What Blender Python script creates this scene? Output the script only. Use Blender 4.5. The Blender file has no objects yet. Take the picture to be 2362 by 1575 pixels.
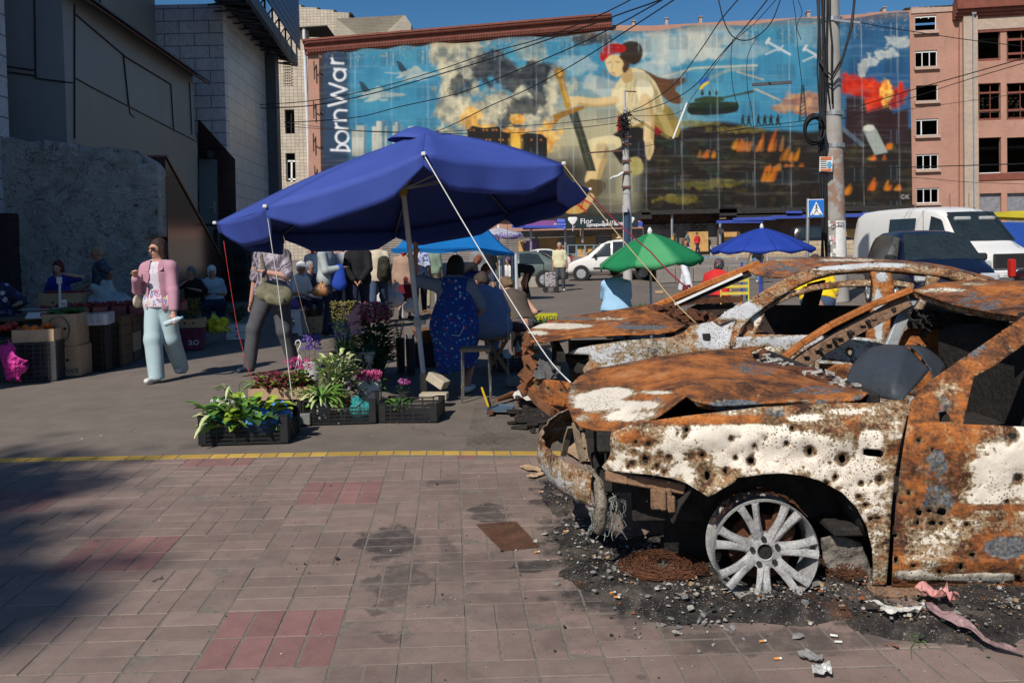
import bpy, bmesh, math, random
import numpy as np
from mathutils import Vector as Vc, Matrix, geometry
R=math.radians
C=bpy.context.scene.collection
random.seed(7)
FPX, CAMH, PCX, PCY, ROLL=1955.0, 1.45, 1181.0, 632.0, -0.022
PITCH=math.atan(55/FPX)
cr, sr, cp, sp=math.cos(ROLL), math.sin(ROLL), math.cos(PITCH), math.sin(PITCH)
cam=bpy.data.objects.new('camera', bpy.data.cameras.new('camera'))
C.objects.link(cam)
RV=Vc((cr, sr*sp, sr*cp));UV=Vc((-sr, cr*sp, cr*cp));FV=Vc((0, cp, -sp))
cam.matrix_world=Matrix(((RV.x, UV.x, -FV.x, 0), (RV.y, UV.y, -FV.y, 0), (RV.z, UV.z, -FV.z, CAMH), (0, 0, 0, 1)))
cam.data.sensor_width=36;cam.data.lens=FPX/2362*36
cam.data.shift_y=-(787.5-PCY)/2362
cam.data.clip_start=0.05;cam.data.clip_end=3000
bpy.context.scene.camera=cam
AZ=math.atan2(-0.47, -0.88);EL=R(43)
SUNV=Vc((math.sin(AZ)*math.cos(EL), math.cos(AZ)*math.cos(EL), math.sin(EL)))
w=bpy.data.worlds.new('World');bpy.context.scene.world=w;w.use_nodes=True
wn=w.node_tree.nodes;wl=w.node_tree.links
sky=wn.new('ShaderNodeTexSky');sky.sky_type='NISHITA';sky.sun_disc=False
sky.sun_elevation=EL;sky.sun_rotation=AZ;sky.air_density=1.0;sky.dust_density=0.4;sky.ozone_density=3.5
hs_=wn.new('ShaderNodeHueSaturation');hs_.inputs['Saturation'].default_value=1.3;wl.new(sky.outputs[0], hs_.inputs['Color']);wl.new(hs_.outputs[0], wn['Background'].inputs[0]);wn['Background'].inputs[1].default_value=0.076
sl=bpy.data.lights.new('sun', 'SUN');sl.energy=4.9;sl.angle=R(0.5);sl.color=(1.0, 0.94, 0.85)
so=bpy.data.objects.new('sun', sl);C.objects.link(so)
so.rotation_euler=(-SUNV).to_track_quat('-Z', 'Y').to_euler()
vs=bpy.context.scene.view_settings
vs.view_transform='Standard';vs.look='None';vs.gamma=1;vs.exposure=0.0
bpy.context.scene.cycles.max_bounces=6;bpy.context.scene.cycles.transparent_max_bounces=8
def ray(u, v):
 x=(u-PCX)/FPX;y=(PCY-v)/FPX
 return RV*x+UV*y+FV
def at(u, v, Y):
 r=ray(u, v);t=Y/r.y
 return Vc((r.x*t, Y, CAMH+r.z*t))
def atz(u, v, z=0.0):
 r=ray(u, v);t=(z-CAMH)/r.z
 return Vc((r.x*t, r.y*t, z))
def atpl(u, v, p0, n):
 r=ray(u, v);o=Vc((0, 0, CAMH));t=(Vc(p0)-o).dot(n)/r.dot(n)
 return o+r*t
def proj(p):
 q=Vc(p)-Vc((0, 0, CAMH));d=q.dot(FV)
 return PCX+FPX*q.dot(RV)/d, PCY-FPX*q.dot(UV)/d
MATS={}
class NT:
 def __init__(s, name):
  s.m=bpy.data.materials.new(name);s.m.use_nodes=True
  s.t=s.m.node_tree;s.b=s.t.nodes['Principled BSDF']
  s.tc=s.n('ShaderNodeTexCoord')
 def n(s, ty, **kw):
  x=s.t.nodes.new(ty)
  for k, v in kw.items():
   if k.startswith('i_'):
    x.inputs[k[2:].replace('_', ' ')].default_value=v
   else:setattr(x, k, v)
  return x
 def l(s, a, b):s.t.links.new(a, b)
 def setin(s, node, idx, v):
  if hasattr(v, 'is_output')or isinstance(v, bpy.types.NodeSocket):s.l(v, node.inputs[idx])
  else:node.inputs[idx].default_value=v
 def math(s, op, a, b=0.0, c=None, clamp=False):
  x=s.n('ShaderNodeMath', operation=op);x.use_clamp=clamp
  s.setin(x, 0, a);s.setin(x, 1, b)
  if c is not None:s.setin(x, 2, c)
  return x.outputs[0]
 def noise(s, scale, detail=4, rough=.6, vec=None, dist=0.0):
  x=s.n('ShaderNodeTexNoise');x.inputs['Scale'].default_value=scale
  x.inputs['Detail'].default_value=detail;x.inputs['Roughness'].default_value=rough
  x.inputs['Distortion'].default_value=dist
  s.l(vec if vec is not None else s.tc.outputs['Object'], x.inputs['Vector'])
  return x.outputs['Fac']
 def vor(s, scale, feature='F1', vec=None, out='Distance', rnd=1.0):
  x=s.n('ShaderNodeTexVoronoi', feature=feature);x.inputs['Scale'].default_value=scale
  if 'Randomness' in x.inputs:x.inputs['Randomness'].default_value=rnd
  s.l(vec if vec is not None else s.tc.outputs['Object'], x.inputs['Vector'])
  return x.outputs[out]
 def mapping(s, scale=(1, 1, 1), rot=(0, 0, 0), loc=(0, 0, 0), vec=None):
  x=s.n('ShaderNodeMapping');x.inputs['Scale'].default_value=scale
  x.inputs['Rotation'].default_value=rot;x.inputs['Location'].default_value=loc
  s.l(vec if vec is not None else s.tc.outputs['Object'], x.inputs['Vector']);return x.outputs[0]
 def ss(s, v, a, b):
  x=s.n('ShaderNodeMapRange', interpolation_type='SMOOTHSTEP')
  s.setin(x, 0, v);x.inputs[1].default_value=a;x.inputs[2].default_value=b
  return x.outputs[0]
 def ramp(s, v, stops):
  x=s.n('ShaderNodeValToRGB');e=x.color_ramp.elements
  while len(e)<len(stops):e.new(.5)
  for k, (p, c)in enumerate(stops):
   e[k].position=p;e[k].color=(*c, 1)
  s.setin(x, 0, v);return x.outputs[0]
 def mix(s, f, a, b, mode='MIX'):
  x=s.n('ShaderNodeMix', data_type='RGBA', blend_type=mode)
  s.setin(x, 0, f)
  for k, v in((6, a), (7, b)):
   if isinstance(v, (tuple, list)):x.inputs[k].default_value=(*v[:3], 1)
   else:s.l(v, x.inputs[k])
  return x.outputs[2]
 def attr(s, name, out='Fac'):
  x=s.n('ShaderNodeAttribute', attribute_name=name);return x.outputs[out]
 def bump(s, h, strength=.3, dist=.01):
  x=s.n('ShaderNodeBump');x.inputs['Strength'].default_value=strength
  x.inputs['Distance'].default_value=dist;s.l(h, x.inputs['Height'])
  s.l(x.outputs[0], s.b.inputs['Normal']);return x
 def fin(s, col=None, rough=None, metal=None, alpha=None, spec=None):
  for k, v in(('Base Color', col), ('Roughness', rough), ('Metallic', metal), ('Alpha', alpha), ('Specular IOR Level', spec)):
   if v is None:continue
   if isinstance(v, (tuple, list)):s.b.inputs[k].default_value=(*v[:3], 1)
   else:s.setin(s.b, k, v)
  return s.m
def mat(name, col, rough=.7, metal=0.0, var=.18, scale=5, bump=.15, bscale=60, bd=.004, spec=.35, alpha=None, stretch=None, fine=.5):
 """plain worn surface: colour with two sizes of variation and a fine bump"""
 if name in MATS:return MATS[name]
 t=NT(name);v=t.mapping(stretch)if stretch else None
 n1=t.noise(scale, 5, .6, v);n2=t.noise(scale*9, 3, .6, v)
 f=t.math('ADD', t.math('MULTIPLY', n1, 1-fine), t.math('MULTIPLY', n2, fine))
 dark=tuple(c*(1-var*1.6)for c in col);lite=tuple(min(1, c*(1+var*1.3))for c in col)
 c=t.ramp(f, [(.3, dark), (.5, col), (.7, lite)])
 t.fin(c, rough, metal, alpha, spec)
 if bump:t.bump(t.noise(bscale, 4, .6, v), bump, bd)
 MATS[name]=t.m;return t.m
class MB:
 def __init__(s):s.v=[];s.f=[];s.mi=[];s.cur=0
 def add(s, vs, fs, m=None):
  o=len(s.v);s.v.extend([tuple(p)for p in vs]);s.f.extend([tuple(i+o for i in f)for f in fs])
  s.mi.extend([s.cur if m is None else m]*len(fs));return s
 def box(s, c, d, rz=0, m=None, mtx=None, taper=1.0):
  hx, hy, hz=d[0]/2, d[1]/2, d[2]/2
  P=[Vc((x*hx*(taper if z>0 else 1), y*hy*(taper if z>0 else 1), z*hz))for z in(-1, 1)for y in(-1, 1)for x in(-1, 1)]
  if mtx is None:mtx=Matrix.Rotation(rz, 4, 'Z')
  P=[mtx@p+Vc(c)for p in P]
  return s.add(P, [(0, 2, 3, 1), (4, 5, 7, 6), (0, 1, 5, 4), (2, 6, 7, 3), (0, 4, 6, 2), (1, 3, 7, 5)], m)
 def bar(s, a, b, w, h=None, m=None, up=(0, 0, 1)):
  a=Vc(a);b=Vc(b);h=h or w;d=(b-a)
  if d.length<1e-6:return s
  z=d.normalized();u=Vc(up)
  if abs(z.dot(u))>.98:u=Vc((1, 0, 0))
  x=z.cross(u).normalized();y=x.cross(z).normalized()
  P=[p+x*i*w/2+y*j*h/2 for p in(a, b)for j in(-1, 1)for i in(-1, 1)]
  return s.add(P, [(0, 2, 3, 1), (4, 5, 7, 6), (0, 1, 5, 4), (2, 6, 7, 3), (0, 4, 6, 2), (1, 3, 7, 5)], m)
 def tube(s, pts, r, n=8, m=None, cap=True, flat=1.0):
  pts=[Vc(p)for p in pts];k=len(pts)
  rs=r if isinstance(r, (list, tuple))else[r]*k
  d0=(pts[1]-pts[0]).normalized();u=Vc((0, 0, 1))if abs(d0.z)<.9 else Vc((1, 0, 0))
  x=d0.cross(u).normalized();V=[]
  for i, p in enumerate(pts):
   d=(pts[min(i+1, k-1)]-pts[max(i-1, 0)]).normalized()
   x=(x-d*x.dot(d));x=x.normalized()if x.length>1e-5 else d.orthogonal().normalized()
   y=d.cross(x)
   for j in range(n):
    a=2*math.pi*j/n
    V.append(p+(x*math.cos(a)+y*math.sin(a)*flat)*rs[i])
  F=[(i*n+j, i*n+(j+1)%n, (i+1)*n+(j+1)%n, (i+1)*n+j)for i in range(k-1)for j in range(n)]
  if cap:F+=[tuple(range(n-1, -1, -1)), tuple(range((k-1)*n, k*n))]
  return s.add(V, F, m)
 def lathe(s, prof, c=(0, 0, 0), n=20, m=None, mtx=None, wob=0, cap=True):
  V=[]
  for(r, z)in prof:
   for j in range(n):
    a=2*math.pi*j/n;rr=r*(1+wob*math.cos(j*math.pi))
    p=Vc((rr*math.cos(a), rr*math.sin(a), z))
    if mtx is not None:p=mtx@p
    V.append(p+Vc(c))
  k=len(prof)
  F=[(i*n+j, i*n+(j+1)%n, (i+1)*n+(j+1)%n, (i+1)*n+j)for i in range(k-1)for j in range(n)]
  if cap:F+=[tuple(range(n-1, -1, -1)), tuple(range((k-1)*n, k*n))]
  return s.add(V, F, m)
 def ball(s, c, r, n=10, k=6, m=None, mtx=None, jit=0):
  rr=r if isinstance(r, (tuple, list))else(r, r, r);V=[]
  for i in range(k+1):
   t=math.pi*i/k
   for j in range(n):
    a=2*math.pi*j/n;q=1+random.uniform(-jit, jit)
    p=Vc((rr[0]*math.sin(t)*math.cos(a)*q, rr[1]*math.sin(t)*math.sin(a)*q, -rr[2]*math.cos(t)*q))
    if mtx is not None:p=mtx@p
    V.append(p+Vc(c))
  F=[(i*n+j, i*n+(j+1)%n, (i+1)*n+(j+1)%n, (i+1)*n+j)for i in range(k)for j in range(n)]
  return s.add(V, F, m)
 def prism(s, pts, vec, m=None):
  pts=[Vc(p)for p in pts];n=len(pts);v=Vc(vec)
  return s.add(pts+[p+v for p in pts], [tuple(range(n-1, -1, -1)), tuple(range(n, 2*n))]+[(i, (i+1)%n, n+(i+1)%n, n+i)for i in range(n)], m)
 def quad(s, a, b, c, d, m=None):return s.add([a, b, c, d], [(0, 1, 2, 3)], m)
 def build(s, name, mats, parent=None, smooth=False, bevel=0, seg=1, recalc=True, solid=0, merge=False, sub=0):
  me=bpy.data.meshes.new(name);me.from_pydata(s.v, [], s.f)
  if not isinstance(mats, (list, tuple)):mats=[mats]
  for mm in mats:me.materials.append(mm)
  if len(mats)>1:me.polygons.foreach_set('material_index', s.mi)
  if recalc or merge:
   bm=bmesh.new();bm.from_mesh(me)
   if merge:bmesh.ops.remove_doubles(bm, verts=bm.verts, dist=1e-4)
   if recalc:bmesh.ops.recalc_face_normals(bm, faces=bm.faces)
   bm.to_mesh(me);bm.free()
  o=bpy.data.objects.new(name, me);C.objects.link(o)
  if smooth:
   me.polygons.foreach_set('use_smooth', [True]*len(me.polygons))
   if smooth=='auto':
    me.set_sharp_from_angle(angle=R(40))
  if solid:
   q=o.modifiers.new('s', 'SOLIDIFY');q.thickness=solid;q.offset=0
  if sub:
   q=o.modifiers.new('u', 'SUBSURF');q.levels=q.render_levels=sub
  if bevel:
   q=o.modifiers.new('b', 'BEVEL');q.width=bevel;q.segments=seg;q.limit_method='ANGLE';q.angle_limit=R(35)
  if parent is not None:
   o.parent=parent
  return o
def tag(o, label=None, cat=None, group=None, kind=None):
 if label:o['label']=label
 if cat:o['category']=cat
 if group:o['group']=group
 if kind:o['kind']=kind
 return o
def thing(name, label, cat, loc=(0, 0, 0), rz=0, group=None):
 o=bpy.data.objects.new(name, None);C.objects.link(o);o.empty_display_size=.1
 o.location=loc;o.rotation_euler=(0, 0, rz)
 return tag(o, label, cat, group)
def copy_tree(o, parent=None):
 c=o.copy();C.objects.link(c)
 if parent is not None:c.parent=parent
 for ch in list(o.children):copy_tree(ch, c)
 return c
def inside(P, poly):
 x, y=P[:, 0], P[:, 1];r=np.zeros(len(P), bool);q=np.array(poly, float);n=len(q)
 for i in range(n):
  x1, y1=q[i];x2, y2=q[(i+1)%n]
  if y1==y2:continue
  c=((y1>y)!=(y2>y))&(x<(x2-x1)*(y-y1)/(y2-y1)+x1)
  r^=c
 return r
def resample(poly, step):
 out=[];n=len(poly)
 for i in range(n):
  a=np.array(poly[i], float);b=np.array(poly[(i+1)%n], float);k=max(1, int(round(np.linalg.norm(b-a)/step)))
  for j in range(k):out.append(tuple(a+(b-a)*j/k))
 return out
def smooth_poly(poly, it=1):
 for _ in range(it):
  q=[];n=len(poly)
  for i in range(n):
   a=np.array(poly[i], float);b=np.array(poly[(i+1)%n], float)
   q+=[tuple(a*.75+b*.25), tuple(a*.25+b*.75)]
  poly=q
 return poly
def circ(cx, cy, rx, ry=None, n=9, jit=.12, ang=0):
 ry=ry or rx;out=[]
 for i in range(n):
  a=2*math.pi*i/n;k=1+random.uniform(-jit, jit)
  x, y=rx*math.cos(a)*k, ry*math.sin(a)*k
  out.append((cx+x*math.cos(ang)-y*math.sin(ang), cy+x*math.sin(ang)+y*math.cos(ang)))
 return out
def trp(outline, holes=(), step=10.0):
 """returns 2-D points and triangles of an outline with holes"""
 vs=[];es=[]
 def loop(p):
  o=len(vs);vs.extend(p);es.extend([(o+i, o+(i+1)%len(p))for i in range(len(p))])
 loop(resample(outline, step))
 for h in holes:loop(resample(h, step*.6))
 B=np.array(vs);x0, y0=B.min(0);x1, y1=B.max(0)
 gx, gy=np.meshgrid(np.arange(x0, x1, step), np.arange(y0, y1, step*.87));gx=gx+(np.arange(gx.shape[0])%2)[:, None]*step*.5
 G=np.stack([gx.ravel(), gy.ravel()], 1);G=G+np.random.RandomState(3).uniform(-.08, .08, G.shape)*step
 ok=inside(G, outline)
 for h in holes:ok&=~inside(G, h)
 G=G[ok]
 if len(G):
  keep=np.ones(len(G), bool)
  for s0 in range(0, len(G), 2000):
   d=np.sqrt(((G[s0:s0+2000, None, :]-B[None])**2).sum(2)).min(1);keep[s0:s0+2000]=d>step*.42
  G=G[keep]
 allv=[Vc(p)for p in vs]+[Vc(p)for p in G]
 V, E, F, *_=geometry.delaunay_2d_cdt(allv, es, [], 0, 1e-5)
 P=np.array([(v.x, v.y)for v in V]);T=[f for f in F if len(f)==3]
 T=np.array(T);cen=P[T].mean(1);ok=inside(cen, outline)
 for h in holes:ok&=~inside(cen, h)
 return P, T[ok]
def mo(name, V, F, mats, parent=None, smooth=True, attrs=None, solid=0, offset=-1, flip=False):
 me=bpy.data.meshes.new(name)
 if flip:F=[tuple(reversed(f))for f in F]
 me.from_pydata([tuple(v)for v in V], [], [tuple(int(i)for i in f)for f in F])
 for mm in(mats if isinstance(mats, (list, tuple))else[mats]):me.materials.append(mm)
 if smooth:me.polygons.foreach_set('use_smooth', [True]*len(me.polygons))
 for k, a in(attrs or{}).items():
  a=np.asarray(a, np.float32)
  if a.ndim==1:
   at_=me.attributes.new(k, 'FLOAT', 'POINT');at_.data.foreach_set('value', a)
  else:
   at_=me.attributes.new(k, 'FLOAT_COLOR', 'POINT')
   at_.data.foreach_set('color', np.concatenate([a, np.ones((len(a), 1), np.float32)], 1).ravel())
 o=bpy.data.objects.new(name, me);C.objects.link(o)
 if solid:
  q=o.modifiers.new('s', 'SOLIDIFY');q.thickness=solid;q.offset=offset
 if parent is not None:o.parent=parent
 return o
def vn(X, Y, seed=0, octs=4, gain=.55):
 rs=np.random.RandomState(seed);T=rs.rand(256, 256);out=np.zeros(np.broadcast(X, Y).shape);a=1;tot=0
 for o in range(octs):
  x=X*2**o+o*17.3;y=Y*2**o+o*9.1
  xi=np.floor(x).astype(int);yi=np.floor(y).astype(int);fx=x-xi;fy=y-yi
  fx=fx*fx*(3-2*fx);fy=fy*fy*(3-2*fy)
  g=lambda i, j:T[(yi+j)%256, (xi+i)%256]
  out+=a*((g(0, 0)*(1-fx)+g(1, 0)*fx)*(1-fy)+(g(0, 1)*(1-fx)+g(1, 1)*fx)*fy);tot+=a;a*=gain
 return out/tot
def sst(x, a, b):
 t=np.clip((x-a)/(b-a), 0, 1);return t*t*(3-2*t)
FONT=None
def txt(s, size, name, m, parent, mtx, depth=.002, align='CENTER', bold=0.0):
 cu=bpy.data.curves.new(name, 'FONT');cu.body=s;cu.size=size;cu.align_x=align;cu.align_y='CENTER';cu.extrude=depth;cu.offset=bold
 cu.resolution_u=3
 o=bpy.data.objects.new(name, cu);o.matrix_world=mtx
 C.objects.link(o);dg=bpy.context.evaluated_depsgraph_get();me=bpy.data.meshes.new_from_object(o.evaluated_get(dg))
 C.objects.unlink(o);bpy.data.objects.remove(o)
 me.materials.clear();me.materials.append(m);me.transform(mtx)
 q=bpy.data.objects.new(name, me);C.objects.link(q)
 if parent is not None:q.parent=parent
 return q
def fmx(o, xdir, updir):
 x=Vc(xdir).normalized();n=x.cross(Vc(updir)).normalized();y=n.cross(x)
 return Matrix(((x.x, y.x, n.x, o[0]), (x.y, y.y, n.y, o[1]), (x.z, y.z, n.z, o[2]), (0, 0, 0, 1)))
 #  ground
def ground_mat():
 t=NT('asphalt');P=t.tc.outputs['Object']
 a=t.noise(.35, 4, .6);b=t.noise(3.2, 5, .65);c=t.noise(160, 2, .5)
 f=t.math('ADD', t.math('MULTIPLY', a, .45), t.math('MULTIPLY', b, .55))
 col=t.ramp(f, [(.33, (.13, .107, .09)), (.5, (.168, .139, .118)), (.68, (.21, .175, .148))])
 sp=t.ramp(c, [(.3, (.35, .33, .32)), (.5, (1, 1, 1)), (.72, (1.0, 1.0, 1.0)), (.8, (1.9, 1.8, 1.7))])
 col=t.mix(.55, col, t.mix(1, col, sp, 'MULTIPLY'))
 dv=t.n('ShaderNodeVectorMath', operation='ADD');
 dn=t.n('ShaderNodeTexNoise');dn.inputs['Scale'].default_value=1.3;dn.inputs['Detail'].default_value=6;t.l(P, dn.inputs['Vector'])
 t.l(P, dv.inputs[0]);t.l(dn.outputs['Color'], dv.inputs[1])
 ck=t.vor(.42, 'DISTANCE_TO_EDGE', dv.outputs[0]);cm=t.math('MULTIPLY', t.ss(ck, .006, .001), t.ss(t.noise(.5, 2), .48, .6))
 col=t.mix(t.math('MULTIPLY', cm, .6), col, (.04, .036, .03))
 gum=t.vor(2.1, 'F1', P);col=t.mix(t.math('MULTIPLY', t.ss(gum, .05, .03), .5), col, (.05, .045, .04))
 st=t.ss(t.noise(.8, 5, .7), .60, .72);col=t.mix(t.math('MULTIPLY', st, .28), col, (.07, .062, .055))
 t.fin(col, .88, 0, None, .3);t.bump(c, .35, .004);return t.m
M_ASPH=ground_mat()
def sheet(name, x0, x1, y0, y1, z, m, nx=1, ny=1):
 mb=MB()
 V=[(x0+(x1-x0)*i/nx, y0+(y1-y0)*j/ny, z)for j in range(ny+1)for i in range(nx+1)]
 mb.add(V, [(j*(nx+1)+i, j*(nx+1)+i+1, (j+1)*(nx+1)+i+1, (j+1)*(nx+1)+i)for j in range(ny)for i in range(nx)])
 return tag(mb.build(name, m, recalc=False), kind='structure')
sheet('ground', -400, 400, -60, 900, -.012, M_ASPH)
sheet('asphalt_patch', -.38, 7, 6.0, 8.1, -.007, mat('rough_asphalt', (.135, .112, .094), .92, var=.35, scale=3, bump=.8, bscale=130, bd=.008))
def paver_mat():
 t=NT('paver_concrete');P=t.tc.outputs['Object']
 pc=t.attr('pcol', 'Color')
 n=t.noise(1.1, 5, .65);f=t.noise(230, 2, .6);g=t.noise(11, 4, .6)
 col=t.mix(1, pc, t.ramp(n, [(.3, (.78, .76, .76)), (.5, (1, 1, 1)), (.7, (1.12, 1.12, 1.1))]), 'MULTIPLY')
 col=t.mix(1, col, t.ramp(g, [(.3, (.86, .86, .86)), (.6, (1.04, 1.04, 1.04))]), 'MULTIPLY')
 col=t.mix(1, col, t.ramp(f, [(.28, (.5, .5, .5)), (.42, (1, 1, 1)), (.66, (1, 1, 1)), (.78, (1.5, 1.48, 1.45))]), 'MULTIPLY')
 gum=t.vor(3.3, 'F1', P);col=t.mix(t.math('MULTIPLY', t.ss(gum, .075, .05), .45), col, (.055, .05, .048))
 wh=t.vor(5.1, 'F1', t.mapping((1, 1.5, 1), (0, 0, .7), (3, 1, 0)));col=t.mix(t.math('MULTIPLY', t.ss(wh, .035, .02), .5), col, (.5, .48, .46))
 dn=t.n('ShaderNodeTexNoise');dn.inputs['Scale'].default_value=4.5;dn.inputs['Detail'].default_value=7;dn.inputs['Roughness'].default_value=.65;t.l(P, dn.inputs['Vector'])
 sx=t.n('ShaderNodeSeparateXYZ');t.l(P, sx.inputs[0]);dx=t.n('ShaderNodeSeparateColor');t.l(dn.outputs['Color'], dx.inputs[0])
 X=t.math('ADD', sx.outputs[0], t.math('MULTIPLY', t.math('SUBTRACT', dx.outputs[0], .5), .55))
 Y=t.math('ADD', sx.outputs[1], t.math('MULTIPLY', t.math('SUBTRACT', dx.outputs[1], .5), .55))
 tot=None
 for(u, v, ru, rv, am)in STAINS:
  p=atz(u, v);q=atz(u+ru, v);r_=atz(u, v+rv)
  rx=abs(q.x-p.x);ry=abs(r_.y-p.y)
  d=t.math('SQRT', t.math('ADD', t.math('POWER', t.math('DIVIDE', t.math('SUBTRACT', X, p.x), rx), 2), t.math('POWER', t.math('DIVIDE', t.math('SUBTRACT', Y, p.y), ry), 2)))
  mk=t.math('MULTIPLY', t.ss(d, 1.15, .75), am)
  tot=mk if tot is None else t.math('MAXIMUM', tot, mk)
 tot=t.math('MULTIPLY', tot, t.ss(t.noise(9, 6, .75), .2, .6))
 col=t.mix(tot, col, (.035, .034, .034))
 t.fin(col, .86, 0, None, .3)
 t.bump(t.math('ADD', f, t.math('MULTIPLY', g, 1.5)), .4, .003);return t.m
STAINS=[(905, 1250, 62, 42, .85), (930, 1330, 70, 38, .62), (900, 1390, 40, 26, .6), (1130, 1185, 60, 20, .8), (1040, 1270, 45, 38, .45), (1110, 1310, 110, 40, .3), (1240, 1310, 60, 14, .9), (1290, 1130, 55, 60, .75), (1350, 1240, 110, 80, .8), (1010, 1113, 22, 8, .7), (1170, 1400, 190, 40, .3), (1500, 1380, 230, 60, .9), (1850, 1480, 300, 36, .6), (370, 1330, 9, 10, .9), (895, 1470, 60, 9, .45), (1330, 1475, 70, 30, .25), (2200, 1420, 260, 36, .8), (1520, 1440, 120, 25, .5)]
M_PAV=paver_mat()
def pavement():
 a=.072;S=.485;ux=Vc((math.cos(a), math.sin(a)*.25, 0));uy=Vc((-math.sin(a), math.cos(a), 0));O=Vc((-1.153, 2.93, 0))
 V=[];F=[];col=[];rs=random.Random(4)
 def kerb(x):return 6.2-.012*(x+3.8)**1.0-max(0, x+.9)*.09
 def paver(p, w, h, c):
  g=.0035;cc=p+ux*w/2+uy*h/2
  if cc.y>kerb(cc.x)-.13:return
  dz=rs.uniform(-.0015, .0015);tx=rs.uniform(-.008, .008);ty=rs.uniform(-.008, .008)
  o=len(V)
  for(e, z)in((g, -.012), (g, .0005), (g+.003, .004)):
   for(i, j)in((e, e), (w-e, e), (w-e, h-e), (e, h-e)):
    q=p+ux*i+uy*j;lim=kerb(q.x)-.132
    if q.y>lim:q.y=lim
    V.append((q.x, q.y, z+dz+tx*(i-w/2)+ty*(j-h/2)));col.append(c)
  for b in(0, 4):
   for k in range(4):F.append((o+b+k, o+b+(k+1)%4, o+b+4+(k+1)%4, o+b+4+k))
  F.append((o+8, o+9, o+10, o+11))
 for i in range(-16, 17):
  for j in range(-9, 8):
   A=(i+j)%2==0;red=i%2==0 and j%2==0 and((i+j)//2)%2==0 and(i<=0 or j>=5)
   for m in range(8):
    k=rs.uniform(.9, 1.1);tone=rs.uniform(-.006, .006)
    c=(.24*k, .128*k, .115*k)if red else(.222*k+tone, .162*k, .138*k)
    if A:p=O+ux*(i*S+(m%4)*S/4)+uy*(j*S+(m//4)*S/2);paver(p, S/4, S/2, c)
    else:p=O+ux*(i*S+(m%2)*S/2)+uy*(j*S+(m//2)*S/4);paver(p, S/2, S/4, c)
 x=-9.0
 while x<8:
  w=rs.choice([.121, .121, .2425]);o=len(V);k=rs.uniform(.85, 1.1)
  k*=rs.uniform(.8, 1);yl=(.52*k, .335*k, .07*k)
  for(e, z)in((.003, -.012), (.003, .001), (.006, .0045)):
   for(i, j)in((e, e), (w-e, e), (w-e, .122-e), (e, .122-e)):
    px=x+i;V.append((px-(j-.06)*.07, kerb(px)-.122+j, z));col.append(yl if z>0 else(.2, .15, .12))
  for b in(0, 4):
   for q in range(4):F.append((o+b+q, o+b+(q+1)%4, o+b+4+(q+1)%4, o+b+4+q))
  F.append((o+8, o+9, o+10, o+11));x+=w
 o=mo('pavement', V, F, M_PAV, smooth=False, attrs={'pcol':np.array(col)})
 tag(o, kind='structure')
 m=mat('joint_sand', (.17, .145, .12), .95, var=.3, scale=30)
 mb=MB();n=60;xs=[-9+17*i/n for i in range(n+1)]
 mb.add([(x, -2, .0022)for x in xs]+[(x, kerb(x)-.004, .0022)for x in xs], [(i, i+1, n+2+i, n+1+i)for i in range(n)])
 tag(mb.build('pavement_bed', m, recalc=False), kind='structure')
pavement()
#  building with the printed banner
PA=Vc((35.5, 76.0, 0));PB=Vc((-19.2, 84.0, 0));DX=(PA-PB).normalized();NA=Vc((DX.y, -DX.x, 0))
def fa(u, v, off=0.0):return atpl(u, v, PA+NA*off, NA)
M_BRICK=mat('pink_brick', (.43, .215, .15), .9, var=.14, scale=1.2, bump=.3, bscale=14, bd=.02)
def brickmat(name, c1, c2, mortar, sc, bw=.5, rh=.25, rough=.9, ms=.02, veins=False, rot=0.0, spec=.3, bmp=.4, offset=.5, var=.25):
 t=NT(name);n=t.n('ShaderNodeTexBrick');n.offset=offset
 s=t.n('ShaderNodeSeparateXYZ');t.l(t.tc.outputs['Object'], s.inputs[0])
 h=t.math('ADD', t.math('MULTIPLY', s.outputs[0], math.cos(rot)), t.math('MULTIPLY', s.outputs[1], math.sin(rot)))
 cb=t.n('ShaderNodeCombineXYZ');t.l(h, cb.inputs[0]);t.l(s.outputs[2], cb.inputs[1]);t.l(cb.outputs[0], n.inputs['Vector'])
 n.inputs['Color1'].default_value=(*c1, 1);n.inputs['Color2'].default_value=(*c2, 1);n.inputs['Mortar'].default_value=(*mortar, 1)
 n.inputs['Scale'].default_value=sc;n.inputs['Mortar Size'].default_value=ms;n.inputs['Brick Width'].default_value=bw;n.inputs['Row Height'].default_value=rh
 n.inputs['Mortar Smooth'].default_value=.2
 col=n.outputs['Color']
 if veins:
  v1=t.noise(1.6, 8, .7, t.mapping((1.6, 1.6, .7), (.3, .4, 0)), 2.5)
  col=t.mix(t.math('MULTIPLY', t.ss(t.math('ABSOLUTE', t.math('SUBTRACT', v1, .5)), .03, .004), .55), col, (.2, .21, .24))
 col=t.mix(var, col, t.ramp(t.noise(.5, 5, .65), [(.35, (.55, .52, .5)), (.65, (1.15, 1.12, 1.1))]), 'MULTIPLY')
 dirt=t.ss(t.noise(2.2, 6, .7, t.mapping((1, 1, .22))), .52, .75);col=t.mix(t.math('MULTIPLY', dirt, .25), col, (.12, .1, .09))
 t.fin(col, rough, 0, None, spec);t.bump(n.outputs['Fac'], -bmp, .01);return t.m
RA=math.atan2(DX.y, DX.x)
M_BRK=brickmat('pink_brickwork', (.45, .215, .15), (.39, .185, .13), (.36, .27, .22), 1, .28, .09, rot=RA, ms=.012)
M_PIER=brickmat('cream_brickwork', (.52, .42, .33), (.44, .35, .28), (.27, .2, .16), 1, .28, .1, rot=RA, ms=.014)
M_TILE=brickmat('facade_tiles', (.55, .48, .38), (.45, .39, .31), (.25, .21, .17), 1, .42, .34, rot=RA, ms=.025, offset=0)
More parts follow.
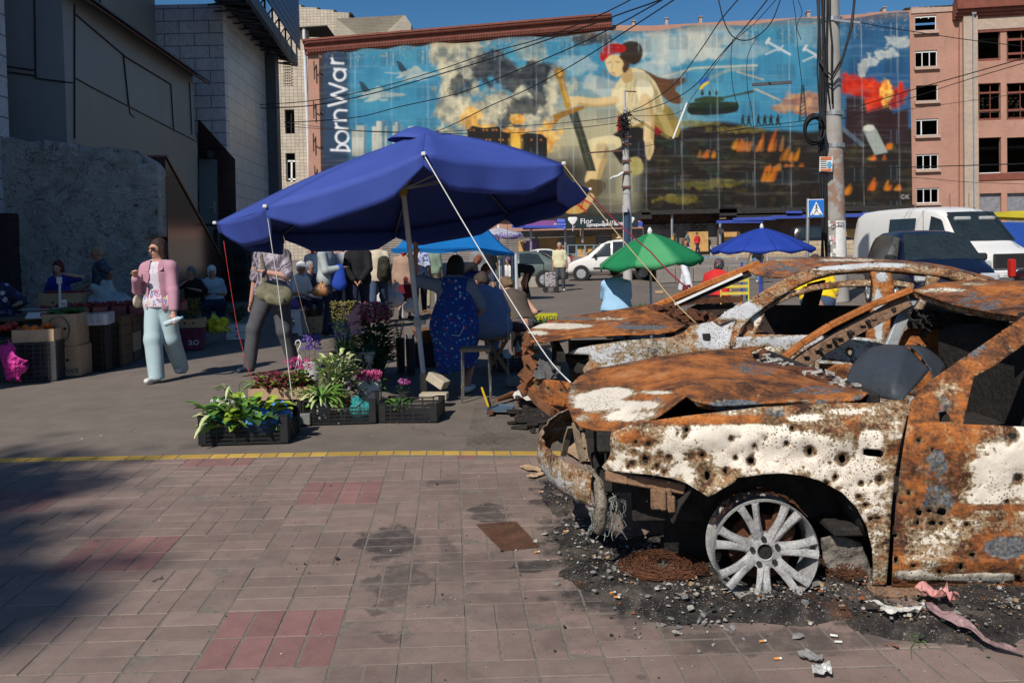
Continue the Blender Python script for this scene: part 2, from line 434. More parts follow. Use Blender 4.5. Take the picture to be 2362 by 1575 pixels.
M_DARKIN=mat('dark_interior', (.03, .027, .025), .95, var=.4, scale=.5, bump=0)
M_DKRED=mat('dark_red_paint', (.19, .06, .04), .8, var=.25, scale=1.5)
M_WHITEF=mat('white_pvc', (.75, .75, .73), .5, var=.08)
M_SILL=mat('sill_cement', (.42, .3, .24), .9)
M_ZINC=mat('zinc_sheet', (.33, .35, .38), .5, .5, var=.2, scale=2)
def zb(mb, u0, v0, u1, v1, off, dep, m=None):
 """box on the facade plane between two photo corners, standing `off` metres proud and `dep` deep"""
 a=fa(u0, v0);b=fa(u1, v1);uu=(a-PA).dot(DX);vv=(b-PA).dot(DX)
 P=[PA+DX*x+NA*o+Vc((0, 0, z))for o in(off, off-dep)for x in(uu, vv)for z in(b.z, a.z)]
 mb.add(P, [(0, 1, 3, 2), (4, 6, 7, 5), (0, 4, 5, 1), (2, 3, 7, 6), (0, 2, 6, 4), (1, 5, 7, 3)], m)
def pane_px(cx0, cy0, cx1, cy1, ox=1800, s=.3444):return(ox+cx0*s, cy0*s, ox+cx1*s, cy1*s)
def fap(name, outline, holes, m, parent, thick=.45, off=0.0):
 """vertical wall on the facade plane; corners given in photo pixels, turned into upright true rectangles of the wall"""
 def pl(u, v):
  p=fa(u, v, off);return((p-PA).dot(DX), p.z)
 ol=[pl(*p)for p in outline];hs=[]
 for(a, b, c, d)in holes:
  x0, z1=pl(a, b);x1, z0=pl(c, d);hs.append([(x0, z0), (x1, z0), (x1, z1), (x0, z1)])
 P, T=trp(ol, hs, 2.5)
 V=[PA+NA*off+DX*x+Vc((0, 0, z))for x, z in P]
 o=mo(name, V, T, m, parent, smooth=False, solid=thick, offset=-1)
 return o, hs
bannerb=thing('apartment_building', 'long pink brick six storey block with blown out windows, behind the printed banner', 'building')
mb_=[PA+DX*(x)for x in(-56, 22)]
win=[pane_px(*w_)for w_ in[(900, 108, 1046, 212), (903, 343, 1052, 452), (907, 575, 1056, 680), (908, 800, 1058, 910), (910, 1035, 1060, 1138), (912, 1262, 1062, 1362)]]
wallo, hs=fap('wall', [(2000, 590), (2000, 30), (2140, 22), (2214, 16), (2214, 600)], win, M_BRK, bannerb)
fap('wall', [(711, 470), (711, 112), (1400, 58), (1500, 60), (2010, 32), (2010, 592), (1100, 600), (711, 600)], [], M_BRK, bannerb, off=-.02)
big=[pane_px(*w_)for w_ in[(1320, 190, 1475, 405), (1515, 190, 1690, 405), (1325, 562, 1478, 803), (1515, 560, 1690, 798), (1328, 925, 1480, 1165), (1518, 923, 1692, 1163), (1335, 1297, 1482, 1500), (1520, 1295, 1694, 1500)]]
fap('wall', [(2214, 600), (2214, 24), (2560, 10), (2560, 600)], big, M_BRK, bannerb, off=.35)
mb=MB();zb(mb, 2215, 32, 2251, 600, .75, .4);mb.build('pier', M_PIER, bannerb)
mb=MB();zb(mb, 2215, 30, 2560, 56, .5, .12);mb.build('frieze', M_PIER, bannerb)
mb=MB()
for k, (v0, v1, o_)in enumerate([(3, 9, 1.3), (9, 16, 1.05), (16, 23, .8), (23, 28, .62)]):zb(mb, 2196, v0, 2562, v1, o_, .9)
mb.build('cornice', M_DKRED, bannerb)
mb=MB();zb(mb, 2234, 36, 2239.5, 480, .93, .15);zb(mb, 2232, 20, 2242, 40, 1.0, .3);mb.build('downpipe', M_ZINC, bannerb)
mb=MB()
a=PA+DX*.2-NA*6;b=PA+DX*21-NA*6
for z in(0, 3.1, 6.3, 9.5, 12.7, 15.9, 19.1, 22.2):
 q=[a+Vc((0, 0, z)), b+Vc((0, 0, z)), b+NA*5.3+Vc((0, 0, z)), a+NA*5.3+Vc((0, 0, z))]
 mb.prism(q, (0, 0, .18))
mb.prism([a, b, b-NA*.2, a-NA*.2], (0, 0, 22));mb.build('floor_slabs', M_DARKIN, bannerb)
rs=random.Random(2)
for k, (u0, v0, u1, v1)in enumerate(win):
 mb=MB();w_=1.6
 zb(mb, u0-.2, v0-.2, u0+w_, v1+.2, -.1, .12);zb(mb, u1-w_, v0, u1+.2, v1, -.1, .12)
 if k!=2:zb(mb, u0+w_, v0, u1-w_, v0+w_, -.1, .12)
 zb(mb, u0+w_, v1-w_, u1-w_, v1, -.1, .12)
 if k in(1, 4, 5):
  for f_ in(.31, .64):zb(mb, u0+(u1-u0)*f_, v0+w_, u0+(u1-u0)*f_+1.8, v1-w_, -.1, .1)
 if k==3:zb(mb, u0+12, v0+w_, u0+14.5, v1-w_, -.1, .1)
 if k==0:
  for f_ in(.28, .64):zb(mb, u0+(u1-u0)*f_, v0+w_, u0+(u1-u0)*f_+1.3, v0+6, -.1, .1)
 f=mb.build('window', M_WHITEF, bannerb)
 mb=MB();zb(mb, u0-3, v1+.3, u1+3, v1+4.5, .28, .5);mb.build('sill', M_SILL, f)
for k, (u0, v0, u1, v1)in enumerate(big):
 mb=MB();w_=1.8
 mm=M_DKRED if k not in(4, 5)else M_WHITEF
 for f_ in((0, .5, 1)if k in(2, 3)else((0, .55)if k==1 else(1, ))):
  zb(mb, u0+(u1-u0-w_)*f_, v0, u0+(u1-u0-w_)*f_+w_, v1, .12, .1)
 for f_ in((.25, .75, 1)if k in(2, 3)else((.35, .8, 1)if k==1 else(1, ))):
  zb(mb, u0, v0+(v1-v0-w_)*f_, u1, v0+(v1-v0-w_)*f_+w_*1.1, .14, .05)
 f=mb.build('window', mm, bannerb)
 mb=MB()
 if k>=6:zb(mb, u0, v0, u1, v1, .05, .05);mb.build('shutter', mat('scratched_sheet', (.22, .22, .24), .6, .2, var=.35, scale=3), f)
 else:
  if k in(2, 3):
   for q in range(46):
    x=rs.uniform(u0+2, u1-5);y=v0+(v1-v0)*(.3+.09*rs.randint(0, 7));zb(mb, x, y, x+rs.uniform(1.5, 4), y+rs.uniform(2, 5), -1.6, .3)
   mb.build('shelf_clutter', mat('clutter_cream', (.4, .3, .18), .8, var=.6, scale=9), f)
  elif k==0:zb(mb, u0+4, v1-14, u0+18, v1-1, -2, 1);zb(mb, u0+2, v1-24, u0+9, v1-14, -2, 1);mb.build('broken_cabinet', M_WHITEF, f)
for(v0, v1)in((56.5, 62), (402, 408)):
 mb=MB();zb(mb, 2252, v0, 2560, v1, .45, .09);mb.build('string_course', M_DKRED, bannerb)
mb=MB();zb(mb, 2101, 22, 2196, 27, .1, 1.0)
for q in range(16):zb(mb, 2103+q*5.4, 18-rs.random()*2, 2106.5+q*5.4, 23, .0, .5)
mb.build('roof_edge', M_SILL, bannerb)
for(u, v)in((1461, 40), (1539, 34), (1619, 30), (1873, 17), (2051, 8)):mb=MB();zb(mb, u-3.6, v, u+3.6, v+34, -1.4, 1.0);zb(mb, u-4.6, v-1.2, u+4.6, v, -1.3, 1.2);mb.build('chimney', M_PIER, bannerb)
mb=MB()
c0=fa(712, 115);c1=fa(1412, 56)
L=(c1-c0).length;zt=c0.z
for(dz0, dz1, o_)in((-.1, .35, .55), (.35, .62, .8), (-.55, -.1, .35), (.62, .8, 1.0)):
 a=PA+DX*((c0-PA).dot(DX)-.3);b=PA+DX*((c1-PA).dot(DX))
 P=[p+NA*o for o in(o_, -.6)for p in(a, b)]
 z0=c0.z;z1=c1.z
 mb.add([P[0]+Vc((0, 0, z0+dz0)), P[0]+Vc((0, 0, z0+dz1)), P[1]+Vc((0, 0, z1+dz0)), P[1]+Vc((0, 0, z1+dz1)), P[2]+Vc((0, 0, z0+dz0)), P[2]+Vc((0, 0, z0+dz1)), P[3]+Vc((0, 0, z1+dz0)), P[3]+Vc((0, 0, z1+dz1))], [(0, 1, 3, 2), (4, 6, 7, 5), (0, 4, 5, 1), (2, 3, 7, 6), (0, 2, 6, 4), (1, 5, 7, 3)])
mb.build('cornice', M_DKRED, bannerb)
mb=MB()
for q in range(190):
 a=PA+DX*((c0-PA).dot(DX)+.1+q*L/190)+NA*.42;z=c0.z+(c1.z-c0.z)*q/190-.46
 mb.box(a+Vc((0, 0, z+.2)), (.09, .26, .3), rz=RA)
for q in range(190):
 a=PA+DX*((c0-PA).dot(DX)+.1+q*L/190)+NA*.85;z=c0.z+(c1.z-c0.z)*q/190
 mb.box(a+Vc((0, 0, z+.5)), (.09, .16, .18), rz=RA)
mb.build('dentils', M_DKRED, bannerb)
CS=.5
class Canvas:
 def __init__(s, u0, v0, u1, v1, sc=CS):
  s.u0, s.v0, s.sc=u0, v0, sc;s.w=int((u1-u0)*sc);s.h=int((v1-v0)*sc)
  s.X, s.Y=np.meshgrid(np.arange(s.w)/sc+u0, np.arange(s.h)/sc+v0);s.I=np.zeros((s.h, s.w, 3))
 def put(s, m, col):s.I=s.I*(1-m[..., None])+np.array(col)*m[..., None]
 def dist_poly(s, pts):
  P=np.stack([s.X.ravel(), s.Y.ravel()], 1);ins=inside(P, pts).reshape(s.X.shape);d=np.full(s.X.shape, 1e9);n=len(pts)
  for i in range(n):d=np.minimum(d, s.seg(pts[i], pts[(i+1)%n]))
  return np.where(ins, d, -d)
 def seg(s, a, b):
  ax, ay=a;bx, by=b;dx, dy=bx-ax, by-ay;L=dx*dx+dy*dy+1e-9
  t=np.clip(((s.X-ax)*dx+(s.Y-ay)*dy)/L, 0, 1)
  return np.hypot(s.X-ax-t*dx, s.Y-ay-t*dy)
 def poly(s, pts, col, soft=1.2, a=1.0, sm=0):
  if sm:pts=smooth_poly(pts, sm)
  s.put(sst(s.dist_poly(pts), -soft, soft)*a, col)
 def line(s, pts, w, col, a=1.0, soft=1.0):
  d=np.full(s.X.shape, 1e9)
  for i in range(len(pts)-1):d=np.minimum(d, s.seg(pts[i], pts[i+1]))
  s.put(sst(-d, -w-soft, -w+soft)*a, col)
 def ell(s, c, r, col, a=1.0, soft=.12):
  d=np.hypot((s.X-c[0])/r[0], (s.Y-c[1])/r[1]);s.put(sst(-d, -1-soft, -1+soft)*a, col)
 def cloud(s, c, r, cols, a=1.0, sc=.03, seed=1, edge=.35):
  n=vn(s.X*sc, s.Y*sc, seed, 5, .6);n2=vn(s.X*sc*1.7+5, s.Y*sc*1.7, seed+9, 4)
  d=1-np.hypot((s.X-c[0])/r[0], (s.Y-c[1])/r[1]);m=sst(d+(n-.5)*1.5, 0, edge)*a
  t=np.clip((n2-.3)/.4, 0, 1)[..., None];k=np.array(cols[0])*(1-t)+np.array(cols[1])*t
  s.I=s.I*(1-m[..., None])+k*m[..., None]
 def letter(s, strokes, o, ux, uy, w, col):
  for st in strokes:s.line([(o[0]+ux[0]*x+uy[0]*y, o[1]+ux[1]*x+uy[1]*y)for x, y in st], w, col)
 def sample(s, u, v):
  x=np.clip((u-s.u0)*s.sc, 0, s.w-1.001);y=np.clip((v-s.v0)*s.sc, 0, s.h-1.001);i=x.astype(int);j=y.astype(int);fx=(x-i)[:, None];fy=(y-j)[:, None]
  i1=np.minimum(i+1, s.w-1);j1=np.minimum(j+1, s.h-1)
  return(s.I[j, i]*(1-fx)+s.I[j, i1]*fx)*(1-fy)+(s.I[j1, i]*(1-fx)+s.I[j1, i1]*fx)*fy
def arc(cx, cy, r, a0, a1, n=12, ry=None):return[(cx+r*math.cos(R(a0+(a1-a0)*i/n)), cy+(ry or r)*math.sin(R(a0+(a1-a0)*i/n)))for i in range(n+1)]
def paint_banner():
 c=Canvas(725, 20, 2110, 520);X, Y=c.X, c.Y
 sky1=np.array((.10, .28, .42));sky2=np.array((.17, .42, .52));n=vn(X*.012, Y*.018, 3)
 c.I[:]=sky1*(1-n[..., None])+sky2*n[..., None]
 m=sst(X, 1080, 1300)*sst(-X, -1700, -1420)*sst(Y, 150, 300);c.put(m*.8, (.62, .52, .33))
 c.put(sst(X, 1840, 2000)*.75, (.05, .12, .25))
 for(u, v, a_, b_, k, sd)in[(1560, 110, 120, 40, .8, 5), (1620, 80, 90, 28, .6, 6), (1520, 170, 70, 30, .6, 8), (1700, 110, 90, 30, .35, 9), (1400, 200, 60, 30, .7, 2), (1880, 80, 60, 25, .3, 3), (1340, 150, 60, 30, .5, 14)]:
  c.cloud((u, v), (a_, b_), ((.50, .56, .55), (.68, .66, .58)), k, .025, sd)
 for(u, v, a_, b_, k, sd)in[(1060, 130, 70, 60, .95, 21), (1040, 230, 60, 80, .95, 22), (1110, 260, 100, 70, 1, 23), (1200, 280, 110, 60, 1, 24), (1250, 200, 80, 60, .9, 25), (1150, 330, 150, 50, .9, 26), (1230, 120, 50, 30, .5, 20)]:
  c.cloud((u, v), (a_, b_), ((.30, .31, .28), (.74, .68, .52)), k, .03, sd)
 for(u, v, a_, b_, k, sd)in[(1130, 150, 55, 45, .95, 31), (1180, 180, 50, 40, .95, 32), (1240, 170, 38, 40, .95, 33), (1210, 250, 45, 25, .8, 34), (1180, 290, 40, 35, .8, 35), (1060, 195, 30, 30, .8, 36), (1365, 90, 50, 18, .9, 37), (1240, 215, 25, 40, .8, 38)]:
  c.cloud((u, v), (a_, b_), ((.035, .045, .06), (.13, .14, .15)), k, .04, sd)
 for(u, v, a_, b_)in[(1085, 275, 28, 26), (1190, 320, 35, 30), (1265, 320, 30, 40), (1110, 300, 40, 15), (1195, 275, 20, 12)]:c.cloud((u, v), (a_, b_), ((.75, .38, .08), (.9, .68, .3)), .8, .05, int(u))
 for(x0, y0, x1)in[(812, 300, 835), (822, 290, 846), (858, 292, 898), (868, 280, 888), (906, 290, 930), (911, 282, 924), (942, 292, 962), (962, 302, 985)]:
  c.poly([(x0, 360), (x0, y0), (x1, y0), (x1, 360)], (.62, .62, .55), .8);c.poly([(x1-7, 360), (x1-7, y0), (x1, y0), (x1, 360)], (.22, .33, .4), .8)
  g=((np.floor((X-x0)/2.6)%2==0)&(np.floor((Y-y0)/3.2)%2==0)&(X>x0+1)&(X<x1-8)&(Y>y0+2));c.put(g*.55, (.25, .33, .38))
 for pts in([(1000, 312), (1005, 305), (1040, 308), (1060, 320), (1060, 370), (1000, 370)], [(1078, 300), (1090, 290), (1115, 296), (1150, 292), (1160, 305), (1178, 308), (1180, 350), (1080, 350)], [(1200, 312), (1215, 306), (1250, 310), (1262, 320), (1262, 370), (1200, 370)]):
  c.poly(pts, (.045, .038, .035), 1.2)
 for q in range(26):
  u=1085+(q*37)%170;v=300+(q*23)%46;c.ell((u, v), (2.2, 2.6), (.7, .35, .12), .7)
 c.ell((1190, 332), (13, 22), (.85, .62, .2), .8, .7)
 for(ox, oy, s_)in[(832, 218, 1.0), (918, 171, 1.0)]:
  f=lambda pts:[(ox+x*s_, oy+y*s_)for x, y in pts]
  c.line(f([(-30, -3), (0, -1)]), 1.3, (.6, .65, .62), .6)
  c.poly(f([(0, -4), (30, -12), (52, -6), (95, -2), (108, 1), (92, 4), (60, 8), (30, 8), (5, 5)]), (.42, .5, .5))
  c.poly(f([(6, 18), (32, 0), (55, 4), (30, 16)]), (.5, .56, .53));c.poly(f([(28, -8), (38, -20), (48, -16), (56, -6)]), (.48, .54, .5))
  c.poly(f([(-4, -30), (6, -28), (22, -8), (8, -4), (2, -10)]), (.06, .12, .16));c.poly(f([(-6, 10), (6, 2), (16, 4), (6, 10)]), (.5, .55, .54));c.poly(f([(40, 12), (60, 10), (66, 13), (50, 16)]), (.55, .6, .57))
 d=sst(Y-(292+18*vn(X*.012, Y*0, 4)-20*np.exp(-((X-1660)/90)**2)), -6, 6)*sst(X, 1440, 1500);c.put(d, (.045, .035, .028))
 d=sst(Y, 330, 400)*sst(-X, -1480, -1300);c.put(d*.95, (.05, .045, .04));c.put(sst(Y, 440, 500)*.6, (.02, .022, .025))
 n=vn(X*.05, Y*.07, 41, 5);c.put(sst(n, .52, .7)*sst(Y, 300, 330)*sst(X, 1400, 1500)*.35, (.16, .13, .06))
 for(u, v, a_, b_)in[(1640, 425, 90, 14), (1700, 300, 90, 9), (1600, 285, 60, 8), (1560, 460, 60, 14)]:c.cloud((u, v), (a_, b_), ((.2, .17, .05), (.36, .3, .11)), .7, .06, int(u))
 for q in range(14):
  u=1525+(q*53)%170;v=330+(q*31)%150
  for k in range(7):c.line([(u, v), (u+22*math.cos(R(k*27-170)), v+16*math.sin(R(k*27-170)))], .7, (.07, .14, .09), .6)
 rr=random.Random(12)
 def flame(u, v, w_, h_, a=.85):
  for k in range(7):
   x=u+rr.uniform(-w_, w_);hh=h_*rr.uniform(.5, 1);lean=rr.uniform(.1, .6)*hh
   c.poly([(x-5, v), (x+lean*.4-4, v-hh*.5), (x+lean, v-hh), (x+lean*.5+4, v-hh*.45), (x+6, v)], (rr.uniform(.5, .8), rr.uniform(.2, .36), .08), 2.5, a*.6, 1)
 for(u, v, w_, h_)in[(1628, 365, 20, 30), (1730, 350, 30, 38), (1775, 350, 30, 60), (1812, 372, 25, 40), (1770, 420, 14, 50), (1785, 395, 30, 20), (1700, 345, 18, 30), (2030, 440, 30, 38), (1945, 450, 12, 30), (2060, 440, 14, 20), (1820, 385, 30, 14), (2048, 345, 12, 24), (2020, 370, 20, 16)]:flame(u, v, w_, h_)
 c.cloud((1850, 240), (70, 30), ((.45, .2, .12), (.75, .45, .22)), .8, .04, 51);c.cloud((2020, 215), (80, 45), ((.45, .04, .03), (.78, .13, .05)), .95, .03, 52);c.cloud((1960, 195), (30, 30), ((.5, .06, .05), (.7, .12, .08)), .9, .04, 53)
 c.cloud((2045, 220), (16, 35), ((.85, .35, .1), (.95, .75, .3)), .9, .08, 54)
 c.poly([(1950, 290), (1952, 225), (1990, 222), (2000, 260), (2050, 245), (2060, 262), (2095, 250), (2095, 330), (1950, 330)], (.07, .035, .04), 4)
 for(u, v, a_, b_)in[(1990, 160, 12, 28), (2010, 145, 22, 14), (2040, 125, 35, 14), (2070, 100, 35, 16)]:c.cloud((u, v), (a_, b_), ((.5, .55, .55), (.72, .70, .62)), .75, .07, int(u))
 c.line([(1844, 280), (1850, 198)], 1.6, (.03, .05, .07));c.line([(1860, 280), (1853, 198)], 1.6, (.03, .05, .07))
 for k in range(9):c.line([(1846+k*.4, 275-k*9), (1859-k*.6, 268-k*9)], .9, (.03, .05, .07))
 c.line([(1530, 178), (1600, 158), (1660, 155), (1745, 152)], 2.2, (.75, .66, .5), .75, 2.5);c.line([(1640, 180), (1680, 162), (1740, 160)], 3, (.62, .55, .42), .5, 3)
 c.line([(1700, 166), (1760, 184)], 1.5, (.75, .6, .4), .8, 2);c.line([(1742, 206), (1800, 232)], 1.5, (.8, .6, .4), .8, 2)
 for(ox, oy)in[(1792, 116), (1878, 132)]:
  c.line([(ox-20, oy-18), (ox+30, oy+10)], 2.6, (.6, .65, .66));c.line([(ox-26, oy+10), (ox+6, oy-4)], 2, (.55, .6, .62));c.line([(ox+4, oy+2), (ox+14, oy-10)], 1.6, (.6, .62, .62));c.line([(ox-24, oy-16), (ox-18, oy-26)], 3, (.66, .68, .66))
 g1=(.045, .075, .045)
 c.poly([(1583, 258), (1588, 244), (1700, 236), (1706, 246), (1698, 262), (1600, 268)], (.03, .04, .03), 1.2, 1, 1);c.poly([(1584, 248), (1590, 238), (1640, 234), (1702, 236), (1704, 244), (1650, 250)], g1)
 c.poly([(1600, 236), (1604, 228), (1630, 222), (1665, 224), (1672, 232), (1650, 237)], (.07, .11, .06));c.line([(1668, 226), (1735, 212)], 2.2, (.09, .13, .08));c.line([(1720, 215), (1737, 211)], 3, (.08, .11, .07))
 for x in(1620, 1637, 1653):c.ell((x, 216), (3.4, 5), (.05, .06, .04));c.ell((x, 209), (2, 2.4), (.1, .08, .06))
 c.line([(1631, 178), (1645, 214)], .8, (.25, .2, .12));c.poly([(1611, 197), (1614, 184), (1631, 177), (1636, 186), (1622, 193), (1618, 200)], (.08, .22, .55), .8);c.poly([(1612, 206), (1615, 198), (1636, 186), (1635, 192), (1624, 200), (1618, 207)], (.75, .6, .1), .8)
 for k, x in enumerate((1713, 1727, 1749, 1764, 1778, 1794)):
  c.ell((x, 277), (4, 8), (.04, .05, .03));c.ell((x+1, 267), (2.2, 2.6), (.05, .05, .04));c.line([(x, 280), (x-4, 290)], 1.5, (.04, .05, .03));c.line([(x+1, 280), (x+5, 290)], 1.5, (.04, .05, .03));c.line([(x, 272), (x+9, 270)], .8, (.03, .03, .03))
 for k, x in enumerate((1636, 1650, 1664, 1628, 1646)):c.ell((x, 455+(k%2)*10), (6, 12), (.035, .04, .03));c.ell((x, 440+(k%2)*10), (3.6, 4), (.06, .065, .04))
 c.line([(1935, 290), (1990, 335)], 5, (.2, .25, .28), .8);c.poly([(1990, 300), (2000, 288), (2014, 288), (2022, 300), (2048, 352), (2018, 358)], (.42, .45, .42), 1.5);c.ell((2004, 296), (13, 7), (.62, .62, .56))
 skin=(.72, .58, .36);skd=(.42, .31, .16);lin=(.7, .62, .43);lind=(.38, .32, .19)
 c.poly([(1455, 160), (1480, 158), (1530, 185), (1580, 178), (1582, 190), (1552, 205), (1575, 225), (1572, 242), (1545, 238), (1520, 215), (1490, 200)], (.2, .11, .06), 1.6, 1, 1)
 c.poly([(1420, 245), (1445, 215), (1530, 235), (1560, 265), (1572, 300), (1560, 322), (1530, 318), (1500, 290), (1440, 300)], (.38, .3, .12), 1.6, 1, 1)
 c.poly([(1510, 250), (1535, 262), (1556, 312), (1540, 320)], (.56, .46, .24), 2, .8);c.poly([(1424, 270), (1440, 262), (1450, 300), (1440, 318), (1424, 305)], (.42, .05, .05), 1.4);c.poly([(1475, 270), (1490, 272), (1530, 306), (1515, 312)], (.4, .05, .06), 1.4)
 c.poly([(1418, 300), (1490, 290), (1500, 330), (1490, 380), (1440, 390), (1405, 340)], (.035, .03, .028), 2, 1, 1)
 c.poly([(1350, 325), (1385, 315), (1425, 312), (1440, 335), (1410, 350), (1370, 365), (1350, 348)], (.74, .66, .46), 1.5, 1, 1);c.line([(1388, 345), (1374, 390), (1366, 415)], 17, skin, 1, 2);c.line([(1400, 345), (1386, 390), (1380, 415)], 5, skd, .7, 4)
 c.poly([(1352, 412), (1392, 416), (1400, 430), (1380, 455), (1362, 470), (1345, 450)], (.2, .15, .08), 1.6, 1, 1);c.line([(1362, 455), (1345, 478), (1330, 484)], 9, skin, .9, 2)
 c.poly([(1293, 482), (1305, 476), (1335, 474), (1350, 462), (1362, 474), (1345, 492), (1312, 495)], (.6, .42, .18), 1.2, 1, 1);c.line([(1340, 456), (1362, 470)], 2, (.5, .06, .07));c.line([(1330, 470), (1352, 488)], 2, (.5, .06, .07));c.line([(1350, 450), (1340, 482)], 1.6, (.5, .06, .07))
 c.poly([(1440, 165), (1460, 155), (1490, 165), (1520, 200), (1536, 262), (1500, 265), (1470, 290), (1440, 290), (1430, 260), (1412, 235), (1408, 212), (1420, 198)], lin, 1.4, 1, 1)
 for q in range(9):c.line([(1450+q*8, 175+q*4), (1440+q*9, 225+q*5)], 1.2, lind, .45, 2)
 c.poly([(1500, 185), (1520, 215), (1530, 260), (1515, 262)], lind, 4, .7)
 c.poly([(1410, 212), (1440, 200), (1450, 215), (1448, 240), (1415, 248)], (.78, .7, .5), 1.4, 1, 1);c.line([(1418, 232), (1370, 238), (1330, 232)], 10, skin, 1, 1.5);c.line([(1418, 241), (1370, 246), (1335, 240)], 3, skd, .6, 3)
 c.poly([(1298, 226), (1325, 222), (1335, 232), (1332, 246), (1306, 248)], skin, 1.3, 1, 1)
 for k in range(3):c.line([(1300, 230+k*5), (1320, 232+k*5)], .7, skd, .8)
 c.poly([(1470, 180), (1500, 190), (1510, 215), (1500, 230), (1478, 236), (1466, 215)], (.8, .74, .56), 1.4, 1, 1);c.line([(1488, 228), (1498, 270), (1496, 320)], 12, skin, 1, 1.6);c.line([(1499, 232), (1507, 272), (1504, 320)], 4, skd, .6, 3)
 c.poly([(1486, 318), (1506, 320), (1510, 345), (1498, 372), (1490, 365)], skin, 1.4, 1, 1);c.line([(1498, 345), (1494, 368)], .8, skd, .7)
 c.poly([(1312, 262), (1332, 256), (1356, 330), (1375, 395), (1352, 395), (1332, 320)], (.09, .1, .07), 1.2);c.line([(1325, 262), (1362, 390)], .8, (.25, .26, .18), .7);c.poly([(1275, 266), (1300, 256), (1345, 244), (1350, 250), (1322, 262), (1295, 272), (1280, 288)], (.42, .24, .07), 1.2)
 c.line([(1291, 176), (1310, 245)], 7, (.5, .33, .1));c.line([(1294, 178), (1310, 235)], 2, (.68, .5, .22), .8);c.ell((1291, 170), (13, 14), (.38, .24, .08));c.ell((1291, 170), (6, 7), (.6, .42, .18))
 c.poly([(1430, 160), (1455, 150), (1462, 185), (1442, 195), (1432, 180)], (.55, .42, .24), 1.5, 1, 1);c.poly([(1394, 138), (1404, 128), (1430, 126), (1444, 142), (1440, 165), (1426, 180), (1410, 174), (1400, 160)], skin, 1.3, 1, 1)
 c.poly([(1424, 128), (1450, 126), (1454, 155), (1440, 172), (1434, 160), (1440, 145)], (.12, .07, .04), 2, 1, 1);c.poly([(1424, 112), (1446, 94), (1476, 98), (1484, 120), (1478, 142), (1462, 152), (1446, 142), (1432, 130)], (.07, .045, .03), 1.6, 1, 1)
 c.poly([(1382, 128), (1390, 112), (1404, 102), (1426, 100), (1446, 108), (1440, 122), (1412, 124), (1394, 140), (1388, 145)], (.48, .05, .05), 1.3, 1, 1);c.line([(1402, 146), (1410, 143)], .9, (.15, .1, .06), .9);c.line([(1420, 143), (1430, 144)], .9, (.15, .1, .06), .9);c.line([(1413, 148), (1410, 160)], .8, skd, .8);c.line([(1409, 168), (1418, 169)], 1, (.5, .15, .1), .9)
 c.poly([(1392, 160), (1398, 166), (1400, 172), (1393, 168)], (.3, .18, .08), 1)
 c.poly([(1448, 365), (1475, 360), (1486, 385), (1478, 405), (1450, 402)], (.45, .4, .2), 1.6, 1, 1)
 c.put(sst(-X, -815, -795)*.85, (.055, .075, .13));c.put(sst(-X, -752, -740)*.8, (.12, .07, .06))
 wht=(.8, .8, .82);ux=(.05, -1);uy=(-1, -.04)
 def Lt(st, base, k=27):c.letter(st, base, (ux[0]*k, ux[1]*k), (uy[0]*k, uy[1]*k), 2.6, wht)
 Lt([[(0, 0), (0, 1)], [(0, .55), (.1, .9), (.4, 1)]], (792, 147));Lt([arc(.5, .5, .5, 0, 360, 18), [(1, 0), (1, 1)]], (796, 187), 26)
 Lt([[(0, 1.5), (.45, 0), (.95, 1.3), (1.45, 0), (1.9, 1.5)]], (798, 246), 27);Lt([[(0, 0), (0, 1)], arc(.42, .58, .42, 180, 0, 10), [(.84, .55), (.84, 0)]], (798, 278), 27)
 Lt([[(0, 0), (0, 1)], [(0, .55), (.12, .9), (.42, 1)]], (801, 297));Lt([arc(.5, .5, .5, 0, 360, 18)], (803, 332), 29);Lt([[(.15, -.1), (.15, 1.5)], arc(.15, .5, .5, 90, -90, 10)], (804, 352), 27)
 c.line(arc(2083, 454, 4, 300, 20, 8), .8, (.6, .6, .6));c.line([(2090, 450), (2090, 458)], .8, (.6, .6, .6));c.line([(2096, 450), (2091, 454), (2096, 458)], .8, (.6, .6, .6))
 for k in range(16):
  u=795+k*83
  for r_ in range(6):
   v=(128-(u-735)*.058)+r_*79*(1+(u-735)*.00003)
   m=sst(np.minimum.reduce([X-u, u+44-X, Y-v, v+34-Y]), -.8, .8);c.put(m*.2, (.02, .07, .12))
   for f_ in(.33, .66):c.line([(u+44*f_, v+1), (u+44*f_, v+33)], .8, (.6, .65, .66), .22 if r_ else.5)
 c.put(sst(-(Y-(110-(X-735)*.058)), -22, -2)*.45, (.32, .22, .16));sn=vn(X*.3, Y*.3, 77, 3);c.put((sn>.72)*sst(-(Y-(130-(X-735)*.058)), -40, 0)*.6, (.6, .48, .32))
 for k in range(17):
  u=735+k*83.5;c.line([(u-2, 20), (u+6, 520)], .7, (.7, .72, .7), .38)
 c.put(sst(vn(X*.01, Y*.2, 5), .55, .75)*.08, (.8, .8, .8))
 c.I=np.clip(c.I*.92, 0, 1)**1.42*.98;g_=c.I.mean(2, keepdims=True);c.I=np.clip(g_+(c.I-g_)*1.1, 0, 1)
 return c
cv=paint_banner()
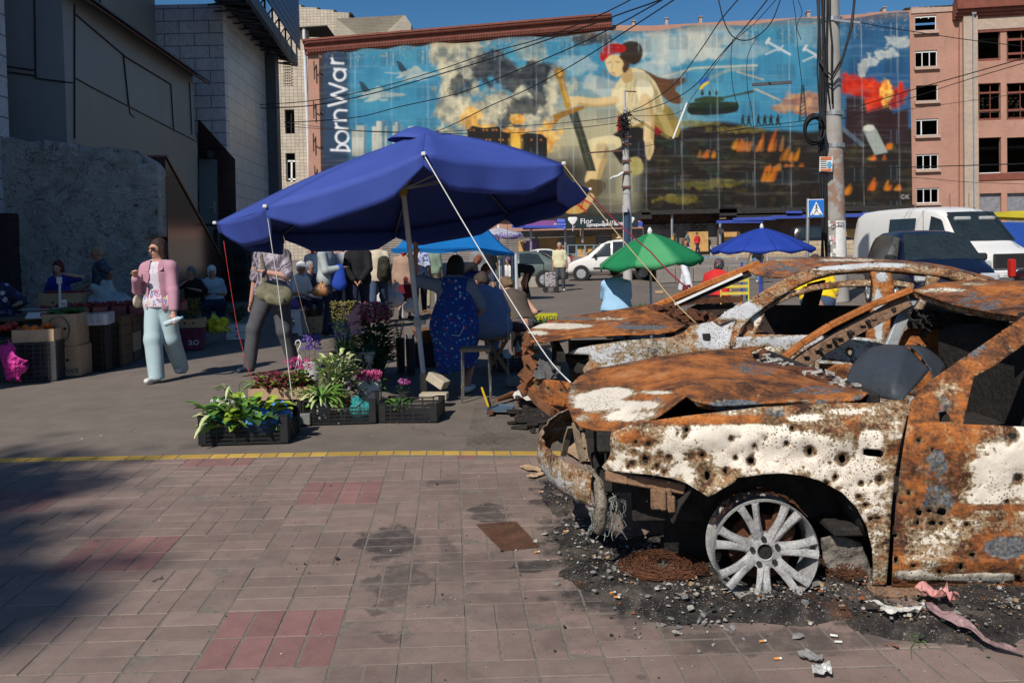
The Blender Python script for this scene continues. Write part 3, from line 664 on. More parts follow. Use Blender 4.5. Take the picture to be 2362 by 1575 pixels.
def banner():
 NX, NZ=690, 235
 tl=fa(735, 118, .28);bl=fa(742, 520, .28);tr=fa(2096, 31, .28);br=fa(2104, 481, .28);V=[];
 for j in range(NZ+1):
  t=j/NZ
  for i in range(NX+1):
   s=i/NX;p=tl*(1-s)*(1-t)+tr*s*(1-t)+bl*(1-s)*t+br*s*t
   sag=.12*math.sin(s*16.3*math.pi)**2*(1-t*.5)+.03*math.sin(s*90+t*9)
   z=0.0
   if t<.02:z=.15*math.sin(s*40)*(1-t/.02)
   V.append(p+NA*(.02+sag)+Vc((0, 0, z)))
 F=[(j*(NX+1)+i, (j+1)*(NX+1)+i, (j+1)*(NX+1)+i+1, j*(NX+1)+i+1)for j in range(NZ)for i in range(NX)]
 PX=np.array([proj(p)for p in V]);col=cv.sample(PX[:, 0], PX[:, 1])
 t=NT('printed_mesh');c=t.attr('print', 'Color');w_=t.noise(1.5, 4, .6, t.mapping((2, 2, .3)))
 t.fin(t.mix(.25, c, t.mix(1, c, t.ramp(w_, [(.35, (.7, .7, .7)), (.65, (1.25, 1.25, 1.25))]), 'MULTIPLY')), .8, 0, None, .25)
 o=mo('banner', V, F, t.m, smooth=True, attrs={'print':col})
 tag(o, 'huge printed war mural of a seated youth with a sword on the brick block', 'banner')
banner()
mb=MB()
rs=random.Random(9)
for k in range(6):
 u=715+rs.uniform(8, 12);v=165+k*82+rs.uniform(-8, 8);p=fa(u, v, .3);mb.bar(p, p+NA*.9+DX*.6+Vc((0, 0, .3)), .09);mb.bar(p+Vc((0, 0, -.9)), p+Vc((0, 0, .9)), .1)
mb.build('bracket', mat('black_iron', (.03, .03, .03), .6), bannerb)
tb=thing('tiled_building', 'cream tiled building with stepped roofline rising behind the left end of the banner', 'building')
def back(u, v, Y):return at(u, v, Y)
def flat(name, pts, Y, m, parent, dep=.8, holes=()):
 P=[back(u, v, Y)for u, v in pts];ol=[(p.x, p.z)for p in P];hs=[]
 for(a, b, c, d)in holes:
  q=back(a, b, Y);r_=back(c, d, Y);hs.append([(q.x, r_.z), (r_.x, r_.z), (r_.x, q.z), (q.x, q.z)])
 Q, T=trp(ol, hs, 4)
 return mo(name, [(x, Y, z)for x, z in Q], T, m, parent, smooth=False, solid=dep, offset=1 if True else-1, flip=False)
flat('wall', [(560, 600), (560, 66), (713, 66), (713, 600)], 88, M_TILE, tb, .5, [(656, 145, 676, 200), (659, 255, 683, 310), (661, 355, 685, 420)])
flat('wall', [(640, 90), (640, 28), (707, 28), (708, 33), (743, 34), (744, 38), (780, 39), (781, 44), (815, 45), (816, 120), (640, 120)], 108, M_TILE, tb, 3)
mb=MB()
for(a, b, v)in((640, 709, 26), (708, 745, 31.5), (744, 782, 36.5), (781, 818, 42.5)):
 p=at(a, v, 107.6);q=at(b, v, 107.6);mb.box(((p+q)/2), ((q-p).length, 4, .28))
mb.build('roof_cap', mat('black_felt', (.03, .03, .03), .8), tb)
mb=MB();p=at(667, 66, 87.5);q=at(752, 64, 87.5);mb.prism([at(667, 66, 86.6), at(752, 61, 86.6), at(772, 88, 90), at(700, 86, 90)], (0, .4, .2));mb.build('roof', mat('black_felt', (.03, .03, .03), .8), tb)
mb=MB();mb.tube([at(701, 66, 86.9), at(712, 350, 86.9), at(714, 420, 86.9)], .17, 8);mb.build('downpipe', mat('pale_pipe', (.6, .62, .66), .5), tb)
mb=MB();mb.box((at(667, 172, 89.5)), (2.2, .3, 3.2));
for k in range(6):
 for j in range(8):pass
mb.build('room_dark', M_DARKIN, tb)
mb=MB()
for i in range(5):p=at(656+i*4.6, 145, 87.6);q=at(656+i*4.6, 200, 87.6);mb.bar(p, q, .1)
for j in range(9):p=at(656, 146+j*6.5, 87.55);q=at(676, 146+j*6.5, 87.55);mb.bar(p, q, .1)
mb.build('lattice_window', M_TILE, tb)
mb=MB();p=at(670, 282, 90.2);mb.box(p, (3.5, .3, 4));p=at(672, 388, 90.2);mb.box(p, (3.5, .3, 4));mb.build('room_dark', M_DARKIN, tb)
mb=MB()
for(u0, v0, u1, v1)in[(661, 372, 685, 420)]:
 for(a, b, c, d)in[(u0, v0, u0, v1), (u1-1, v0, u1-1, v1), (u0+12, v0, u0+12, v1), (u0, v0, u1, v0), (u0, 414, u1, 414)]:mb.bar(at(a, b, 87.9), at(c, d, 87.9), .16)
mb.build('window', M_WHITEF, tb)
mb=MB();mb.bar(at(660, 282, 87.9), at(683, 282, 87.9), .12);mb.bar(at(672, 256, 87.9), at(672, 310, 87.9), .1);mb.build('window', M_DARKIN, tb)
at2=thing('attic', 'low white brick roof hut with black felt cap behind the brick cornice', 'roof hut')
flat('wall', [(790, 130), (792, 66), (944, 58), (958, 78), (958, 130)], 96, brickmat('white_brick', (.5, .46, .38), (.42, .38, .3), (.2, .17, .13), 1, .3, .14, ms=.02), at2, 4)
mb=MB();mb.prism([at(788, 66, 95.2), at(942, 54, 95.2), at(956, 72, 95.2), at(950, 74, 95.2), at(940, 60, 95.2), at(790, 69, 95.2)], (0, 4.5, 0));mb.build('roof', mat('black_felt', (.03, .03, .03), .8), at2)
mb=MB();p=at(756, 40, 106);mb.lathe([(.3, -.6), (.3, .5), (.5, .55), (.5, .75), (.1, .9)], p, 8);tag(mb.build('chimney_cowl', mat('black_iron', (.03, .03, .03), .6)), 'small dark chimney cowl on the stepped roof', 'chimney')
#  shaded building on the left
def gmat(name, c1, c2, scale=.6):
 return mat(name, c1, .75, var=.12, scale=scale, bump=.1, bscale=8)
M_PANEL=mat('grey_wall_sheet', (.24, .26, .26), .55, .1, var=.07, scale=.5, bump=.06, bscale=3, bd=.01, fine=.15)
M_PANELW=mat('olive_wall_sheet', (.245, .25, .228), .55, .1, var=.07, scale=.5, bump=.06, bscale=3, bd=.01, fine=.15)
M_MARB1=brickmat('marble_cladding_front', (.58, .60, .66), (.50, .52, .58), (.12, .13, .15), 1, 1.15, .48, .4, .02, True, 0, .5, .3)
M_MARB2=brickmat('marble_cladding_side', (.56, .57, .58), (.51, .52, .53), (.14, .14, .15), 1, 1.3, .55, .3, .014, False, math.pi/2, .5, .3)
M_GRAN=brickmat('brown_granite', (.050, .024, .024), (.042, .022, .024), (.015, .012, .012), 1, 1.2, .75, .16, .012, False, math.pi/2, .6, .1)
M_GRAN0=brickmat('brown_granite_front', (.055, .026, .026), (.045, .024, .026), (.015, .012, .012), 1, 1.6, .8, .2, .02, False, 0, .6, .1)
M_SEAM=mat('seam_black', (.02, .022, .025), .8, var=.2)
lb=thing('clad_building', 'tall shaded building at left with grey sheet walls, marble slabs and a brown granite corner', 'building')
def wall2(name, pts, p0, ang, m, parent, thick=.25, holes=()):
 """upright wall through p0 running at angle ang (0 = along X, 90 = straight away); corners from photo pixels"""
 d=Vc((math.cos(ang), math.sin(ang), 0));n=Vc((d.y, -d.x, 0));p0=Vc(p0)
 def pl(u, v):p=atpl(u, v, p0, n);return((p-p0).dot(d), p.z)
 ol=[pl(*p)if len(p)==2 else(p[0], p[1])for p in pts];hs=[[pl(*q)for q in h]for h in holes]
 P, T=trp(ol, hs, 3)
 o=mo(name, [p0+d*x+Vc((0, 0, z))for x, z in P], T, m, parent, smooth=False, solid=thick, offset=-1 if False else 1)
 return o, p0, d, n
def on(u, v, p0, n, off=0.0):return atpl(u, v, Vc(p0)+n*off, n)
S1=Vc((-10.9, 21, 0));n1=Vc((0, -1, 0))
a2=math.atan2(10, -.6);S2d=Vc((math.cos(a2), math.sin(a2), 0));n2=Vc((S2d.y, -S2d.x, 0))
xl=-26
mb=MB();mb.prism([(xl, 21, 0), (-10.9, 21, 0), (-10.9, 21, 17), (xl, 21, 17)], (0, .3, 0));mb.build('wall', M_PANEL, lb)
e1=S1+S2d*10.2
mb=MB();mb.prism([S1+Vc((0, .3, 0)), e1, e1+Vc((0, 0, 8.2)), S1+Vc((0, .3, 8.2))], n2*-.3);mb.build('wall', M_PANEL, lb)
def quadon(pts, p0, n, off, dep, mbb):
 q=[on(u, v, p0, n, off)for u, v in pts];mbb.prism(q, n*-dep)
mb=MB();quadon([(172, 182), (172, 640), (455, 640), (455, 322)], S1, n2, .03, .02, mb);mb.build('cladding_sheet', M_PANELW, lb)
mb=MB()
for k, (a, b)in enumerate([((172, 32), (290, 132)), ((290, 132), (394, 195)), ((285, 130), (299, 262)), ((299, 262), (309, 271)), ((394, 195), (401, 304)), ((437, 190), (443, 311)), ((172, 180), (213, 203)), ((213, 203), (455, 328)), ((172, 10), (172, 320))]):
 mb.bar(on(*a, S1, n2, .035), on(*b, S1, n2, .035), .035, .03)
for a, b in[((79, 0), (82, 172)), ((82, 172), (82, 181)), ((3, 152), (82, 163)), ((5, 165), (82, 175)), ((82, 181), (168, 192))]:
 mb.bar(on(*a, S1, n1, .02), on(*b, S1, n1, .02), .035, .03)
mb.build('seam', M_SEAM, lb)
U0=Vc((-13.55, 33, 0));mb=MB();mb.prism([(-13.55, 33, 5), (-12.3, 21.3, 5), (-12.3, 21.3, 19), (-13.55, 33, 19)], (-.3, 0, 0));mb.build('upper_wall', M_PANEL, lb)
mb=MB();q=Vc((-12.93, 27.2, 0));mb.bar(q+Vc((.02, 0, 6)), q+Vc((.02, 0, 19)), .04);mb.build('seam', M_SEAM, lb)
t=NT('blue_roof_sheet');wv=t.n('ShaderNodeTexWave');wv.inputs['Scale'].default_value=2.6;wv.bands_direction='Y';t.l(t.tc.outputs['Object'], wv.inputs['Vector'])
t.fin(t.mix(wv.outputs['Fac'], (.10, .135, .21), (.14, .18, .27)), .45, .3);t.bump(wv.outputs['Fac'], .8, .03);M_BROOF=t.m
mb=MB();o0=S1+Vc((.55, -.5, 8.0));o1=e1+Vc((.55, .4, 7.85));i0=S1+Vc((-.9, 0, 8.95));i1=e1+Vc((-.9, 0, 8.8))
N=60;V=[];
for k in range(N*2+1):
 t_=k/(N*2);up=.035*(k%2);a=o0.lerp(o1, t_);b=i0.lerp(i1, t_);V+=[a+Vc((0, 0, up)), b+Vc((0, 0, up))]
mb.add(V, [(2*k, 2*k+2, 2*k+3, 2*k+1)for k in range(N*2)]);mb.build('roof', M_BROOF, lb, solid=.03)
mb=MB();mb.prism([o0+Vc((-.06, 0, -.03)), o1+Vc((-.06, 0, -.03)), e1+Vc((0, .1, 8.15)), S1+Vc((0, 0, 8.3))], (0, 0, -.06));mb.build('soffit', mat('rusty_board', (.12, .05, .03), .9), lb)
mb=MB();mb.prism([(-15, 33, 0), (-10.95, 33, 0), (-10.95, 33, 11.2), (-15, 33, 11.2)], (0, .4, 0));mb.build('marble_wall', M_MARB1, lb)
m2a=Vc((-10.95, 33, 0));m2b=Vc((-11.35, 41, 0));m2c=Vc((-12.2, 45.5, 0));d2=(m2b-m2a).normalized();nn2=Vc((d2.y, -d2.x, 0))
mb=MB();mb.prism([m2a+Vc((0, .4, 0)), m2b, m2b+Vc((0, 0, 11.2)), m2a+Vc((0, .4, 11.2))], (-.4, 0, 0));mb.build('marble_wall', M_MARB2, lb)
mb=MB();mb.prism([m2b, m2c, m2c+Vc((0, 0, 11.0)), m2b+Vc((0, 0, 11.0))], (-.4, 0, 0));mb.build('marble_wall', M_MARB2, lb)
mb=MB();mb.bar(m2b+Vc((.1, -1.0, 0)), m2b+Vc((.1, -1.0, 10.8)), .55, .9);mb.build('column', mat('dark_steel_clad', (.07, .08, .095), .5), lb)
mb=MB();quadon([(457, 277), (460, 277), (542, 368), (547, 640), (457, 640)], m2a, n1, .05, .04, mb);mb.build('granite_wedge', M_GRAN0, lb)
dr=MB();quadon([(459, 366), (499, 368), (505, 640), (461, 640)], m2a, n1, .12, .06, dr);dro=dr.build('door', mat('grey_steel_door', (.17, .21, .23), .45, .3, var=.08), lb)
mb=MB();p=on(495, 478, m2a, n1, .2);mb.box(p, (.06, .06, .45));mb.box(p+Vc((-.08, -.03, 0)), (.25, .05, .05));mb.build('handle', mat('bright_steel', (.6, .6, .6), .3, .8), dro)
mb=MB();p=on(469, 358, m2a, n1, .25);mb.tube([p, p+Vc((.35, -.2, 0))], .16, 8);mb.build('lamp', M_SEAM, lb)
mb=MB();E0=Vc((-9.3, 30, 10.9));E1=Vc((-10.35, 41.5, 10.8));I0=Vc((-11.0, 30, 11.2));I1=Vc((-11.6, 41.5, 11.2))
mb.prism([E0, E1, I1, I0], (0, 0, .12));mb.bar(E0+Vc((0, 0, .1)), E1+Vc((0, 0, .1)), .18, .5)
mb.prism([Vc((-11, 24, 11)), I0, I0+Vc((0, 0, 1)), Vc((-11, 24, 12))], (-.2, 0, 0))
for k in range(14):
 a=E0.lerp(E1, k/13);b=I0.lerp(I1, k/13);mb.bar(a+Vc((0, 0, -.02)), b+Vc((0, 0, -.4)), .06);mb.bar(a, b+Vc((0, 0, -.1)), .06)
mb.build('eave', mat('blue_black_steel', (.045, .06, .09), .5, .3), lb)
mb=MB();s0=Vc((-9.2, 31, 11.7));s1=Vc((-10.15, 41.8, 11.6))
for k in range(13):
 z=k*.33;mb.bar(s0+Vc((0, 0, z)), s1+Vc((0, 0, z)), .05, .29)
mb.build('louvre_sign', mat('dark_blue_louvre', (.05, .085, .15), .4, .4), lb)
mb=MB()
for k in range(8):
 a=s0.lerp(s1, k/7)+Vc((-.15, 0, -.9));mb.bar(a, a+Vc((0, 0, 4)), .07);mb.bar(a, a+Vc((-1.2, 0, .2)), .07);mb.bar(a+Vc((0, 0, 1.8)), a+Vc((-1.2, 0, .2)), .05)
mb.build('sign_frame', M_SEAM, lb)
mb=MB();p=at(-60, 700, 19.5);q=at(4, 700, 19.5);mb.box(((p.x+q.x)/2, 19.8, 9), (q.x-p.x, .5, 14));mb.build('marble_pier', M_MARB1, lb)
mb=MB();q=at(38, 700, 19.5);mb.box(((p.x+q.x)/2, 19.7, 1.27), (q.x-p.x, .8, 2.55));mb.build('granite_foot', M_GRAN0, lb)
mb=MB()
for(x0, x1, y0, y1, z)in[(-22, -8.15, 5.4, 9.0, 10.2), (-24, -12.1, 5.5, 8.2, 17), (-40, -15.6, 5.5, 14, 22), (-40, -19, 5, 20.9, 17)]:  # unseen stepped blocks, sized to cast the shade over the left side
 mb.box(((x0+x1)/2, (y0+y1)/2, z/2), (x1-x0, y1-y0, z))
mb.build('unseen_shadow_blocks', M_MARB1, lb)
def concrete_mat():
 t=NT('peeling_concrete');P=t.tc.outputs['Object']
 n=t.noise(.9, 7, .7, None, .6);m=t.noise(3.5, 7, .72, None, .8);f=t.noise(22, 4, .6)
 col=t.ramp(n, [(.3, (.24, .225, .20)), (.46, (.44, .42, .38)), (.56, (.56, .53, .48)), (.7, (.32, .31, .29))])
 col=t.mix(t.ss(m, .56, .66), col, (.62, .62, .62));col=t.mix(t.ss(m, .4, .33), col, (.08, .08, .08))
 v=t.math('ABSOLUTE', t.math('SUBTRACT', t.noise(.75, 8, .62, t.mapping((1, 1, 1.6)), 1.2), .5));crk=t.ss(v, .012, .002)
 col=t.mix(t.math('MULTIPLY', crk, .7), col, (.06, .06, .055));v2=t.noise(5, 6, .75, None, .5);col=t.mix(t.ss(v2, .58, .64), col, (.52, .51, .48));col=t.mix(t.math('MULTIPLY', t.ss(v2, .40, .34), .7), col, (.09, .088, .08))
 drip=t.ss(t.noise(2.2, 6, .7, t.mapping((1.4, 1, .2))), .56, .66);col=t.mix(t.math('MULTIPLY', drip, .55), col, (.5, .5, .52))
 t.fin(col, .95, 0, None, .2);t.bump(t.math('ADD', t.math('ADD', m, t.math('MULTIPLY', f, .3)), t.math('MULTIPLY', v2, .8)), 1.0, .10);return t.m
M_CONC=concrete_mat()
cw=thing('concrete_wall', 'flaking grey concrete wall with faded black letters sprayed on it', 'wall')
rs=random.Random(31)
Yc=20.3
top=[(8, 323), (60, 325), (88, 331), (130, 333), (172, 336), (215, 341), (250, 347), (290, 346), (325, 352), (345, 364), (372, 378), (384, 392)]
ol=[(at(u, v, Yc).x, at(u, v, Yc).z+rs.uniform(-.03, .03))for u, v in top];xr=ol[-1][0]
ol=[(ol[0][0], 0)]+ol+[(xr, 1.95), (xr-.3, 1.9), (xr-.3, 0)]
P, T=trp(ol, [], .16)
V=[]
for x, z in P:
 y=Yc-.12*vn(np.array([x*.8+30]), np.array([z*.8]), 3)[0]-.05*vn(np.array([x*4+30]), np.array([z*4]), 5)[0]
 V.append((x, y, z))
mo('plaster', V, T, M_CONC, cw, smooth=True, solid=.5, offset=1)
M_GRAF=mat('spray_black', (.02, .02, .022), .8, alpha=None)
def stroke_mb(mb, pts, w, Y):
 for i in range(len(pts)-1):
  a=Vc((pts[i][0], Y, pts[i][1]));b=Vc((pts[i+1][0], Y, pts[i+1][1]))
  for q in range(5):
   if rs.random()<.72:mb.bar(a.lerp(b, q/5+.03), a.lerp(b, q/5+rs.uniform(.1, .2)), w*rs.uniform(.4, 1), .012)
mb=MB()
def gpx(pts):return[(at(u, v, Yc-.19).x, at(u, v, Yc-.19).z)for u, v in pts]
for st in([(120, 543), (124, 520), (136, 519), (141, 527), (134, 535), (122, 537), (140, 545)], [(152, 523), (155, 543), (163, 550), (172, 541), (176, 522)], [(187, 550), (195, 526), (204, 523), (216, 549), (222, 545), (230, 524)], arc(246, 538, 8, 60, 330, 10, 12)):
 stroke_mb(mb, gpx(st), .07, Yc-.19)
mb.build('sprayed_letters', M_GRAF, cw)
mb=MB();pz=[(at(255, 735, 19.9).x, 19.9, 0), (at(400, 735, 19.9).x, 19.9, 0)];mb.prism([pz[0], pz[1], (pz[1][0], 19.9, .75), (pz[0][0], 19.9, .75)], (0, .4, 0))
tag(mb.build('granite_plinth', M_GRAN0), 'low dark granite plinth at the foot of the concrete wall', 'plinth')
mb=MB();pts=[Vc((xr-.02, 20.3, 0)), Vc((-9.1, 27, 0)), Vc((-9.1, 27, 1.1)), Vc((xr-.02, 20.3, 3.85))]
mb.prism(pts, (-.4, 0, 0));sc_=mb.build('stair_cheek', M_GRAN);tag(sc_, 'polished brown granite stair cheek with a sloping top edge beside the concrete wall', 'stair wall')
mb=MB();mb.bar(pts[3]+Vc((-.2, 0, .03)), pts[2]+Vc((-.2, 0, .03)), .46, .05);mb.build('coping', mat('copper_trim', (.17, .08, .05), .4, .5), sc_)
mb=MB()
for k in range(14):mb.box((-10.1, 31.8-k*.36, .1+k*.0+(13-k)*.0+k*.0+(0)+(14-k)*.19/2), (1.7, .36, (14-k)*.19+.02))
tag(mb.build('stairs', mat('stair_concrete', (.12, .115, .11), .9)), 'dark concrete stairs climbing to the grey steel door', 'stairs')
kk=thing('kiosk', 'closed dark metal kiosk with shelves in the shade beside the granite wall', 'kiosk')
mb=MB();k0=at(500, 640, 27);k1=at(570, 640, 27)
for x in(k0.x, (k0.x+k1.x)/2, k1.x):mb.bar((x, 27, 0), (x, 27, 2.3), .09)
for z in(.5, 1.0, 1.5, 2.3):mb.box(((k0.x+k1.x)/2, 27.2, z), (k1.x-k0.x, .5, .05))
mb.build('rack', M_SEAM, kk);mb=MB();mb.box(((k0.x+k1.x)/2, 27.5, 1.2), (k1.x-k0.x, .1, 2.4));mb.build('back_panel', mat('kiosk_blue', (.03, .045, .05), .7, var=.4, scale=3), kk)
mb=MB();mb.box(((k0.x+k1.x)/2, 27.1, 2.45), (k1.x-k0.x+.3, 1.1, .08));mb.build('roof', M_SEAM, kk)
#  terrace, shops, street furniture in the middle distance
TZ=.75
M_KERB=mat('kerb_concrete', (.30, .27, .235), .9, var=.2, scale=1.5)
mb=MB();mb.add([(-60, 52, TZ), (90, 52, TZ), (90, 84, TZ), (-60, 84, TZ)], [(0, 1, 2, 3)]);mb.add([(-60, 47, -.008), (90, 47, -.008), (90, 52, TZ), (-60, 52, TZ)], [(0, 1, 2, 3)])
tag(mb.build('terrace', mat('terrace_paving', (.2, .17, .15), .9, var=.15, scale=1, stretch=(1, 1, 1)), recalc=False), kind='structure')
a=atz(1518, 654);b=atz(1830, 640);mb=MB()
for k in range(8):
 p=a.lerp(b, k/8);q=a.lerp(b, (k+.97)/8);mb.prism([p, q, q+Vc((0, 0, .62)), p+Vc((0, 0, .62))], (0, .45, 0))
mb.build('retaining_kerb', M_KERB, bevel=.02);tag(bpy.data.objects['retaining_kerb'], 'long low grey concrete retaining kerb behind the white minivan', 'kerb wall')
mb=MB();mb.prism([a+Vc((0, .45, .60)), b+Vc((0, .45, .60)), b+Vc((2, 12, .74)), a+Vc((-1, 12, .74))], (0, 0, -.05));tag(mb.build('sidewalk', mat('sidewalk_slabs', (.22, .19, .165), .9, var=.2, scale=2)), kind='structure')
mb=MB();a=at(1650, 615, 52);b=at(1990, 610, 52)
M_LIME=brickmat('limestone_blocks', (.5, .40, .27), (.42, .33, .22), (.22, .17, .12), 1, .55, .27, ms=.02, rot=0)
mb.prism([(a.x, 51.8, 0), (b.x, 51.8, 0), (b.x, 51.8, 1.62), (a.x+4, 51.8, 1.62), (a.x+2, 51.8, 1.35), (a.x, 51.8, 1.2)], (0, .5, 0))
tag(mb.build('limestone_wall', M_LIME), 'low beige limestone block wall running behind the blue umbrella', 'wall')
YS=70.0
shop=thing('shop_row', 'low burnt shop row with boarded windows and torn blue canopies under the banner', 'shops')
def sbox(mb, u0, v0, u1, v1, Y, dep, m=None):
 p=at(u0, v0, Y);q=at(u1, v1, Y);mb.box(((p.x+q.x)/2, Y+dep/2, (p.z+q.z)/2), (abs(q.x-p.x), dep, abs(p.z-q.z)), m=m)
def sidemat():
 t=NT('grey_siding');wv=t.n('ShaderNodeTexWave');wv.bands_direction='Z';wv.inputs['Scale'].default_value=1.6;t.l(t.tc.outputs['Object'], wv.inputs['Vector'])
 n=t.noise(.7, 5, .6);col=t.mix(t.ss(n, .4, .62), (.17, .145, .13), (.26, .225, .2));col=t.mix(t.ss(wv.outputs['Fac'], .2, .05), col, (.07, .06, .055))
 t.fin(col, .8);t.bump(wv.outputs['Fac'], .5, .03);return t.m
M_SIDE=sidemat()
mb=MB();sbox(mb, 880, 540, 1340, 640, YS, .3);sbox(mb, 1340, 530, 1485, 640, YS, .3);sbox(mb, 1485, 518, 1660, 640, YS+.6, .3);mb.build('wall', M_SIDE, shop)
mb=MB();sbox(mb, 1655, 505, 2010, 640, YS, .3);mb.build('wall', mat('burnt_brick', (.10, .07, .06), .95, var=.4, scale=.8), shop)
mb=MB();sbox(mb, 1480, 490, 1660, 520, YS+1, .3);mb.build('wall', brickmat('bare_red_brick', (.2, .09, .06), (.15, .07, .05), (.09, .07, .06), 1, .5, .16, ms=.02), shop)
M_SOOT=mat('sooty_timber', (.03, .027, .025), .95, var=.5)
mb=MB()
rs=random.Random(5)
for(u0, v0, u1, v1)in[(1190, 497, 1500, 505), (1480, 486, 1700, 491), (1660, 482, 2110, 488), (1700, 493, 1990, 500)]:sbox(mb, u0, v0, u1, v1, YS-1.2, 3.5)
for q in range(60):
 u=rs.uniform(1480, 1670);v=rs.uniform(490, 520);p=at(u, v, YS+.3);mb.bar(p, p+Vc((rs.uniform(-.8, .8), rs.uniform(-.4, .2), rs.uniform(-.9, .3))), .05)
for q in range(90):
 u=rs.uniform(1660, 2200);v=rs.uniform(484, 498);p=at(u, v, YS-.9);mb.bar(p, p+Vc((rs.uniform(-1.3, 1.3), rs.uniform(-.4, .2), rs.uniform(-.35, .2))), .06)
mb.build('burnt_canopy_frame', M_SOOT, shop)
M_OSB=mat('osb_board', (.50, .29, .10), .85, var=.2, scale=1.3, bump=.2, bscale=12)
M_OSBD=mat('osb_board_dark', (.34, .19, .07), .85, var=.25, scale=1.3, bump=.2, bscale=12)
for(u0, v0, u1, v1)in[(1196, 556, 1208, 600), (1243, 549, 1291, 571), (1327, 545, 1375, 570), (1243, 571, 1291, 597), (1327, 570, 1376, 592), (1411, 540, 1460, 590), (1587, 535, 1634, 580), (1548, 538, 1560, 580), (1670, 536, 1700, 570), (1880, 530, 2000, 552), (1880, 552, 2000, 572)]:
 mb=MB();sbox(mb, u0, v0, u1, v1, YS-.12, .06);mb.build('window_board', M_OSBD if v1<572 and u0<1400 else M_OSB, shop)
M_BLUEM=mat('blue_canopy_metal', (.06, .10, .42), .45, .2, var=.15, scale=2)
for k, (u0, v0, u1, v1, dv)in enumerate([(1654, 509, 1760, 515, -1), (1692, 503, 1790, 510, -3), (1780, 498, 1872, 505, -2), (1950, 494, 2020, 501, -1), (1990, 490, 2030, 497, -1), (1285, 505, 1305, 528, 0), (1195, 515, 1208, 523, 0), (1472, 512, 1482, 522, 0), (1180, 520, 1300, 526, 0), (1815, 487, 1850, 492, 0)]):
 mb=MB();a, b, c, d=at(u0, v0, YS-1.6), at(u1, v0+dv, YS-1.6), at(u1, v1+dv, YS-1.9), at(u0, v1, YS-1.9);mb.prism([a, b, c, d], (0, .25, 0))
 for j in range(1, 3):
  mb.bar(a.lerp(d, j/3)+Vc((0, -.04, 0)), b.lerp(c, j/3)+Vc((0, -.04, 0)), .05)
 mb.build('canopy', M_BLUEM, shop)
mb=MB()
for(u, v0, v1)in[(1304, 527, 620), (1225, 500, 590), (1661, 515, 575), (1550, 488, 545), (1500, 490, 505), (1344, 527, 560)]:p=at(u, v0, YS-.8);q=at(u, v1, YS-.8);mb.tube([p, q], .1, 6)
mb.build('post', M_ZINC, shop)
M_PURP=mat('purple_sign_face', (.22, .07, .24), .5, var=.12, scale=2)
sg=thing('purple_sign', 'long faded purple shop fascia with a grey post left of the black sign', 'sign')
mb=MB();a, b, c, d=at(1205, 510, YS-1.5), at(1283, 508, YS-1.5), at(1284, 527, YS-1.5), at(1206, 530, YS-1.5);mb.prism([a, b, c, d], (0, .2, 0));mb.build('fascia', M_PURP, sg)
mb=MB();
for(u, v)in((1214, 513), (1223, 525.5), (1280, 517), (1276, 523)):mb.box(at(u, v, YS-1.53), (.1, .03, .1))
mb.build('bolt', M_WHITEF, sg)
sg2=thing('wall_poster', 'small square purple poster on the shop wall under the purple fascia', 'poster');mb=MB();sbox(mb, 1212, 556, 1238, 574, YS-.15, .08);mb.build('sheet', M_PURP, sg2)
M_BLKS=mat('black_sign_face', (.018, .028, .03), .4, var=.15);M_WL=mat('white_lettering', (.75, .75, .75), .5, var=.05)
fs=thing('flower_shop_sign', 'black flower shop sign with broken white lettering and rose emblems', 'sign')
mb=MB();sbox(mb, 1303, 501.5, 1472, 524.5, YS-1.7, .25);sb=mb.build('sign_box', M_BLKS, fs)
def stext(s, u, v, size, name='lettering', bold=.0):
 p=at(u, v, YS-1.73);return txt(s, size, name, M_WL, fs, fmx(p, (1, 0, .022), (0, 0, 1)), .01, 'LEFT', bold)
stext('Flor', 1338, 511.5, .62);stext('a Lux', 1388, 512.5, .55);stext('супермаркет квітів', 1353, 520, .33, 'lettering', .01)
mb=MB()
for(u, v, w_, h_)in((1366, 509.5, 1, .6), (1380, 511, .5, .5), (1411, 509, .5, .5), (1417, 513, .8, .3), (1426, 514, .5, .4)):sbox(mb, u, v, u+w_, v+h_, YS-1.74, .03)
mb.build('letter_scrap', M_WL, fs)
for u in(1321, 1453):
 mb=MB();p=at(u, 509, YS-1.74);mb.lathe([(.05, -.32), (.2, -.2), (.36, .05), (.38, .2), (.3, .28)], p, 10, mtx=Matrix.Scale(.15, 4, (0, 1, 0)));mb.bar(p+Vc((0, 0, -.3)), p+Vc((-.02, 0, -.85)), .06, .03);mb.bar(p+Vc((0, 0, -.6)), p+Vc((.18, 0, -.45)), .08, .03);mb.build('rose_emblem', M_WL, fs)
def rlg(p, q, n, h, label, m, z=0.0, grp='railings by the shops'):
 r_=thing('railing', label, 'railing', group=grp)
 mb=MB()
 for k in range(n+1):
  a=p.lerp(q, k/n);mb.tube([a, a+Vc((0, 0, h))], .045, 6)
 mb.build('post', m, r_);mb=MB()
 for k in range(n):
  a=p.lerp(q, k/n);b=p.lerp(q, (k+1)/n)
  for zz in(h, h*.35):mb.bar(a+Vc((0, 0, zz)), b+Vc((0, 0, zz)), .05)
  for f_ in(.06, .94):
   c=a.lerp(b, f_);mb.bar(c+Vc((0, 0, h*.35)), c+Vc((0, 0, h)), .04)
 mb.build('rail', m, r_);return r_
M_RAIL=mat('pale_blue_pipe', (.16, .26, .32), .6, var=.2);M_RAILG=mat('grey_pipe', (.38, .36, .33), .6)
rlg(at(1586, 611, 46), at(1672, 616, 46), 2, .5, 'pale blue pipe railing beside the white trousers walker', M_RAIL)
rlg(at(1640, 603, 48), at(1770, 628, 40), 4, .9, 'grey sloping pipe handrail between green and blue umbrellas', M_RAILG)
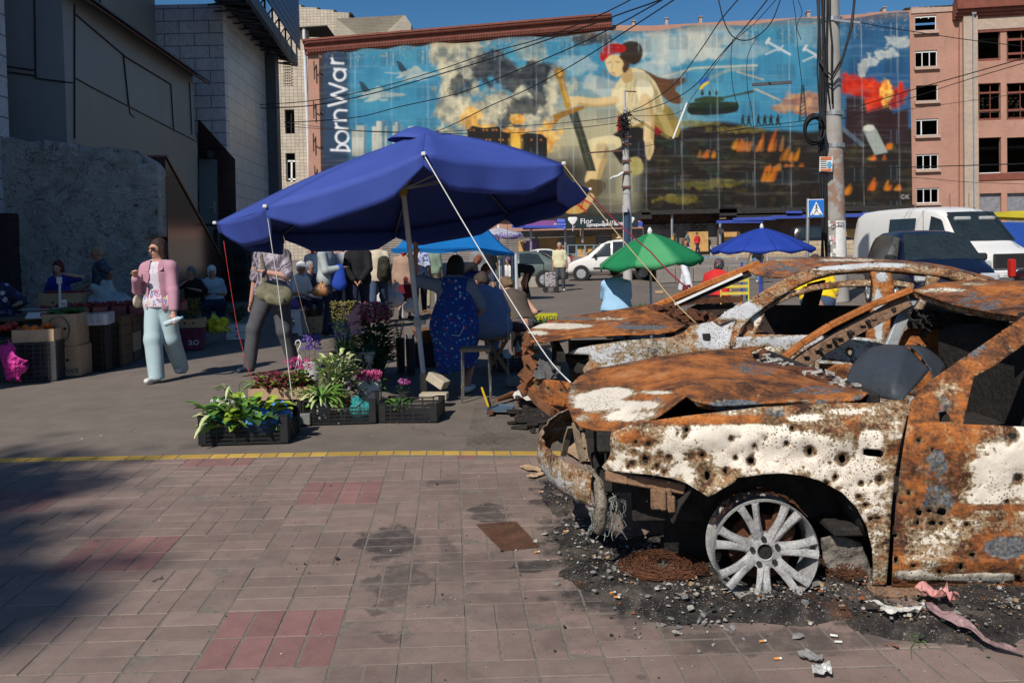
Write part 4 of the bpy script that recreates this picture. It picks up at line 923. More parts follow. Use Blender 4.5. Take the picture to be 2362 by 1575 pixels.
rlg(at(1310, 597, 62), at(1470, 597, 62), 8, 1.0, 'long pale blue railing behind the white minivan', M_RAIL)
#  poles and cables
M_POLE=NT('weathered_pole');t=M_POLE
n_=t.noise(2.5, 6, .7, t.mapping((1, 1, .3)));sz=t.n('ShaderNodeSeparateXYZ');t.l(t.tc.outputs['Object'], sz.inputs[0])
c_=t.ramp(n_, [(.3, (.22, .21, .2)), (.55, (.33, .32, .3)), (.75, (.26, .24, .22))])
rz_=t.math('MULTIPLY', t.ss(t.noise(4, 6, .7), .42, .56), t.math('MULTIPLY', t.ss(sz.outputs[2], 1.6, 2.4), t.ss(sz.outputs[2], 4.6, 3.3)))
c_=t.mix(t.math('MULTIPLY', rz_, .8), c_, (.24, .12, .07));t.fin(c_, .85);t.bump(t.noise(20, 4), .4, .01);M_POLE=t.m
M_CABLE=mat('black_cable', (.012, .012, .013), .6, bump=0);M_BAND=mat('pole_band', (.35, .36, .37), .4, .6)
YP=21.0
pole=thing('utility_pole', 'thick weathered concrete utility pole wrapped in black cables and paper notices', 'pole')
b0=at(1932, 700, YP);b0.z=0;t0=at(1913, -60, YP);b0=Vc((at(1929, 590, YP).x+.03, YP, 0))
mb=MB();mb.tube([b0, at(1929, 590, YP), at(1921, 300, YP), at(1913, -80, YP)], [.27, .245, .225, .2], 20);mb.build('shaft', M_POLE, pole, smooth='auto')
for v in(48, 263, 337):p=at(1917+v*.02, v, YP);mb=MB();mb.lathe([(.24, -.05), (.25, -.05), (.25, .05), (.24, .05)], p, 18);mb.build('band', M_BAND, pole)
mb=MB();mb.bar(at(1925, 47, YP-.22), at(1985, 53, YP-.6), .05);mb.build('hook', M_BAND, pole)
mb=MB()
rs=random.Random(8)
for k, (u, w_)in enumerate([(1884, .02), (1888, .03), (1891, .022), (1895, .02), (1906, .02), (1914, .025), (1899, .02)]):
 vs_=[-60, 60, 160, 260, 330, 420, 520, 600]if k<4 else[-60, 40, 100, 180, 240]
 mb.tube([at(u+rs.uniform(-3, 3)+v*.02, v, YP-.3)for v in vs_], w_, 5)
mb.build('cable_bundle', M_CABLE, pole, smooth=True)
mb=MB()
for k in range(8):
 cx, cy=1878+rs.uniform(-3, 3), 300+rs.uniform(-4, 4);rx, ry=rs.uniform(17, 26), rs.uniform(26, 38)
 mb.tube([at(cx+rx*math.cos(R(a)), cy+ry*math.sin(R(a)), YP-.32-.03*k)for a in range(0, 361, 20)], .018, 5)
mb.tube([at(1975, -40, YP-.5), at(1965, 60, YP-.5), at(1945, 130, YP-.5), at(1920, 175, YP-.4), at(1905, 165, YP-.4), at(1890, 140, YP-.4)], .03, 6)
mb.tube([at(1978, -40, YP-.5), at(1960, 75, YP-.5), at(1940, 150, YP-.5), at(1918, 188, YP-.4), at(1900, 160, YP-.4)], .022, 6)
mb.build('cable_coil', M_CABLE, pole, smooth=True)
M_PAPER=mat('notice_paper', (.7, .69, .66), .8, var=.12, scale=6);M_ORINK=mat('orange_ink', (.55, .16, .06), .8);M_BLINK=mat('blue_ink', (.1, .3, .5), .8)
nt=thing('notice', 'orange and blue printed paper notice tied high on the utility pole', 'notice')
p=at(1905, 379, YP-.36);mb=MB();mb.box(p, (.31, .015, .36), mtx=Matrix.Rotation(R(2), 4, 'Y'));mb.build('sheet', M_PAPER, nt)
mb=MB();mb.box(p+Vc((0, -.014, .14)), (.27, .01, .07));mb.box(p+Vc((0, -.014, -.14)), (.27, .01, .055));mb.build('print_band', M_ORINK, nt)
mb=MB();mb.ball(p+Vc((.08, -.01, -.02)), (.06, .012, .09));mb.build('emblem', M_BLINK, nt)
mb=MB()
for k in range(4):mb.box(p+Vc((-.06, -.014, .07-k*.05)), (.15, .008, .014))
mb.build('text_line', M_CABLE, nt)
nt=thing('notice', 'tall white paper sheet with a phone number low on the utility pole', 'notice')
mb=MB();
def wrap(mb, u0, v0, u1, v1, off, seg=6):
 p=at(u0, v0, YP);q=at(u1, v1, YP);cx=at(1927, (v0+v1)/2, YP).x;r_=.245+off;V=[]
 for k in range(seg+1):
  x=max(-.98, min(.98, ((p.x+(q.x-p.x)*k/seg)-cx)/r_));y=-math.sqrt(1-x*x)*r_
  V+=[(cx+x*r_, YP+y, q.z), (cx+x*r_, YP+y, p.z)]
 mb.add(V, [(2*k, 2*k+2, 2*k+3, 2*k+1)for k in range(seg)])
wrap(mb, 1919, 510, 1946, 596, .012);mb.build('sheet', M_PAPER, nt)
p=at(1932, 521, YP-.27);txt('066-4043', .085, 'phone_number', M_CABLE, nt, fmx(p, (1, 0, 0), (0, 0, 1)), .004);txt('ЗЕМЛЯ  КВАРТИРИ', .04, 'print', M_CABLE, nt, fmx(at(1932, 514, YP-.27), (1, 0, 0), (0, 0, 1)), .003)
nt=thing('torn_papers', 'layers of torn white and pink paper pasted round the foot of the utility pole', 'papers')
for k in range(46):
 u=rs.uniform(1903, 1940);v=rs.uniform(508, 590);w_=rs.uniform(3, 9);h_=rs.uniform(3, 12);mb=MB()if k==0 else mb
 mb.cur=0 if k%7 else 1;wrap(mb, u, v, min(u+w_, 1947), v+h_, .004+.0002*k, 2)
mb.build('paper_scrap', [M_PAPER, mat('pink_paper', (.6, .3, .32), .8)], nt)
M_SBLUE=mat('sign_blue', (.02, .16, .55), .4, var=.03, bump=0);M_SWHITE=mat('sign_white', (.78, .78, .78), .4, var=.03, bump=0)
cs=thing('crossing_sign', 'blue square pedestrian crossing sign on a thin grey post', 'road sign')
YC_=20.0;mb=MB();mb.tube([(at(1862, 700, YC_).x, YC_, 0), at(1862, 590, YC_), at(1864, 458, YC_)], .04, 8);mb.build('post', M_BAND, cs)
p=at(1882, 481, YC_-.06);mb=MB();mb.box(p, (.38, .02, .43));mb.build('back_plate', M_SWHITE, cs, bevel=.01)
mb=MB();mb.box(p+Vc((0, -.015, 0)), (.355, .012, .405));mb.build('face', M_SBLUE, cs)
def spx(pts, o=-.026):return[p+Vc((x*.38, o, z*.43))for x, z in pts]
mb=MB();mb.prism(spx([(-.4, -.36), (.4, -.36), (0, .37)]), (0, .006, 0));mb.build('triangle', M_SWHITE, cs)
mb=MB();mb.ball(spx([(0, .16)], -.03)[0], (.022, .006, .026), 8, 4)
for a, b, w_ in[((0, .1), (.02, -.06), .04), ((.02, -.06), (.1, -.28), .028), ((.02, -.06), (-.08, -.16), .028), ((-.08, -.16), (-.12, -.28), .024), ((0, .08), (-.09, -.02), .02), ((0, .08), (.1, .0), .02), ((-.3, -.3), (-.18, -.3), .03), ((.18, -.3), (.3, -.3), .03)]:
 A=spx([a], -.03)[0];B=spx([b], -.03)[0];mb.bar(A, B, w_, .006)
mb.build('walking_figure', M_CABLE, cs)
YQ=38.0
p2=thing('utility_pole', 'thinner pale utility pole with a wire tangle in front of the mural', 'pole')
mb=MB();mb.tube([(at(1448, 640, YQ).x, YQ, 0), at(1447, 500, YQ), at(1445, 430, YQ), at(1442, 250, YQ)], [.22, .2, .19, .1], 12);mb.tube([at(1442, 260, YQ), at(1441, 208, YQ)], .05, 6);mb.build('shaft', mat('pale_pole', (.4, .39, .38), .8, var=.15), p2, smooth='auto')
mb=MB();mb.tube([at(1446, 490, YQ-.2), at(1447, 612, YQ-.2)], .14, 8);mb.build('blue_pipe', mat('navy_pipe', (.03, .06, .12), .5), p2)
mb=MB()
for v in(300, 316, 334, 372, 398, 432):mb.bar(at(1412 if v in(350, 352)else 1434, v, YQ-.2), at(1456, v-1, YQ-.2), .09)
mb.bar(at(1356, 353, YQ-.2), at(1434, 348, YQ-.2), .06);mb.bar(at(1441, 211, YQ), at(1468, 212, YQ), .05);mb.build('crossarm', mat('rusty_steel', (.13, .06, .045), .8), p2)
mb=MB();mb.box(at(1441, 482, YQ-.35), (.22, .2, .3));mb.build('meter_box', mat('grey_box', (.4, .4, .42), .6), p2)
mb=MB()
for k in range(26):
 c=Vc((1441+rs.gauss(0, 5), 290+rs.gauss(0, 16), 0));pts=[]
 for j in range(7):pts.append(at(c.x+rs.gauss(0, 6), c.y+rs.gauss(0, 7), YQ-.25-rs.random()*.2))
 mb.tube(pts, .022, 4)
mb.build('wire_tangle', M_CABLE, p2)
mb=MB();mb.tube([at(1409, 413, YQ-.3), at(1416, 409, YQ-.6), at(1426, 406, YQ-.4), at(1437, 398, YQ-.2)], .06, 6);mb.build('lamp_arm', M_WHITEF, p2)
def cbl(pts, Y0, Y1, r, label, grp='overhead cables', n=26, m=None, name='cable'):
 pts=[Vc((u, v, 0))for u, v in pts];L=[0]
 for i in range(len(pts)-1):L.append(L[-1]+(pts[i+1]-pts[i]).length)
 out=[]
 for k in range(n+1):
  d=L[-1]*k/n;i=max(j for j in range(len(pts)-1)if L[j]<=d+1e-6);f_=(d-L[i])/max(L[i+1]-L[i], 1e-6)
  a=pts[max(i-1, 0)];b=pts[i];c=pts[i+1];e=pts[min(i+2, len(pts)-1)]
  q=.5*((2*b)+(c-a)*f_+(2*a-5*b+4*c-e)*f_*f_+(3*b-a-3*c+e)*f_**3)
  out.append(at(q.x, q.y, Y0+(Y1-Y0)*k/n))
 mb=MB();mb.tube(out, r*.8, 5);o=mb.build(name, m or M_CABLE, smooth=True);return tag(o, label, 'cable', grp)
cbl([(600, 242), (725, 232), (860, 206), (1010, 163), (1130, 122), (1240, 92), (1330, 58), (1400, 28), (1455, 0), (1500, -25)], 34, 20, .020, 'topmost of the black cables that fan across the mural to the upper right')
cbl([(600, 250), (720, 244), (860, 216), (1010, 173), (1120, 140), (1240, 100), (1340, 66), (1440, 30), (1525, 0), (1560, -20)], 34, 20, .025, 'second thick black cable from the top across the mural')
cbl([(655, 282), (720, 280), (830, 270), (920, 247), (1060, 215), (1200, 160), (1330, 105), (1440, 50), (1525, 2), (1550, -12)], 34, 20, .022, 'black cable passing over the painted smoke towards the upper right')
cbl([(985, 312), (1040, 290), (1130, 245), (1220, 205), (1330, 145), (1440, 75), (1555, 0), (1590, -25)], 34, 20, .022, 'lowest black cable of the fan, ending at the blue umbrella top')
cbl([(1445, 262), (1500, 235), (1560, 190), (1620, 110), (1660, 50), (1702, 0), (1720, -20)], 37, 22, .022, 'cable rising from the thin pole to the top edge right of the painted head')
cbl([(1447, 262), (1530, 240), (1600, 200), (1660, 130), (1730, 50), (1770, 0), (1785, -20)], 37, 22, .022, 'cable rising from the thin pole towards the painted drones')
cbl([(1450, 268), (1560, 262), (1600, 220), (1680, 110), (1740, 55), (1790, 0), (1800, -12)], 37, 22, .014, 'thin cable hugging the painted tank on its way up')
cbl([(1655, -10), (1670, 50), (1690, 85), (1720, 94), (1750, 82), (1780, 50), (1800, 0), (1805, -20)], 22, 22, .02, 'slack black loop hanging at the top edge above the tank')
cbl([(1827, -10), (1835, 40), (1840, 110), (1850, 196)], 22, 22, .012, 'thin wire hanging straight down to the painted tower')
cbl([(1690, 90), (1686, 140), (1690, 200), (1700, 240)], 22, 22, .012, 'thin wire dangling from the slack loop above the tank')
cbl([(1745, 88), (1725, 130), (1724, 200), (1735, 260), (1740, 310), (1746, 335)], 22, 22, .012, 'thin wire dangling over the painted soldiers')
cbl([(1450, 270), (1480, 280), (1530, 310), (1640, 345), (1760, 372), (1890, 382), (2000, 388), (2362, 378)], 37, 21, .018, 'cable from the thin pole passing low behind the thick pole')
cbl([(1450, 262), (1560, 330), (1250, 355), (1050, 352)][:1]+[(1540, 318), (1640, 308), (1760, 290), (1890, 272), (2090, 212), (2220, 175), (2362, 135)], 37, 21, .018, 'cable crossing the mural and the brick windows up to the right edge')
cbl([(1360, 352), (1440, 345), (1560, 325), (1700, 300), (1890, 285), (2090, 230), (2220, 188), (2362, 146)], 37, 21, .014, 'lower twin cable crossing to the right edge over the brick windows')
cbl([(1437, 266), (1400, 273), (1300, 284), (1150, 294), (1000, 305), (800, 300), (655, 282)], 37, 50, .02, 'cable running left from the thin pole above the blue umbrella')
cbl([(1437, 282), (1380, 290), (1280, 300), (1150, 308), (900, 306), (655, 292)], 37, 50, .02, 'second cable running left from the thin pole above the umbrella')
cbl([(1985, 53), (2050, 65), (2110, 74), (2230, 92), (2362, 108)], 20.5, 24, .014, 'thin wire from the top band of the thick pole to the right')
cbl([(1936, 275), (2000, 268), (2060, 258), (2200, 238), (2362, 215)], 20.8, 24, .008, 'very thin wire right of the thick pole at coil height')
cbl([(1930, 410), (2100, 410), (2230, 420), (2362, 425)], 20.8, 30, .01, 'faint wire right of the thick pole below the tied notice')
cbl([(1840, 0), (1850, 30), (1838, 60), (1848, 93)], 22, 22, .012, 'short curled wire end hanging left of the thick pole')
mb=MB();mb.bar(at(1736, 196, 26), at(1826, 190, 26), .09);tag(mb.build('tube_light', mat('lamp_housing', (.08, .08, .09), .5)), 'long dark tube lamp strung on wires in front of the painted sky', 'lamp')
mb=MB();mb.bar(at(1552, 320, 30), at(1584, 238, 30), .05);tag(mb.build('insulator_rod', M_WHITEF), 'white insulator rod slanting below the painted tank', 'insulator')
#  burnt cars
def burnt_mat(name, white=(.78, .71, .60), speck=True):
 t=NT(name);P=t.tc.outputs['Object']
 pw, pg, rg, po=t.attr('pw'), t.attr('pg'), t.attr('ring'), t.attr('po')
 n1=t.noise(5, 8, .68, None, .4);n2=t.noise(17, 6, .7, None, .3);n3=t.noise(70, 4, .65);nf=t.noise(260, 2, .6)
 st=t.noise(7, 6, .65, t.mapping((1, .35, 2.6), (0, .35, 0)), 1.2)
 f=t.math('ADD', t.math('MULTIPLY', n1, .45), t.math('ADD', t.math('MULTIPLY', st, .35), t.math('MULTIPLY', n3, .2)))
 f=t.math('ADD', t.math('MULTIPLY_ADD', f, 1.3, -.14), t.math('MULTIPLY', t.math('SUBTRACT', po, .3), .13))
 rust=t.ramp(f, [(.36, (.016, .011, .010)), (.44, (.055, .024, .014)), (.50, (.13, .050, .021)), (.56, (.27, .09, .024)), (.64, (.43, .14, .03)), (.74, (.42, .22, .10)), (.84, (.5, .36, .22))])
 rust=t.mix(t.ss(n2, .62, .70), rust, (.40, .27, .14))
 gm=t.ss(t.math('ADD', pg, t.math('MULTIPLY', t.math('SUBTRACT', n2, .5), 1.5)), .45, .56)
 grey=t.ramp(n3, [(.35, (.035, .040, .048)), (.5, (.10, .115, .13)), (.68, (.2, .2, .19))])
 col=t.mix(gm, rust, grey)
 w0=t.math('ADD', pw, t.math('ADD', t.math('MULTIPLY', t.math('SUBTRACT', t.math('ADD', n2, t.math('MULTIPLY', st, .8)), .9), .8), t.math('MULTIPLY', t.math('SUBTRACT', n3, .5), .5)))
 w0=t.math('SUBTRACT', w0, t.math('MULTIPLY', rg, .35))
 ol=t.ss(w0, .27, .42);col=t.mix(t.math('MULTIPLY', ol, .85), col, t.ramp(n3, [(.35, (.19, .135, .07)), (.65, (.38, .29, .18))]))
 wm=t.ss(w0, .43, .58)
 wc=t.mix(t.ss(n1, .35, .7), white, tuple(c*.82 for c in white));wc=t.mix(t.math('MULTIPLY', t.ss(nf, .56, .66), .35), wc, (.3, .2, .1))
 col=t.mix(wm, col, wc)
 sp=t.math('MULTIPLY', t.ss(t.vor(75, 'F1', P), .36, .24), t.ss(t.noise(4, 4, .6), .46, .56));col=t.mix(t.math('MULTIPLY', sp, .85), col, (.09, .06, .03))
 sp2=t.math('MULTIPLY', t.ss(t.vor(150, 'F1', P), .34, .22), t.ss(t.noise(5.5, 4, .6), .5, .58));col=t.mix(t.math('MULTIPLY', sp2, .8), col, (.26, .10, .03))
 col=t.mix(t.math('MULTIPLY', t.ss(rg, .25, .75), .85), col, t.ramp(n3, [(.4, (.05, .035, .02)), (.6, (.2, .13, .07))]))
 t.fin(col, t.ramp(w0, [(.4, (.9, .9, .9)), (.6, (.62, .62, .62))]), 0, None, .3)
 h=t.math('ADD', t.math('MULTIPLY', n2, .6), t.math('ADD', t.math('MULTIPLY', n3, .3), t.math('MULTIPLY', wm, .25)))
 t.bump(h, .7, .006);return t.m
M_BURN=burnt_mat('burnt_paint')
M_BURNG=burnt_mat('burnt_paint_grey', (.50, .52, .54))
M_CHAR=mat('char_black', (.022, .019, .017), .95, var=.6, scale=14, bump=.6, bscale=30, bd=.02)
M_RUSTD=mat('dark_rust', (.10, .038, .018), .92, var=.6, scale=10, bump=.6, bscale=50, bd=.01)
M_RUSTO=mat('orange_rust', (.36, .12, .03), .92, var=.45, scale=9, bump=.5, bscale=60, bd=.006)
M_ASHG=mat('pale_ash', (.36, .34, .31), .95, var=.45, scale=22, bump=.8, bscale=70, bd=.012)
M_ALU=mat('burnt_aluminium', (.34, .335, .33), .8, .15, var=.45, scale=16, bump=.7, bscale=45, bd=.008)
def field(u, v, blobs, base=0.0):
 out=np.full(u.shape, base, float)
 for(cu, cv_, ru, rv, am)in blobs:
  d=np.hypot((u-cu)/ru, (v-cv_)/rv);k=np.clip(1.35-d, 0, 1);k=k*k*(3-2*k)
  out=out*(1-k)+am*k
 return out
def pxp(name, outline, Yf, parent, m=M_BURN, holes=(), dots=(), step=9, pw=(0.0, ()), pg=(0.0, ()), po=(0.0, ()), thick=.005, dent=.010, wob=.006, seed=1):
 """steel panel: outline in photo pixels laid on a curved surface whose depth is Yf(u, v)"""
 hs=[]
 allh=[]
 for h in holes:
  if len(h)==2 and not isinstance(h[0], (tuple, list))or len(h)==3 and not isinstance(h[0], (tuple, list)):
   r=h[2]if len(h)>2 else 5;hs.append(circ(h[0], h[1], r, r*random.uniform(.8, 1.25), 9, .2));allh.append((h[0], h[1], r))
  elif len(h)in(4, 5)and not isinstance(h[0], (tuple, list)):
   hs.append(circ(h[0], h[1], h[2], h[3], 10, .15, h[4]if len(h)>4 else 0));allh.append((h[0], h[1], max(h[2], h[3])*.9))
  else:hs.append(h)
 P, T=trp(outline, hs, step);u, v=P[:, 0], P[:, 1]
 ring=np.zeros(len(P));dd=np.zeros(len(P))
 for(a, b, r)in allh:
  d=np.hypot(u-a, v-b);ring=np.maximum(ring, np.exp(-(np.maximum(d-r, 0)/(r*.7+3.2))**2));dd+=dent*np.exp(-(d/(r*1.7+4))**2)
 for(a, b, r)in dots:
  d=np.hypot(u-a, v-b);ring=np.maximum(ring, .9*np.exp(-(d/(r*1.05))**2));dd+=dent*.7*np.exp(-(d/(r*1.2))**2)
 wv=(vn(u*.022, v*.022, seed, 3)-.5)*wob*4+(vn(u*.006, v*.006, seed+3, 2)-.5)*wob*5
 V=[at(a, b, Yf(a, b)+dd[i]+wv[i])for i, (a, b)in enumerate(P)]
 o=mo(name, V, T, m, parent, attrs={'ring':ring, 'pw':field(u, v, pw[1], pw[0]), 'pg':field(u, v, pg[1], pg[0]), 'po':field(u, v, po[1], po[0])}, solid=thick, offset=0)
 return o
def plp(name, outline3, parent, m=M_BURN, step=.035, crown=.03, pw=(0.0, ()), pg=(0.0, ()), po=(0.0, ()), bumps=(), thick=.01, seed=1, holes=(), wob=.012, power=3.0):
 """steel panel seen from above: 3-D outline, inner height blended from the edge"""
 ol=[(p.x, p.y)for p in outline3];P, T=trp(ol, holes, step)
 B=[];
 n=len(outline3)
 for i in range(n):
  a, b=outline3[i], outline3[(i+1)%n];k=max(1, int((b-a).length/step))
  for j in range(k):B.append(a.lerp(b, j/k))
 B=np.array([(b.x, b.y, b.z)for b in B]);D=np.sqrt(((P[:, None, :]-B[None, :, :2])**2).sum(2))+1e-4
 W=1/D**power;z=(W*B[:, 2]).sum(1)/W.sum(1);dm=D.min(1);dm=dm/dm.max()
 z=z+crown*(1-(1-dm)**2)
 for(u, v, r, am)in bumps:
  cx, cy=u, v;z=z+am*np.exp(-((P[:, 0]-cx)**2+(P[:, 1]-cy)**2)/r**2)
 z=z+(vn(P[:, 0]*2.3+20, P[:, 1]*2.3, seed, 4)-.5)*wob*2*np.minimum(dm*3, 1)
 V=[Vc((a, b, c))for(a, b), c in zip(P, z)];px=np.array([proj(q)for q in V]);u, v=px[:, 0], px[:, 1]
 return mo(name, V, T, m, parent, attrs={'ring':np.zeros(len(V)), 'pw':field(u, v, pw[1], pw[0]), 'pg':field(u, v, pg[1], pg[0]), 'po':field(u, v, po[1], po[0])}, solid=thick, offset=-1)
def rbar(mb, pts, w, h=None):
 for i in range(len(pts)-1):mb.bar(pts[i], pts[i+1], w, h)
w1=thing('burnt_car', 'nearest burnt out car, bullet holed cream and rust fender and bare alloy wheel', 'car wreck', (0, 0, 0))
def Y1(u, v):
 y=3.38
 if v<1000:y+=.10*((1000-v)/80)**2*.8
 if v<925:y=3.38+.075+(925-v)/260*.33
 if u<1520:y+=.16*((1520-u)/130)**2
 if v>1290:y+=.05*((v-1290)/90)
 d=math.hypot(u-1766, (v-1285)*1.05)
 if d<260:y-=.028*math.exp(-((d-195)/32)**2)
 y-=.018*math.exp(-((v-1010)/26)**2)
 return y
def Y1d(u, v):
 y=3.385-.012*math.exp(-((v-1050)/60)**2)
 if v<1000:y+=.06*((1000-v)/80)if v>925 else.056+(925-v)/260*.30
 if v>1290:y+=.05*((v-1290)/70)-(.03 if v<1330 else 0)
 return y
fen=[(1410, 998), (1468, 975), (1583, 959), (1697, 946), (1762, 938), (1800, 937), (1934, 929), (2020, 930), (2070, 924), (2096, 921), (2092, 960), (2078, 1016), (2062, 1107), (2055, 1180), (2050, 1275), (2044, 1348), (2012, 1348), (2014, 1309), (2012, 1266), (1999, 1214), (1977, 1172), (1943, 1136), (1891, 1108), (1848, 1096), (1805, 1091), (1762, 1093), (1722, 1099), (1700, 1101), (1694, 1112), (1675, 1122), (1650, 1138), (1632, 1145), (1612, 1132), (1583, 1114), (1545, 1102), (1506, 1095), (1450, 1090), (1395, 1084), (1389, 1076), (1402, 1060), (1409, 1045), (1408, 1020)]
c5=lambda x, y:(1200+x*.3827, 900+y*.3827)
c6=lambda x, y:(1762+x*.4305, 900+y*.4305)
fh=[]
for(x, y, a, b)in[(1003, 238, 12, 14), (698, 313, 10, 11), (775, 325, 13, 12), (755, 420, 19, 22), (680, 440, 12, 12), (652, 457, 8, 8), (1097, 388, 11, 12), (1128, 515, 18, 27), (1238, 488, 10, 16), (1272, 290, 12, 12), (1390, 425, 20, 20), (1298, 407, 8, 9), (897, 403, 6, 7), (867, 495, 7, 7), (1412, 335, 7, 10), (825, 458, 6, 8)]:
 u, v=c5(x, y);fh.append((u, v, a*.3827, b*.3827))
for(x, y, a, b)in[(153, 203, 8, 10), (121, 282, 8, 9), (245, 325, 13, 22), (418, 365, 18, 26), (382, 463, 9, 9), (618, 475, 17, 14), (522, 497, 7, 7), (508, 572, 8, 7), (543, 614, 8, 8), (573, 690, 8, 7), (612, 686, 7, 6), (335, 498, 10, 7), (700, 480, 0, 0)][:-1]:
 u, v=c6(x, y);fh.append((u, v, a*.4305, b*.4305))
slot=[c6(*p)for p in[(530, 318), (545, 311), (620, 318), (638, 328), (640, 345), (628, 358), (560, 352), (532, 345)]]
dots=[(*c5(*p), r)for p, r in[((995, 275), 7), ((840, 388), 9), ((1037, 392), 8), ((685, 378), 7), ((1480, 285), 7), ((553, 410), 5), ((950, 262), 4), ((1340, 368), 5), ((1075, 472), 6), ((765, 490), 5), ((1318, 278), 6), ((1400, 380), 7), ((1102, 590), 8)]]+[(*c6(*p), r)for p, r in[((10, 253), 6), ((203, 208), 7), ((350, 385), 6), ((404, 525), 6), ((478, 350), 6), ((565, 488), 5), ((455, 447), 3), ((485, 410), 3), ((600, 200), 4), ((20, 150), 16), ((70, 160), 14)]]
dots+=[(random.uniform(1420, 2040), random.uniform(990, 1090), random.uniform(1.2, 3))for _ in range(90)]+[(random.uniform(1960, 2050), random.uniform(1090, 1330), random.uniform(1.5, 3.5))for _ in range(50)]
dots=[d for d in dots]
pxp('front_fender', fen, Y1, w1, holes=fh+[slot], dots=dots, step=7.5, pw=(.36, [(1560, 1050, 170, 70, .60), (1750, 1020, 190, 75, .82), (1900, 1070, 120, 60, .72), (1980, 1120, 75, 80, .66), (2000, 1230, 45, 110, .54), (1620, 1060, 50, 30, .42), (1850, 1090, 50, 20, .5), (1530, 1070, 30, 24, .44), (1470, 1010, 60, 20, .22), (1650, 968, 260, 13, .12), (1920, 985, 100, 20, .28), (1880, 948, 200, 15, .34), (2060, 975, 40, 55, .38), (1850, 965, 50, 8, .8), (1960, 950, 60, 6, .7), (1450, 1075, 60, 22, .62), (1700, 1085, 60, 8, .5), (2035, 1310, 30, 60, .42), (2010, 1020, 28, 32, .95)]), pg=(.12, [(1790, 950, 30, 16, .8), (1930, 1000, 60, 18, .38), (2050, 960, 40, 30, .5), (2040, 1320, 25, 40, .45)]), po=(.3, [(1660, 965, 260, 12, .9), (1450, 1000, 60, 18, .9)]), dent=.016, wob=.005, seed=5)
door=[(2057, 1352), (2060, 1275), (2064, 1190), (2072, 1110), (2084, 1030), (2101, 925), (2145, 878), (2235, 816), (2362, 729), (2440, 692), (2560, 670), (2700, 664), (2790, 668), (2776, 1388), (2362, 1367)]
dwin=[(2246, 870), (2291, 845), (2362, 795), (2440, 748), (2560, 712), (2700, 702), (2722, 990), (2362, 984), (2221, 978), (2234, 920)]
dh=[]
for(x, y, a, b)in[(827, 270, 13, 9), (777, 552, 8, 8), (735, 604, 8, 7), (830, 655, 18, 16), (950, 650, 27, 18), (885, 645, 14, 10), (900, 710, 20, 13), (950, 712, 12, 14), (823, 708, 10, 13), (1115, 880, 16, 10), (1360, 470, 18, 16), (1300, 598, 7, 7), (940, 970, 10, 10), (705, 908, 12, 14), (800, 940, 10, 8), (1055, 943, 11, 17), (700, 775, 14, 12), (1335, 245, 22, 16), (720, 415, 6, 22), (715, 520, 8, 30), (1360, 1000, 9, 9), (900, 320, 6, 6), (1085, 720, 10, 8)]:
 u, v=c6(x, y);dh.append((u, v, a*.43, b*.43))
mir=[c6(*p)for p in[(938, 118), (975, 112), (996, 140), (998, 168), (940, 170)]]
ddots=[(random.gauss(2160, 32), random.gauss(1110, 60), random.uniform(2, 7))for _ in range(130)]+[(random.uniform(2110, 2360), random.uniform(1000, 1340), random.uniform(1, 3))for _ in range(150)]+[(random.gauss(2190, 22), random.gauss(935, 30), random.uniform(2, 6))for _ in range(50)]
pxp('front_door', door, Y1d, w1, holes=dh+[dwin, mir], dots=ddots, step=7.5, pw=(.18, [(2300, 1090, 75, 90, .72), (2350, 1040, 30, 90, .8), (2270, 1150, 60, 40, .62), (2140, 1260, 60, 70, .52), (2180, 1240, 50, 30, .5), (2110, 1325, 55, 12, .8), (2260, 1330, 110, 11, .92), (2240, 1215, 90, 22, .5), (2430, 1150, 100, 120, .6), (2170, 1200, 90, 14, .5), (2160, 1100, 36, 80, .25), (2290, 1170, 110, 8, .15), (2320, 860, 40, 40, .35), (2190, 900, 40, 25, .42)]), pg=(.1, [(2160, 1100, 36, 85, .62), (2165, 1160, 40, 35, .75), (2320, 1262, 70, 32, .8), (2240, 800, 50, 40, .6), (2270, 1120, 35, 45, .5), (2175, 940, 24, 40, .6), (2330, 1010, 60, 15, .6)]), po=(.35, [(2080, 1100, 20, 160, .6), (2220, 900, 30, 80, .6), (2250, 1050, 14, 140, .9)]), dent=.012, wob=.004, seed=8)
rd=[(2782, 1388), (2796, 668), (2950, 690), (3120, 760), (3240, 880), (3250, 960), (3190, 1120), (3140, 1250), (3120, 1400)]
pxp('rear_door', rd, Y1d, w1, holes=[[(2850, 985), (2850, 735), (2950, 745), (3080, 810), (3160, 900), (3165, 975)]], step=22, pw=(.3, [(2950, 1150, 130, 90, .8)]), po=(.4, ()), seed=9)
rq=[(3126, 1400), (3146, 1250), (3196, 1120), (3256, 960), (3250, 900), (3400, 915), (3620, 935), (3690, 960), (3705, 1150), (3680, 1290), (3560, 1320), (3540, 1220), (3480, 1150), (3400, 1125), (3310, 1140), (3250, 1200), (3220, 1300), (3215, 1400)]
pxp('rear_wing', rq, Y1d, w1, step=22, pw=(.3, [(3500, 1030, 130, 60, .8)]), po=(.4, ()), seed=10)
rear_top=[at(3256, 905, 3.5), at(3680, 955, 3.5), Vc((4.55, 4.2, .80)), Vc((4.45, 5.0, .80)), Vc((3.7, 5.0, .86)), Vc((3.7, 4.2, .9))]
plp('boot_lid', rear_top, w1, po=(.4, ()), step=.08)
def AT(l):return[at(*p)for p in l]
